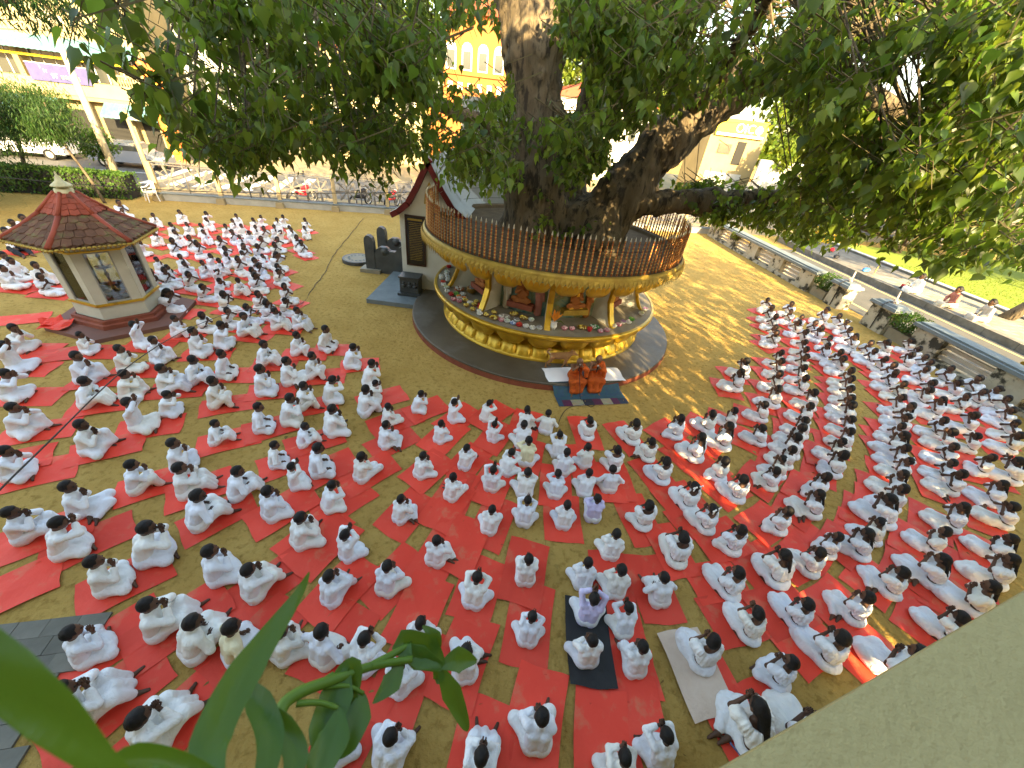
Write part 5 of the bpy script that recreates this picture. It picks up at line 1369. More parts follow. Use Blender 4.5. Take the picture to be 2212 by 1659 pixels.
build_person('g2', 'blouse', 'side', 'face', .16, .16, -.1, hair='bob', seed=3.2)
build_person('g3', 'blouse', 'forward', 'chin', .16, .14, hair='plait', seed=4.6)
build_person('g4', 'blouse', 'side', 'face', .20, .28, hair='plaits', seed=5.1)
build_person('g5', 'blouse', 'forward', 'face', .14, .12, hair='bows', seed=6.6)
build_person('g6', 'blouse', 'side', 'fore', .22, .36, .1, hair='bows', seed=7.3)
build_person('w0', 'blouse', 'forward', 'chin', .18, .22, hair='bun', seed=8.4)
build_person('s0', 'blouse', 'side', 'fore', .42, .55, hair='long', seed=9.2)
build_person('m0', 'shirt', 'stretch', 'lap', -.05, .15, seed=2.2)
build_person('k0', 'robe', 'bench', 'fore', .26, .42, hair='shaved', seed=1.4, skin='skin2', hs=.014)
build_person('k1', 'robe', 'bench', 'mic', .12, .34, hair='shaved', seed=3.3, skin='skin2', hs=.014)
build_person('t0', 'shirt', 'kerb', 'lap', .22, .2, hair='bun', seed=1.9)

POSE = {'chin': 'palms joined at chin', 'face': 'palms joined before the face', 'fore': 'joined hands raised to forehead', 'lap': 'hands resting on knees', 'high': 'hands raised high', 'cheek': 'hands on cheeks', 'mic': 'holding a microphone'}
rv = random.Random(5)
def put_person(var, x, y, s, face, label, group, mats={}, z=0.0, vary=False):
    v = VAR[var]; hc = v['_head']
    c, sn = math.cos(face), math.sin(face)
    bx = x - s * (hc[0] * c - hc[1] * sn); by = y - s * (hc[0] * sn + hc[1] * c)
    root = empty('person', (bx, by, z), face, s); tag(root, label, 'person', group)
    if vary: root.scale = (s * rv.uniform(.93, 1.07) * rv.choice((-1, 1)), s * rv.uniform(.94, 1.06), s * rv.uniform(.94, 1.05))
    for k, me in v.items():
        if k.startswith('_'): continue
        o = link(k, me, root)
        if k in mats: o.material_slots[0].link = 'OBJECT'; o.material_slots[0].material = mats[k]
    return root
TABLE = """-17.59,16.59,W,1.18 -17.17,16.19,b,0.92 -17.24,15.54,b,0.92 -15.65,15.95,b,0.92 -15.28,15.14,g,0.97 -15.23,16.82,b,0.92 -14.31,17.14,b,0.92 -13.74,16.37,b,0.92 -13.19,17.46,b,0.92 -12.25,17.18,b,0.92 -12.79,16.63,b,0.92 -13.88,15.46,b,0.92 -14.14,15.01,b,0.92 -13.37,15.54,b,0.92 -12.53,15.80,b,0.92 -12.04,16.07,b,0.92 -11.51,16.16,b,0.92 -13.35,14.21,b,0.92 -12.67,14.75,b,0.92 -11.82,15.17,G,0.93 -11.26,15.30,b,0.92 -11.20,14.68,b,0.92 -12.50,13.83,g,0.97 -11.62,14.18,g,0.97 -13.90,13.92,b,0.92 -12.61,13.20,g,0.97 -11.76,13.22,g,0.97 -10.77,13.23,g,0.97 -10.24,13.50,p,1.05 -10.03,13.91,g,0.97 -13.43,12.77,b,0.92 -10.72,12.42,b,0.92 -10.39,12.74,b,0.92 -10.02,13.02,b,0.92 -11.33,11.92,b,0.92 -11.84,11.57,b,0.92 -10.85,11.46,b,0.92 -10.47,11.73,b,0.92 -10.13,12.03,b,0.92 -9.65,12.28,g,0.97 -9.24,12.49,g,0.97 -11.11,11.09,b,0.92 -10.08,10.65,g,0.97 -9.64,11.23,b,0.92 -8.72,11.56,g,0.97 -8.67,10.77,b,0.92 -10.85,10.25,W,1.18 -10.85,10.71,g,0.97 -9.27,10.09,g,0.97 -9.02,10.47,b,0.92 -8.40,11.19,g,0.97 -9.51,9.22,S,1.20 -8.34,9.67,g,0.97 -7.41,9.21,g,0.97 -7.66,8.83,g,0.97 -8.48,8.09,b,0.92 -8.07,8.46,g,0.97 -7.01,8.51,B,1.10 -7.45,7.42,B,1.10 -7.13,7.88,B,1.10 -8.89,7.46,B,1.10 -8.02,6.96,B,1.10 -8.34,6.48,B,1.10 -9.69,6.95,b,0.92 -8.74,6.00,B,1.10 -6.70,6.37,B,1.10 -6.34,6.75,B,1.10 -7.05,6.01,B,1.10 -7.55,5.72,B,1.10 -7.98,5.34,B,1.10 -5.82,5.77,B,1.10 -14.55,9.91,B,1.10 -13.76,9.81,B,1.10 -13.15,9.34,g,0.97 -15.05,10.14,B,1.10 -16.95,11.86,M,1.20 -17.88,12.83,W,1.18 -18.03,13.31,W,1.18 -14.23,9.41,B,1.10 -10.90,6.74,B,1.10 -10.30,6.07,B,1.10 -9.38,5.29,B,1.10 -12.33,17.86,b,0.92 -11.46,17.64,b,0.92 -11.46,18.14,b,0.92 -10.38,18.04,b,0.92 -9.85,16.96,b,0.92 -10.90,16.49,b,0.92 -11.02,15.98,g,0.97 -10.40,16.76,b,0.92 -10.09,16.35,b,0.92 -10.35,15.97,b,0.92 -10.41,14.78,g,0.97 -9.88,14.96,g,0.97 -9.26,15.26,g,0.97 -8.82,14.78,g,0.97 -9.58,14.26,g,0.97 -9.35,13.11,b,0.92 -8.77,13.03,p,1.05 -8.91,12.16,g,0.97 -8.29,12.22,g,0.97 -8.04,11.83,G,0.93 -7.17,10.67,g,0.97 -7.58,10.01,g,0.97 -6.73,9.88,G,0.93 -7.01,9.48,g,0.97 -6.51,9.03,B,1.10 -6.00,9.19,B,1.10 -4.82,8.35,B,1.10 -5.35,7.95,B,1.10 -5.79,7.36,B,1.10 -4.54,7.12,B,1.10 -3.88,7.76,B,1.10 -4.95,6.80,B,1.10 -3.17,7.11,B,1.10 -5.25,6.35,B,1.10 -3.75,6.39,B,1.10 -2.92,6.60,b,0.92 -4.18,6.06,B,1.10 -8.33,4.49,B,1.10 -6.70,4.90,B,1.10 -6.48,5.39,b,0.92 -5.16,4.82,b,0.92 -6.94,4.29,B,1.10 -5.35,4.18,B,1.10 -7.46,3.63,B,1.10 -5.60,3.68,B,1.10 -4.86,3.70,B,1.10 -4.05,3.80,B,1.10 -6.03,3.17,B,1.10 -4.26,3.27,B,1.10 -6.32,2.70,B,1.10 -5.63,2.64,B,1.10 -4.51,2.70,B,1.10 -3.53,2.51,B,1.10 -4.74,2.22,B,1.10 -2.96,2.37,B,1.10 -4.62,5.28,B,1.10 -4.19,5.60,B,1.10 -3.31,5.45,B,1.10 -2.92,6.12,B,1.10 -2.40,5.88,b,0.92 -1.88,6.41,b,0.92 -1.13,6.22,b,0.92 -0.43,6.44,c,0.80 -0.24,5.78,c,0.80 -1.27,5.59,b,0.92 -2.24,5.28,b,0.92 -3.66,5.05,b,0.92 -3.89,4.49,b,0.92 -3.09,4.45,B,1.10 -2.37,4.44,B,1.10 -1.38,4.68,b,0.92 -0.67,4.99,b,0.92 -0.77,4.28,b,0.92 -0.13,4.55,b,0.92 -3.35,4.07,b,0.92 -2.57,3.81,B,1.10 -3.39,3.51,B,1.10 -1.48,3.73,b,0.92 -0.05,3.76,b,0.92 -2.72,3.16,B,1.10 -2.02,3.00,B,1.10 -0.78,3.12,b,0.92 -1.32,2.66,B,1.10 -1.97,2.42,B,1.10 -0.13,2.67,B,1.10 0.37,6.26,b,0.92 0.87,6.31,b,0.92 0.35,5.79,b,0.92 0.47,5.35,bC,0.92 0.15,5.03,b,0.92 1.06,5.68,b,0.92 1.17,5.17,b,0.92 1.59,5.42,b,0.92 1.72,6.27,g,0.97 2.67,6.29,g,0.97 2.91,5.84,g,0.97 2.16,5.43,g,0.97 3.04,5.28,g,0.97 3.69,6.62,g,0.97 4.52,6.99,g,0.97 5.16,7.29,g,0.97 4.65,6.47,p,1.05 3.91,6.01,p,1.05 5.58,6.78,g,0.97 4.25,5.52,g,0.97 4.40,5.07,g,0.97 3.39,4.72,G,0.93 3.56,4.29,G,0.93 0.46,4.59,b,0.92 1.02,4.68,b,0.92 1.56,4.76,b,0.92 1.99,4.92,b,0.92 0.49,4.02,b,0.92 1.13,4.02,b,0.92 1.64,4.22,bL,0.92 2.48,4.19,g,0.97 1.85,3.58,b,0.92 2.89,3.66,g,0.97 3.88,3.93,g,0.97 0.54,3.00,b,0.92 1.37,3.06,b,0.92 1.83,3.00,b,0.92 2.47,3.01,b,0.92 3.54,3.20,g,0.97 6.03,7.67,g,0.97 6.66,8.34,g,1.05 7.63,8.43,g,1.05 7.18,7.81,g,1.05 6.77,7.24,g,1.05 6.44,6.84,g,1.05 6.14,6.49,g,1.05 5.87,6.12,g,0.97 5.53,5.82,G,0.93 5.23,5.47,g,0.97 8.89,8.91,g,1.05 8.58,8.42,g,1.05 8.32,8.03,g,1.05 7.99,7.49,g,1.05 7.62,6.99,g,1.05 7.14,6.54,G,1.00 6.82,6.04,g,1.05 6.11,5.39,g,1.05 5.69,4.91,p,1.05 4.89,4.44,g,0.97 10.12,8.74,g,1.05 9.84,8.18,p,1.13 9.53,7.83,G,1.00 9.15,7.47,g,1.05 8.80,6.99,p,1.13 8.56,6.60,g,1.05 8.33,6.20,G,1.00 7.79,5.71,p,1.13 7.47,5.29,g,1.05 6.98,4.96,p,1.13 6.54,4.51,G,1.00 6.08,4.19,p,1.13 5.55,4.09,g,0.97 5.04,3.74,g,0.97 4.37,3.57,p,1.05 11.36,9.37,g,1.05 11.19,8.80,p,1.13 10.49,7.90,g,1.05 10.30,7.44,g,1.05 9.89,6.91,g,1.05 9.41,6.37,g,1.05 9.18,5.96,g,1.05 8.35,5.02,p,1.13 7.56,4.44,g,1.05 7.00,3.84,p,1.13 6.17,3.55,g,1.05 12.23,9.23,p,1.13 11.59,8.30,g,1.05 10.96,7.49,g,1.05 10.53,6.70,g,1.05 9.87,5.81,p,1.13 9.57,5.27,g,1.05 8.71,4.46,p,1.13 8.14,3.97,p,1.13 13.22,9.74,g,1.05 13.45,9.35,g,1.05 13.13,8.85,g,1.05 12.57,8.21,p,1.13 12.12,7.67,g,1.05 10.98,6.59,p,1.13 9.60,15.08,p,1.13 10.50,14.97,p,1.13 9.24,14.07,p,1.13 10.06,14.17,p,1.13 10.26,13.76,g,1.05 9.07,13.36,g,1.05 9.77,13.09,g,1.05 10.46,13.28,g,1.05 8.63,12.44,g,1.05 8.41,11.95,g,1.05 10.41,12.82,g,1.05 9.59,12.32,g,1.05 11.60,14.57,W,1.18 11.96,14.30,g,1.05 11.98,13.84,G,1.00 11.61,13.11,g,1.05 10.35,12.19,g,1.05 9.18,11.59,g,1.05 11.26,12.36,p,1.13 9.81,11.46,p,1.13 8.85,10.98,g,1.05 11.55,12.00,p,1.13 7.87,10.55,g,1.05 9.93,11.02,g,1.05 11.39,11.54,g,1.05 8.49,10.37,G,1.00 9.76,10.60,g,1.05 12.45,12.38,p,1.13 13.61,12.83,g,1.05 13.33,12.18,g,1.05 7.55,9.93,g,1.05 8.12,9.76,g,1.05 11.41,11.08,g,1.05 12.50,11.48,g,1.05 13.10,11.60,g,1.05 9.48,9.84,g,1.05 11.26,10.58,g,1.05 12.90,11.18,g,1.05 12.29,10.63,g,1.05 9.20,9.39,g,1.05 7.08,9.13,g,1.05 7.83,9.16,g,1.05 10.81,9.98,p,1.13 13.10,10.75,p,1.13 12.69,9.98,g,1.05 10.72,9.48,g,1.05 11.68,9.70,g,1.05 13.46,10.25,W,1.18 13.67,9.84,W,1.18 6.41,9.65,g,1.05 5.92,8.89,p,1.13 -4.31,1.51,B,1.10 -3.74,1.83,B,1.10 -3.17,1.73,B,1.10 -2.71,1.72,BC,1.10 -3.85,1.02,B,1.10 -3.04,0.91,B,1.10 -2.22,1.77,B,1.10 -1.76,1.80,B,1.10 -1.28,1.80,B,1.10 -0.71,2.03,B,1.10 -0.14,1.80,B,1.10 -0.83,1.59,B,1.10 -0.73,1.02,B,1.10 0.16,0.96,B,1.10 -1.28,1.01,B,1.10 0.62,2.30,b,0.92 1.40,2.56,bL,0.92 1.34,2.10,b,0.92 1.86,2.54,b,0.92 1.94,2.09,b,0.92 3.59,2.67,g,0.97 2.81,2.24,g,0.97 0.74,1.30,B,1.10 1.57,1.09,B,1.10 2.03,1.30,B,1.10 3.07,1.61,S,1.20 4.38,2.89,g,0.97 5.29,3.07,g,0.97 3.74,2.13,g,0.97 4.53,2.46,g,0.97 7.34,3.44,p,1.13 6.57,2.98,g,1.05 5.37,2.36,W,1.18 3.71,1.52,W,1.18"""
ppl = []
for tok in TABLE.split():
    a = tok.split(','); ppl.append([float(a[0]), float(a[1]), a[2], float(a[3])])
def face_to(x, y, tx=SC[0] + .6, ty=SC[1] - 2.5): return math.atan2(ty - y, tx - x) - math.pi / 2
# what shows smallest from the hall joins one far mass; the others are persons of their own
dist = [math.sqrt(p[0] ** 2 + p[1] ** 2 + 24) / p[3] for p in ppl]
far = set(sorted(range(len(ppl)), key=lambda i: -dist[i])[:max(0, len(ppl) - 326)])
def zone(x, y):
    if x < -6.0 and y > 9.6: return 'behind the kiosk'
    if x < -8.6 and y > 6.6: return 'beside the kiosk'
    if x < -2.2: return 'left block'
    if x < 2.45: return 'middle block'
    if x < 6.4 and y < 10: return 'centre-right block'
    return 'wall-side block'
zones = {}
for i, p in enumerate(ppl):
    if i not in far: zones.setdefault(zone(p[0], p[1]), []).append(i)
place = {}
for zn, ids in zones.items():
    ids.sort(key=lambda i: math.hypot(ppl[i][0] - SC[0], ppl[i][1] - SC[1]))
    n = len(ids); per = max(5, min(12, round(math.sqrt(n) * 1.15)))
    for r_, st in enumerate(range(0, n, per)):
        row = sorted(ids[st:st + per], key=lambda i: math.atan2(ppl[i][1] - SC[1], ppl[i][0] - SC[0]) % (2 * math.pi))
        for c_, i in enumerate(row): place[i] = (c_ + 1, r_ + 1, zn)
BS = ['b0', 'b2', 'b1', 'b4', 'b9', 'b5', 'b6', 'b3', 'b2', 'b8', 'b4', 'b0', 'b9', 'b5', 'b7', 'b1']
GS = ['g0', 'g1', 'g2', 'g0', 'g7', 'g1', 'g2']; PS = ['g3', 'g4', 'g8']; OS = ['g5', 'g6', 'g5']
rp_ = random.Random(31)
FARV, FARF, FARM = [], [], []
placed = []
for i, (x, y, k, s) in enumerate(ppl):
    t = k[0]
    var = rp_.choice(BS) if t in 'bBc' else rp_.choice(GS) if t == 'g' else rp_.choice(PS) if t == 'p' else rp_.choice(OS) if t == 'G' else 'w0' if t == 'W' else 's0' if t == 'S' else 'm0'
    face = face_to(x, y) + rp_.gauss(0, .14)
    if t == 'M': face = face_to(x, y) - .3
    s *= rp_.uniform(.84, .95) * (.90 if (t == 'B' and x > -2.6) else .96 if (x > 5 and t in 'gGp') else 1)
    placed.append((x, y, s, face, var))
    if i in far: continue
    cc, rr, zn = place[i]
    mats = {}
    if t in 'bBcM':
        wear = 'white shirt'
        if k.endswith('L'): mats = {'shirt': M['lavender']}; wear = 'lavender shirt'
        if k.endswith('C'): mats = {'shirt': M['cream']}; wear = 'cream shirt'
        if t == 'M': mats = {'sarong': M['dark_trouser']}; wear = 'white shirt and black trousers'
    else: wear = {'g': 'white blouse', 'p': 'white blouse, plaited hair', 'G': 'white blouse, hair ribbons', 'W': 'white dress', 'S': 'white saree'}[t]
    pose = {'chin': 'palms at chin', 'face': 'palms before face', 'fore': 'palms at forehead', 'lap': 'hands on knees', 'high': 'palms raised overhead'}[VAR[var]['_hands']]
    lab = '%s, %s, %s from left, %s row, %s' % (wear, pose, ordw(cc), ordw(rr), zn)
    root = put_person(var, x, y, s, face, lab, 'worshippers seated around the tree shrine', mats, vary=True)
    if t == 'S':
        nb = VAR[var]['_nb']
        obj('saree_border', MB().tube([tuple(nb + v3(.1, .10, -.10)), tuple(nb + v3(.075, .0, .012)), tuple(nb + v3(.02, -.12, -.10)), tuple(nb + v3(-.06, -.17, -.22)), (-.17, -.10, .12), (-.2, .08, .06), (-.16, .3, .04), (.05, .45, .03), (.22, .42, .03)], .011, 5), M['saree_edge'], root)
# the far mass
if far:
    fm_ = {}
    for i in far:
        x, y, s, face, var = placed[i]; v = VAR[var]; hc = v['_head']
        c, sn = math.cos(face), math.sin(face); bx = x - s * (hc[0] * c - hc[1] * sn); by = y - s * (hc[0] * sn + hc[1] * c)
        for k, me in v.items():
            if k.startswith('_'): continue
            a = np.empty(len(me.vertices) * 3, np.float32); me.vertices.foreach_get('co', a); a = a.reshape(-1, 3) * s
            b = np.stack([a[:, 0] * c - a[:, 1] * sn + bx, a[:, 0] * sn + a[:, 1] * c + by, a[:, 2]], 1)
            mn = me.materials[0].name
            mb = fm_.setdefault(mn, MB()); o = len(mb.v); mb.v += [tuple(map(float, q)) for q in b]; mb.f += [tuple(j + o for j in pl.vertices) for pl in me.polygons]
    allmb = MB(); ms_ = []
    for j, (mn, mb) in enumerate(fm_.items()):
        o = len(allmb.v); allmb.v += mb.v; allmb.f += [tuple(q + o for q in f_) for f_ in mb.f]; allmb.m += [j] * len(mb.f); ms_.append(bpy.data.materials[mn])
    cw = link('seated_crowd', allmb.mesh('seated_crowd', ms_, True)); tag(stuff(cw), 'farthest seated worshippers in white at the back of the yard', 'crowd')

# ------------------------------------------------------------------ mats under them
def mat_mesh(i, w, l):
    rg = random.Random(i); nx, ny = 8, 10; mb = MB(); ph = [rg.uniform(0, 6) for _ in range(6)]
    cut = rg.uniform(-.02, .02)
    for a in range(nx):
        for b in range(ny):
            u, v = a / (nx - 1) - .5, b / (ny - 1) - .5
            edge = max(abs(u), abs(v)) * 2
            h = .006 + .004 * math.sin(u * 9 + ph[0]) * math.sin(v * 7 + ph[1]) + (.010 * max(0, edge - .75) * 4 * (.5 + .5 * math.sin(7 * u + 6 * v + ph[2]))) + .004 * math.sin(14 * u + 5 * v + ph[3])
            mb.v.append((u * w * (1 + cut * v) + .012 * math.sin(5 * v + ph[4]), v * l + .012 * math.sin(6 * u + ph[5]), max(.001, h)))
    for a in range(nx - 1):
        for b in range(ny - 1): mb.f.append((a * ny + b, (a + 1) * ny + b, (a + 1) * ny + b + 1, a * ny + b + 1)); mb.m.append(0)
    return mb.mesh('mat', M['mat'], True)
MATS = [mat_mesh(i, .61, .96) for i in range(6)]
MATR = [mat_mesh(20 + i, .90, .64) for i in range(5)]
laid = []
def overlap(p, q):
    d = math.hypot(p[0] - q[0], p[1] - q[1]); return d < 1.05
def lay(x, y, face, me, label, w=1, l=1, grp='red plastic mats on the sand', m=None, name='floor_mat'):
    used = {q[2] for q in laid if overlap((x, y), q)}
    lv = 0
    while lv in used: lv += 1
    laid.append((x, y, lv, 1) if 'far seated crowd' in label else (x, y, lv))
    o = link(name, me, None, (x, y, .003 + .006 * lv + (.022 if grp == 'odd mats' else 0)), face, (w, l, 1)); tag(o, label, 'mat', grp)
    if m: o.material_slots[0].link = 'OBJECT'; o.material_slots[0].material = m
    return o
seen = []
order = sorted(range(len(ppl)), key=lambda i: ppl[i][1])
nmat = 0
BLACK, TOWEL = (1.41, 2.3), (2.73, 2.1)
for i in order:
    x, y, s, face, var = placed[i]
    right = x > 3.2 and not (y < 2.2)
    fx, fy = -math.sin(face), math.cos(face)
    cx_, cy_ = x + fx * (.15 if right else .10), y + fy * (.15 if right else .10)
    if math.hypot(cx_ - BLACK[0], cy_ - BLACK[1]) < .42: continue
    if math.hypot(cx_ - TOWEL[0], cy_ - TOWEL[1]) < .35: continue
    if any(math.hypot(cx_ - q[0], cy_ - q[1]) < (.45 if right else .60) for q in seen): continue
    if nmat >= 300: break
    seen.append((cx_, cy_)); nmat += 1
    base = face_to(x, y)
    a = base + rp_.gauss(0, .04 if right else .06)
    if i in place:
        cc, rr, zn = place[i]; lab = 'red plastic mat under the %s sitter from left, %s row, %s' % (ordw(cc), ordw(rr), zn)
    else: nfar = sum(1 for q in laid if len(q) > 3) + 1; lab = '%s red plastic mat from the front under the far seated crowd' % ordw(nfar)
    lay(cx_, cy_, a, rp_.choice(MATR if right else MATS), lab, rp_.uniform(.94, 1.06), rp_.uniform(.94, 1.1))
def gmat(vx, vy, a, lab, w=1.0, l=1.0, m=None):
    d = ray(vx, vy); t = -CAM_H / d[2]; p = np.array([0, 0, CAM_H]) + d * t
    return lay(p[0], p[1], face_to(p[0], p[1]) + a, MATS[len(laid) % 6], lab, w, l, m=m)
for j, (vx, vy, a, lab) in enumerate(((50, 690, .5, 'empty red mat left of the kiosk step'), (28, 1000, .1, 'empty red mat at the left edge beside the front sitters'), (15, 1280, .0, 'empty red mat at the left edge above the corner paving'), (905, 1320, .05, 'empty red mat between the middle and left blocks above the plant'),
        (1300, 1600, -.1, 'empty red mat at the bottom edge right of the centre aisle'), (965, 1095, .02, 'empty red mat in the middle block beside a sitter'), (1330, 1040, -.05, 'empty wide red mat in the middle block'), (1370, 1500, -.1, 'empty red mat below the black mat'), (110, 770, .3, 'empty red mat below the kiosk step at left'), (1000, 1180, 0, 'empty red mat low in the middle block'), (700, 1180, .1, 'empty pinkish red mat in the left block'))):
    gmat(vx, vy, a, lab)
lay(BLACK[0], BLACK[1] - .02, face_to(*BLACK) + .0, MATS[2], 'black plastic mat in the middle block among red ones', .95, 1.08, 'odd mats', M['blackmat'], 'black_mat')
lay(TOWEL[0] + .02, TOWEL[1] - .02, face_to(*TOWEL) + .05, MATS[4], 'beige towel spread as a mat right of the black mat', 1.0, .98, 'odd mats', M['beige'], 'towel')

# ------------------------------------------------------------------ the two monks, their mat, microphones
wm_ = MB(); nx, ny = 22, 16
for a in range(nx):
    for b in range(ny):
        u, v = -.92 + 1.84 * a / (nx - 1), -.80 + 1.6 * b / (ny - 1)
        # drapes over the plinth edge
        wx, wy = 1.86 + u * .95 - v * .24, 8.05 + u * .24 + v * .80
        rr_ = math.hypot(wx - SC[0], wy - SC[1]); z_ = PL + .012 if rr_ < 4.02 else (.016 if rr_ > 4.3 else .016 + (PL - .004) * (4.3 - rr_) / .28)
        wm_.v.append((u, v, z_))
for a in range(nx - 1):
    for b in range(ny - 1): wm_.f.append((a * ny + b, (a + 1) * ny + b, (a + 1) * ny + b + 1, a * ny + b + 1)); wm_.m.append(0)
wmo = obj('patterned_mat', wm_, M['weave'], smooth=True)
wmo.matrix_world = Matrix(((.95, -.24, 0, 1.86), (.24, .80, 0, 8.05), (0, 0, 1, 0), (0, 0, 0, 1)))
tag(wmo, 'blue and purple patterned mat under the two orange-robed monks', 'mat')
def cushion(x, y, w, d, rz, label):
    mb = MB(); n = 9
    for a in range(n):
        for b in range(n):
            u, v = a / (n - 1) * 2 - 1, b / (n - 1) * 2 - 1
            mb.v.append((u * w / 2 + .01 * math.sin(5 * v), v * d / 2 + .012 * math.sin(4 * u), .03 + .035 * (1 - u ** 4) * (1 - v ** 4) + .007 * math.sin(6 * u + 3 * v)))
    for a in range(n - 1):
        for b in range(n - 1): mb.f.append((a * n + b, (a + 1) * n + b, (a + 1) * n + b + 1, a * n + b + 1)); mb.m.append(0)
    tag(obj('white_cloth', mb, M['ribbon'], loc=(x, y, PL), rz=rz, smooth=True), label, 'cloth', 'white seat cloths of the monks')
cushion(1.18, 8.22, .80, .62, .28, 'white cloth spread left of the first monk')
cushion(2.40, 8.52, .84, .60, .22, 'white cloth spread right of the second monk')
mf = math.pi + .1
put_person('k0', 1.55, 7.98, 1.0, mf + .1, 'person in orange robe on the left, hands raised with microphone', 'monks', z=.245)
put_person('k1', 2.03, 8.18, 1.02, mf - .02, 'person in orange robe on the right, holding a microphone at mouth', 'monks', z=.245)
for i, (x, y, z_, tx, ty) in enumerate(((1.535, 7.86, .74, .03, .06), (2.01, 8.03, .665, 0, .05))):
    mc = empty('microphone', (x, y, z_)); tag(mc, ['microphone in the left monk hands', 'microphone in the right monk hands'][i], 'microphone', 'microphones')
    obj('grip', MB().tube([(0, -.02, -.10), (tx * .5, 0, .04)], [.012, .016], 8), M['bag'], mc); obj('head', MB().ball((tx * .6, .005, .065), .027, 8, 6), M['steel'], mc)
cb = [(1.55, 7.82, .68), (1.62, 7.68, .35), (1.70, 7.55, .03), (1.9, 7.32, .012), (2.02, 7.42, .012), (1.86, 7.50, .012), (1.72, 7.34, .012), (1.45, 7.22, .01), (1.25, 6.95, .006), (1.1, 6.4, -.004), (.98, 5.4, -.006), (.86, 4.2, -.006), (.84, 3.0, -.006), (.80, 1.8, -.006)]
def smooth_pts(P, n=6):
    P = [Vector(p) for p in P]; out = []
    for i in range(len(P) - 1):
        p0, p1, p2, p3 = P[max(0, i - 1)], P[i], P[i + 1], P[min(len(P) - 1, i + 2)]
        for k in range(n):
            t = k / n; out.append(.5 * ((2 * p1) + (-p0 + p2) * t + (2 * p0 - 5 * p1 + 4 * p2 - p3) * t * t + (-p0 + 3 * p1 - 3 * p2 + p3) * t ** 3))
    return out + [P[-1]]
tag(obj('microphone_cable', MB().tube(smooth_pts(cb), .007, 5), M['wire']), 'dark microphone cable looping on the sand before the monks', 'cable')
gc = [(-9.1, 21.5, .02), (-8.6, 19.0, .02), (-8.1, 16.4, .02), (-7.8, 15.0, .02), (-7.3, 13.3, .02), (-7.05, 12.0, .02), (-6.75, 10.7, .03), (-6.45, 9.4, .5), (-5.9, 7.3, 1.45), (-4.9, 5.0, 2.35), (-3.9, 3.1, 3.0), (-2.9, 1.5, 3.45), (-2.3, .5, 3.7), (-1.9, -.6, 3.9)]
tag(obj('power_cable', MB().tube(smooth_pts(gc), .0055, 5), M['wire']), 'long dark cable from the yard rising to the hall at left', 'cable')
tag(obj('power_cable', MB().tube([Vector(p) + Vector((.03 * math.sin(i * 1.7), .03 * math.cos(i * 2.1), .004)) for i, p in enumerate(smooth_pts(gc[:8]))], .006, 5), M['wire']), 'second thinner cable beside the long one on the sand', 'cable')
ft_ = [(-30, 9.0, 2.8), (-14.5, 12.2, 2.3), (-7, 16.5, 2.25), (1, 22, 2.7)]
tag(obj('service_wire', MB().tube(smooth_pts(ft_), .012, 5), M['wire']), 'straight thin wire stretched over the kiosk roof towards the white house', 'wire')

# ------------------------------------------------------------------ dog
dl = [('c', v3(-.2, 0, .34), v3(.18, 0, .36), .085, .10), ('c', v3(.18, 0, .36), v3(.30, 0, .44), .085, .06), ('c', v3(.30, 0, .45), v3(.36, 0, .46), .062, .055), ('c', v3(.37, 0, .44), v3(.47, 0, .40), .042, .026),
      ('c', v3(-.22, .05, .33), v3(-.20, .055, .22), .065, .04), ('c', v3(-.20, .055, .22), v3(-.27, .055, .13), .036, .022), ('c', v3(-.27, .055, .13), v3(-.25, .055, .02), .020, .018), ('c', v3(-.25, .055, .015), v3(-.20, .055, .012), .02, .016),
      ('c', v3(-.22, -.05, .33), v3(-.25, -.055, .22), .065, .04), ('c', v3(-.25, -.055, .22), v3(-.36, -.055, .14), .036, .022), ('c', v3(-.36, -.055, .14), v3(-.37, -.055, .02), .020, .018), ('c', v3(-.37, -.055, .015), v3(-.32, -.055, .012), .02, .016),
      ('c', v3(.18, .05, .34), v3(.22, .06, .19), .05, .03), ('c', v3(.22, .06, .19), v3(.24, .06, .02), .025, .017), ('c', v3(.24, .06, .015), v3(.28, .06, .012), .02, .015),
      ('c', v3(.18, -.05, .34), v3(.15, -.06, .19), .05, .03), ('c', v3(.15, -.06, .19), v3(.09, -.06, .03), .025, .017), ('c', v3(.09, -.06, .015), v3(.13, -.06, .012), .02, .015),
      ('c', v3(-.27, 0, .38), v3(-.36, 0, .46), .03, .026), ('c', v3(-.36, 0, .46), v3(-.33, 0, .53), .028, .026), ('c', v3(-.33, 0, .53), v3(-.26, .01, .52), .026, .016),
      ('c', v3(.31, .04, .49), v3(.30, .055, .56), .025, .006), ('c', v3(.31, -.04, .49), v3(.30, -.055, .56), .025, .006)]
dog = empty('dog', (1.14, 8.62, PL + .001), .16, .96); tag(dog, 'tan street dog walking past behind the monks', 'dog')
obj('body', blob(dl, .03, .013), M['dogfur'], dog, smooth=True)
hd_ = MB(); hd_.ball((.475, 0, .405), .014, 6, 4)
for s in (-1, 1): hd_.ball((.40, s * .036, .47), .009, 6, 4)
obj('nose_and_eyes', hd_, M['eye'], dog)

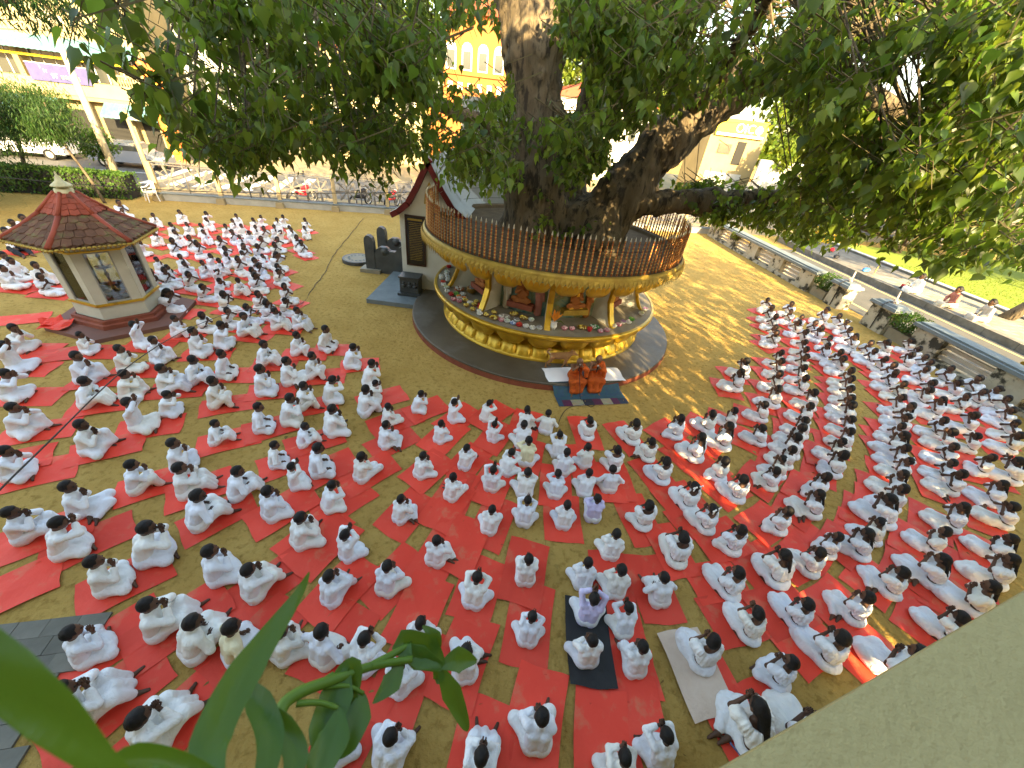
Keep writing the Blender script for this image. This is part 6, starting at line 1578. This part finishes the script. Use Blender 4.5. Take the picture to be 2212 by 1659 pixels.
# ------------------------------------------------------------------ offerings on the shelf
def P(c, sc=3.0): return mat('offering_%s' % c[0], c[1], c[2], sc, .7, .6, 30)
COLR = {'r': ('red', (.5, .02, .02), (.62, .12, .06)), 'w': ('white', (.78, .78, .74), (.62, .62, .52)), 'g': ('pale_green', (.55, .68, .52), (.74, .76, .66)), 'l': ('lotus', (.6, .7, .4), (.75, .75, .6)), 'o': ('orange', (.75, .22, .02), (.8, .36, .05)), 'p': ('pink_white', (.74, .34, .36), (.78, .72, .68)), 'y': ('yellow', (.80, .60, .02), (.78, .70, .35)), 'k': ('dark', (.05, .05, .05), (.6, .6, .58)), 'b': ('blue_white', (.4, .5, .66), (.75, .75, .75)), 'v': ('violet', (.33, .12, .36), (.6, .45, .6))}
COLR.update({'G': ('green', (.10, .42, .06), (.5, .6, .2)), 'O': ('white', (.78, .78, .74), (.62, .62, .52)), 'Y': ('yellow', (.80, .60, .02), (.85, .68, .1)), 'T': ('white', (.78, .78, .74), (.62, .62, .52)), 'c': ('red', (.5, .02, .02), (.62, .12, .06)), 'E': ('white', (.78, .78, .74), (.62, .62, .52)), 'D': ('dark', (.05, .05, .05), (.6, .6, .58)), 'V': ('orange', (.75, .22, .02), (.8, .36, .05))})
CM = {}
for k, v in COLR.items():
    CM[k] = CM.get(v[0]) or P(v); CM[v[0]] = CM[k]
RIM = {'r': M['redpaint'], 'O': mat('terracotta', (.42, .14, .05), None, rough=.6), 'Y': M['brass'], 'E': mat('green_tray', (.05, .3, .08), None, rough=.4), 'T': M['steel'], 'G': mat('green_bowl', (.1, .45, .05), None, rough=.4), 'c': M['redpaint'], 'D': M['brass'], 'p': mat('pink_bowl', (.6, .2, .25), None, rough=.4), 'b': mat('blue_bowl', (.25, .35, .6), None, rough=.4), 'y': M['brass']}
OFF = """-2.57,12.50,r -2.52,11.98,g -2.49,11.78,w -2.60,11.54,w -2.41,11.55,w -2.55,11.38,w -2.45,11.09,r -2.35,11.30,w -2.39,10.88,w -2.26,10.70,l -2.18,10.42,w -2.03,10.25,r -1.90,10.32,G -1.89,10.69,O -1.71,10.36,w -1.79,10.14,o -1.89,9.93,p -1.73,9.86,p -1.57,9.95,y -1.64,10.10,o -1.43,9.84,w -1.27,9.95,y -1.29,9.74,y -1.50,9.63,y -1.13,9.79,r -1.12,9.63,r -1.29,9.43,y -1.10,9.39,w -1.07,9.22,w -0.90,9.20,y -0.71,9.40,y -0.68,9.11,Y -0.48,9.03,p -0.43,9.27,T -0.33,9.00,g -0.19,9.50,Y 0.09,9.34,Y -0.09,9.15,k -0.17,8.92,b -0.01,8.87,r 0.16,8.85,w 0.29,9.26,g 0.33,8.80,w 0.51,8.85,k 1.15,9.00,p 1.35,9.04,p 1.63,9.20,Y 1.81,9.09,c 1.97,9.33,E 2.10,9.11,p 2.28,9.21,p 2.51,9.54,w 2.66,9.65,p 2.81,9.84,v 2.97,9.89,w 3.10,10.13,G 3.47,10.61,l 3.66,10.97,v -1.51,10.62,D 0.86,8.95,V"""
rad = {'O': .15, 'Y': .14, 'T': .17, 'E': .15, 'D': .15, 'c': .07, 'V': .09}
cnt = {}
for j, tok in enumerate(OFF.split()):
    a = tok.split(','); x, y, k = float(a[0]), float(a[1]), a[2]; r_ = rad.get(k, .085)
    d = math.hypot(x - SC[0], y - SC[1])
    if d > 3.26: x, y = SC[0] + (x - SC[0]) * 3.24 / d, SC[1] + (y - SC[1]) * 3.24 / d
    nm = COLR[k][0].replace('_', ' '); cnt[nm] = cnt.get(nm, 0) + 1
    kind = {'V': 'flower vase', 'D': 'brass pot', 'c': 'red cup', 'E': 'green oval tray', 'T': 'steel tray', 'Y': 'brass plate', 'O': 'clay bowl'}.get(k, 'bowl')
    o = empty('offering_bowl' if kind != 'flower vase' else 'flower_vase', (x, y, 1.102)); tag(o, '%s of %s offerings, %s %s one from the left on the shrine shelf' % (kind, nm, ordw(cnt[nm]), nm), 'vase' if k == 'V' else 'bowl', 'offerings on the shrine shelf')
    h = {'Y': .04, 'T': .03, 'E': .035, 'D': .16, 'c': .10, 'V': .20}.get(k, .06)
    pr = [(0, .0), (r_ * .6, 0), (r_ * .92, h * .6), (r_, h), (r_ * .93, h), (r_ * .85, h * .7), (0, h * .6)] if k not in 'DV' else [(0, 0), (r_ * .6, 0), (r_ * 1.0, h * .45), (r_ * .75, h * .85), (r_ * 1.0, h), (r_ * .8, h), (0, h * .9)]
    obj('dish', MB().lathe(pr, 14), RIM.get(k, M['plasticw']), o, smooth=True)
    fl = MB()
    if k == 'V':
        for q in range(26):
            a_ = rnd.uniform(0, 6.28); rr_ = rnd.uniform(.02, .16); fl.add([(0, 0, h), (rr_ * math.cos(a_) - .02, rr_ * math.sin(a_), h + .2), (rr_ * 1.3 * math.cos(a_), rr_ * 1.3 * math.sin(a_), h + rnd.uniform(.2, .32)), (rr_ * math.cos(a_) + .02, rr_ * math.sin(a_), h + .2)], [(0, 1, 2, 3)])
        fl.add([(0, 0, h), (.16, -.05, h + .05), (.28, -.06, h - .02), (.16, .03, h + .05)], [(0, 1, 2, 3)], 1)
        obj('flowers', fl, [CM[k], M['leaf3']], o)
    else:
        for q in range(14):
            a_ = rnd.uniform(0, 6.28); rr_ = r_ * .75 * math.sqrt(rnd.random()); b_ = rnd.uniform(.014, .026) * (1.2 if r_ > .1 else 1)
            fl.ball((rr_ * math.cos(a_), rr_ * math.sin(a_), h + rnd.uniform(-.005, .02)), (b_, b_, b_ * .8), 5, 4)
        fo_ = obj('flowers', fl, CM[k], o, smooth=True); fo_['kind'] = 'stuff'
# relief figures in the painted bays
rel = VAR['k0']
for k, ang in enumerate((-142.6, -106.6, -70.6, -34.6)):
    a = R(ang); rr_ = 2.34
    rf_ = empty('relief_group'); rf_.parent = shrine; rf_.location = (rr_ * math.cos(a), rr_ * math.sin(a), 1.42); rf_.rotation_euler = (0, 0, a - math.pi / 2); rf_.scale = (.95, .45, .9)
    figs = [(0, 0, 0, M['redpillar'] if k else M['orangewall'])]
    o = link('relief_figure', VAR['b0']['body'], rf_, (0, -.1, 0)); o.material_slots[0].link = 'OBJECT'; o.material_slots[0].material = M['yelpillar'] if k == 2 else M['orangewall']
    o = link('relief_robe', VAR['b0']['shirt'], rf_, (0, -.1, 0)); o.material_slots[0].link = 'OBJECT'; o.material_slots[0].material = M['orangewall']
    o = link('relief_robe', VAR['b0']['sarong'], rf_, (0, -.1, 0)); o.material_slots[0].link = 'OBJECT'; o.material_slots[0].material = M['orangewall']
    obj('relief_seat', MB().box((0, .05, -.08), (.75, .5, .16)), M['golddull'] if k == 2 else M['redband'], rf_)
    obj('halo', MB().lathe([(0, 0), (.22, 0), (.24, .01), (.24, .02)], 20), M['yelpillar'], rf_, loc=(0, -.12, .62)).rotation_euler = (-math.pi / 2, 0, 0)
for k, (ang, sx) in enumerate(((-118, .3), (-95, .3), (-60, .25), (-27, .3), (-133, .3))):
    a = R(ang); st = empty('standing_relief'); st.parent = shrine; st.location = (2.29 * math.cos(a), 2.29 * math.sin(a), 1.15); st.rotation_euler = (0, 0, a - math.pi / 2); st.scale = (.8, .45, .8)
    fg = blob([('c', v3(0, 0, .05), v3(0, 0, .55), .13, .11), ('c', v3(0, 0, .5), v3(0, 0, .78), .10, .09), ('e', v3(0, .03, .93), (.075, .06, .09)), ('c', v3(-.12, 0, .75), v3(-.16, .05, .5), .04, .03), ('c', v3(.12, 0, .75), v3(.1, .08, .55), .04, .03)], .04, .03, fold(.01, k + 1.0))
    obj('relief_figure', fg, [M['beigecl'], M['mauve'], M['orangewall'], M['redpillar'], M['beigecl']][k], st, smooth=True)

# ------------------------------------------------------------------ people and things beyond the wall
kx = 19.12
for i, (y, lab, mats, s) in enumerate(((19.75, 'person in white sitting on the kerb beside a red and black bag', {'sarong': M['cloth']}, 1.35), (18.0, 'person in dusty red blouse and beige skirt sitting on the kerb', {'shirt': M['mauve'], 'sarong': M['beigecl']}, 1.4), (16.6, 'person in striped wrap leaning by the roadside trunk', {'shirt': M['zebra'], 'sarong': M['zebra']}, 1.4))):
    px = RW(kx + .35, y)[0]
    put_person('t0', px, y, s, 1.45, lab, 'people beyond the wall', mats, z=.31)
for i, (y, dx, lab, m) in enumerate(((20.2, .4, 'black bag with red front lying on the kerb', M['bag']), (22.8, .5, 'blue cloth bundle on the tiled pavement', M['bluepl']), (25.2, .6, 'dark bag pile on the pavement under the branches', M['bag']), (27.2, 1.8, 'pink bag on the pavement far along the road', M['redpaint']))):
    b_ = empty('bag', (*RW(kx + dx, y), .30), rz=.3 * i); tag(b_, lab, 'bag', 'bags on the pavement')
    obj('body', blob([('e', v3(0, 0, .10), (.24, .14, .11)), ('e', v3(.14, .05, .06), (.18, .12, .06)), ('e', v3(-.15, -.04, .05), (.16, .1, .05))], .04, .03, fold(.01, i)), m, b_, smooth=True)
    obj('strap', MB().tube([(-.1, 0, .25), (0, .02, .36), (.1, 0, .25)], .012, 5), M['bag'], b_)
    if i == 0: obj('front_panel', MB().box((-.16, -.06, .12), (.1, .2, .2), rz=.4), M['redpaint'], b_)
pn = empty('yellow_pennants', (*RW(14.6, 17.0), 1.15)); tag(pn, 'string of yellow pennants hanging above the gate pillar', 'pennants')
obj('string', MB().tube([(-.1, 0, .45), (.3, .5, .55), (.8, 1.0, .75)], .008, 4), M['wire'], pn)
for i in range(5):
    c = Vector((.0 + .17 * i, .12 + .2 * i, .44 + .05 * i)); obj('pennant', MB().add([c, c + Vector((.13, .16, .03)), c + Vector((.16, .14, -.26)), c + Vector((.05, .02, -.22))], [(0, 1, 2, 3)]), M['yellow'], pn)
wp = empty('leaning_pole', (15.2, 10.9, .9)); tag(wp, 'pale peeling pole lying across the wall at the right edge', 'pole')
obj('shaft', MB().tube([(0, 0, .1), (1.3, .4, 1.0)], [.08, .09], 8), M['whitewall'], wp); obj('collar', MB().tube([(-.05, 0, .06), (.1, .03, .17)], .10, 8), M['golddull'], wp)
# plastic chair by the pole, vehicles in the street
chr_ = empty('plastic_chair', (-19.05, 19.75, 0), rz=2.6); tag(chr_, 'white plastic chair at the left end of the fence', 'chair')
obj('seat', MB().box((0, 0, .42), (.44, .44, .04)), M['plasticw'], chr_)
bk = MB()
for s in (-.17, -.06, .06, .17): bk.box((s, -.21, .66), (.06, .03, .42))
bk.box((0, -.215, .87), (.44, .035, .07)); obj('backrest', bk, M['plasticw'], chr_)
for sx in (-1, 1):
    for sy in (-1, 1): obj('leg', MB().tube([(sx * .18, sy * .18, .41), (sx * .22, sy * .22, 0)], [.03, .02], 6), M['plasticw'], chr_)
    obj('armrest', MB().tube([(sx * .23, -.2, .8), (sx * .25, .0, .63), (sx * .24, .2, .6), (sx * .22, .2, .42)], .022, 6), M['plasticw'], chr_)
def vehicle(x, y, rz, L, Wd, Hh, m, lab, van=False):
    o = empty('parked_car', (x, y, .012), rz); tag(o, lab, 'car', 'cars parked across the street')
    if van: prof = [(-L / 2, .35), (L / 2, .35), (L / 2, .95), (L / 2 - .25, 1.1), (L / 2 - .75, Hh - .05), (-L / 2 + .1, Hh), (-L / 2, Hh - .2)]
    else: prof = [(-L / 2, .35), (L / 2, .35), (L / 2, .75), (L / 2 - .9, .92), (L / 2 - 1.5, Hh), (-L / 2 + .9, Hh), (-L / 2 + .25, .95), (-L / 2, .85)]
    mm = Matrix(((1, 0, 0, 0), (0, 0, 1, -Wd / 2), (0, 1, 0, 0), (0, 0, 0, 1)))
    obj('body', MB().prism(prof, 0, Wd, M=mm), m, o)
    gz0 = 1.0 if not van else 1.05
    for s in (-1, 1):
        obj('window', MB().box((-.1, s * (Wd / 2 + .004), (gz0 + Hh - .12) / 2), (L * .48, .012, Hh - .14 - gz0)), M['window'], o)
        for xx in (-L * .31, L * .31):
            wl = empty('wheel'); wl.parent = o; wl.location = (xx, s * (Wd / 2 - .06), .31); wl.rotation_euler = (math.pi / 2, 0, 0)
            obj('tyre', MB().lathe([(.2, -.09), (.31, -.08), (.31, .08), (.2, .09)], 16), M['tyre'], wl); obj('rim', MB().lathe([(0, -.07), (.2, -.07), (.2, .07), (0, .07)], 12), M['steel'], wl)
        obj('headlight', MB().ball((L / 2 - .02, s * Wd * .36, .72), (.06, .12, .08), 8, 5), M['plasticw'], o)
    ws = MB().box((L / 2 - (.5 if van else 1.2), 0, (gz0 + Hh) / 2 - .03), (.02, Wd * .86, (Hh - gz0) * 1.15), ry=R(-38 if not van else -24)); obj('windscreen', ws, M['window'], o)
q = FL(-29.5, 9.5); vehicle(q.x, q.y, .28, 4.3, 1.7, 1.95, M['carwhite'], 'white van parked below the lower blue awning', True)
q = FL(-23.9, 8.6); vehicle(q.x, q.y, .28, 4.0, 1.65, 1.42, M['cargrey'], 'grey car parked behind the left end of the fence')
q = FL(-32.6, 9.0); vehicle(q.x, q.y, .28, 4.1, 1.65, 1.45, M['carwhite'], 'white car parked farther left behind the feathery trees')
q = FL(16, 8.0); vehicle(q.x, q.y, .28, 4.1, 1.65, 1.45, M['carwhite'], 'white car on the street below the horizontal limb')
def motorbike(x, y, rz, m, lab):
    o = empty('motorbike', (x, y, .006), rz); tag(o, lab, 'motorbike', 'motorbikes behind the fence')
    for xx in (-.62, .62):
        wl = empty('wheel'); wl.parent = o; wl.location = (xx, 0, .3); wl.rotation_euler = (math.pi / 2, 0, 0)
        obj('tyre', MB().lathe([(.24, -.04), (.30, -.03), (.30, .03), (.24, .04), (.24, -.04)], 20), M['tyre'], wl); obj('rim', MB().lathe([(.22, -.02), (.245, -.02), (.245, .02), (.22, .02), (.22, -.02)], 20), M['steel'], wl)
    obj('tank', blob([('c', v3(.05, 0, .78), v3(.35, 0, .82), .11, .13), ('c', v3(-.3, 0, .55), v3(.2, 0, .5), .1, .13)], .06, .035), m, o, smooth=True)
    obj('seat', blob([('c', v3(-.6, 0, .82), v3(-.05, 0, .78), .08, .1)], .02, .035), M['bag'], o, smooth=True)
    obj('fork', MB().tube([(.62, .07, .3), (.42, .07, .95)], .025, 6).tube([(.62, -.07, .3), (.42, -.07, .95)], .025, 6), M['steel'], o)
    obj('handlebar', MB().tube([(.30, -.34, 1.02), (.40, -.15, 1.0), (.40, .15, 1.0), (.30, .34, 1.02)], .018, 6), M['bag'], o); obj('headlight', MB().ball((.52, 0, .88), .09, 8, 6), M['plasticw'], o)
for x, o_, rz, m, lab in ((-9.9, 1.5, 1.2, M['bag'], 'black motorbike behind the fence near the white house'), (-12.9, 1.3, 1.0, M['redpaint'], 'red motorbike behind the middle of the fence'), (-8.2, 1.6, 1.4, M['redpaint'], 'red scooter behind the fence beside the white house')):
    q = FL(x, o_); motorbike(q.x, q.y, rz, m, lab)

# ------------------------------------------------------------------ the house plant by the parapet
plant = empty('house_plant', (-.42, .02, 4.35)); tag(plant, 'long-leaved green pot plant rising close in the lower left corner', 'plant')
PO = np.array([-.42, .02, 4.35])
def pp_(vx, vy, d): return np.array([0, 0, CAM_H]) + ray(vx, vy) * d - PO
US = [-1 + 2 * k / 14 for k in range(15)]
def blade(pts, widths, m='bamboo', fold_=.25, nrm=None, name='leaf'):
    """a leaf along 3-D points with half-widths, creased along the midrib"""
    pts = [Vector(p) for p in smooth_pts(pts, 5)]; n = len(pts); ws = np.interp(np.linspace(0, 1, n), np.linspace(0, 1, len(widths)), widths)
    mb = MB(); view = Vector(-PO + np.array([0, 0, CAM_H]))
    for i, p in enumerate(pts):
        t = (pts[min(n - 1, i + 1)] - pts[max(0, i - 1)]).normalized(); vv = (view - p).normalized() if nrm is None else Vector(nrm)
        s = t.cross(vv); s.normalize(); up_ = s.cross(t)
        for k, u in enumerate(US): mb.v.append(tuple(p + s * (u * ws[i]) + up_ * (fold_ * ws[i] * (abs(u) ** 1.3 - .3) + .035 * ws[i] * (k % 2) + .12 * ws[i] * math.sin(i * .5 + u * 2.2))))
        if i:
            a, b = (i - 1) * 15, i * 15
            for k in range(14): mb.f.append((a + k, a + k + 1, b + k + 1, b + k)); mb.m.append(0)
    return obj(name, mb, M[m], plant, smooth=True)
def stem(pts, r0, r1):
    P_ = smooth_pts(pts, 6); n = len(P_); obj('stem', MB().tube(P_, [r0 + (r1 - r0) * i / (n - 1) for i in range(n)], 8), M['bstem'], plant, smooth=True)
D = 1.0
stem([pp_(560, 1720, .95), pp_(600, 1550, .97), pp_(640, 1500, .98), pp_(730, 1465, 1.0), pp_(800, 1440, 1.02), pp_(890, 1424, 1.04)], .013, .007)
stem([pp_(800, 1440, 1.02), pp_(850, 1412, 1.04), pp_(880, 1395, 1.05)], .009, .006)
blade([pp_(885, 1424, 1.04), pp_(870, 1390, 1.05), pp_(920, 1410, 1.06), pp_(955, 1442, 1.07)], [.006, .026, .034, .010])
blade([pp_(866, 1398, 1.05), pp_(905, 1420, 1.06), pp_(955, 1442, 1.07)], [.008, .024, .006])
blade([pp_(952, 1440, 1.07), pp_(990, 1425, 1.08), pp_(1030, 1428, 1.1)], [.005, .026, .003])
blade([pp_(948, 1440, 1.07), pp_(975, 1495, 1.09), pp_(1003, 1560, 1.12), pp_(1010, 1580, 1.13)], [.005, .022, .011, .001])
blade([pp_(913, 1352, 1.06), pp_(938, 1375, 1.06), pp_(940, 1400, 1.07), pp_(932, 1408, 1.07)], [.002, .015, .012, .004])
blade([pp_(868, 1430, 1.04), pp_(845, 1475, 1.03), pp_(805, 1520, 1.02)], [.005, .021, .001])
blade([pp_(938, 1440, 1.07), pp_(948, 1462, 1.08), pp_(945, 1478, 1.08)], [.004, .014, .002])
stem([pp_(640, 1505, .98), pp_(690, 1475, .99), pp_(720, 1455, 1.0)], .007, .004)
blade([pp_(745, 1432, 1.0), pp_(728, 1500, 1.0), pp_(700, 1580, .99), pp_(690, 1640, .98)], [.006, .03, .027, .004])
blade([pp_(728, 1450, 1.0), pp_(760, 1440, 1.0), pp_(745, 1500, 1.01), pp_(700, 1600, 1.0), pp_(668, 1659, 1.0)], [.003, .018, .026, .022, .003])
stem([pp_(700, 1485, 1.0), pp_(750, 1482, 1.0), pp_(785, 1498, 1.01)], .005, .004)
blade([pp_(784, 1496, 1.01), pp_(772, 1545, 1.0), pp_(745, 1605, .99), pp_(720, 1640, .99)], [.003, .026, .022, .002])
stem([pp_(640, 1520, .98), pp_(690, 1518, .98), pp_(730, 1530, .98)], .006, .004)
blade([pp_(733, 1528, .98), pp_(722, 1590, .97), pp_(690, 1650, .96), pp_(665, 1690, .96)], [.003, .027, .024, .003])
# big near leaves
blade([pp_(470, 1690, .55), pp_(455, 1600, .57), pp_(530, 1450, .60), pp_(640, 1290, .66), pp_(668, 1236, .70)], [.005, .017, .0175, .007, .001], fold_=.12)
blade([pp_(560, 1720, .60), pp_(585, 1600, .62), pp_(560, 1520, .64), pp_(520, 1470, .66)], [.008, .013, .013, .004])
blade([pp_(600, 1760, .60), pp_(640, 1640, .62), pp_(610, 1570, .63), pp_(575, 1530, .64)], [.007, .012, .011, .004])
blade([pp_(300, 1710, .40), pp_(215, 1642, .38), pp_(120, 1555, .36), pp_(0, 1450, .35), pp_(-150, 1320, .35)], [.003, .006, .0095, .0105, .008], fold_=.10)
blade([pp_(560, 1740, .52), pp_(400, 1660, .5), pp_(280, 1640, .48), pp_(200, 1690, .47)], [.004, .008, .009, .003])
pot = empty('plant_pot', (-.42, .02, 3.76)); tag(pot, 'clay pot of the house plant on the balcony ledge, below the view', 'pot')
obj('pot', MB().lathe([(0, .0), (.12, 0), (.17, .3), (.185, .3), (.185, .34), (.15, .34), (.14, .28), (0, .28)], 20), RIM['O'], pot, smooth=True)
for i in range(5): stem([(rnd.uniform(-.04, .04), rnd.uniform(-.04, .04), -.32), (.0 + .03 * i - .06, .02, -.1), tuple(pp_([560, 480, 330, 600, 560][i], [1715, 1700, 1690, 1755, 1735][i], [.95, .55, .38, .60, .52][i]))], .012, .008)

# fallen leaves on the sand
n = 420
fx_ = nrg.uniform(-9, 12, n); fy_ = nrg.uniform(1, 26, n)
ok = (np.hypot(fx_ - SC[0], fy_ - SC[1]) > 4.2)
p = np.stack([fx_, fy_, nrg.uniform(.010, .03, n)], 1)[ok]
V, F = leaf_cloud(p * 0, nrg.uniform(.05, .11, len(p)), LEAF4, LEAF4F, nrg, .2)
V = V[:, [0, 2, 1]].reshape(len(p), 4, 3); V[..., 2] *= .25; V = (V + p[:, None]).reshape(-1, 3)
fl_o = link('fallen_leaves', np_mesh('fallen_leaves', V, F, mat('dry_leaf', (.30, .20, .05), None, island=.5))); tag(stuff(fl_o), 'dry fallen leaves scattered over the sand', 'leaves')
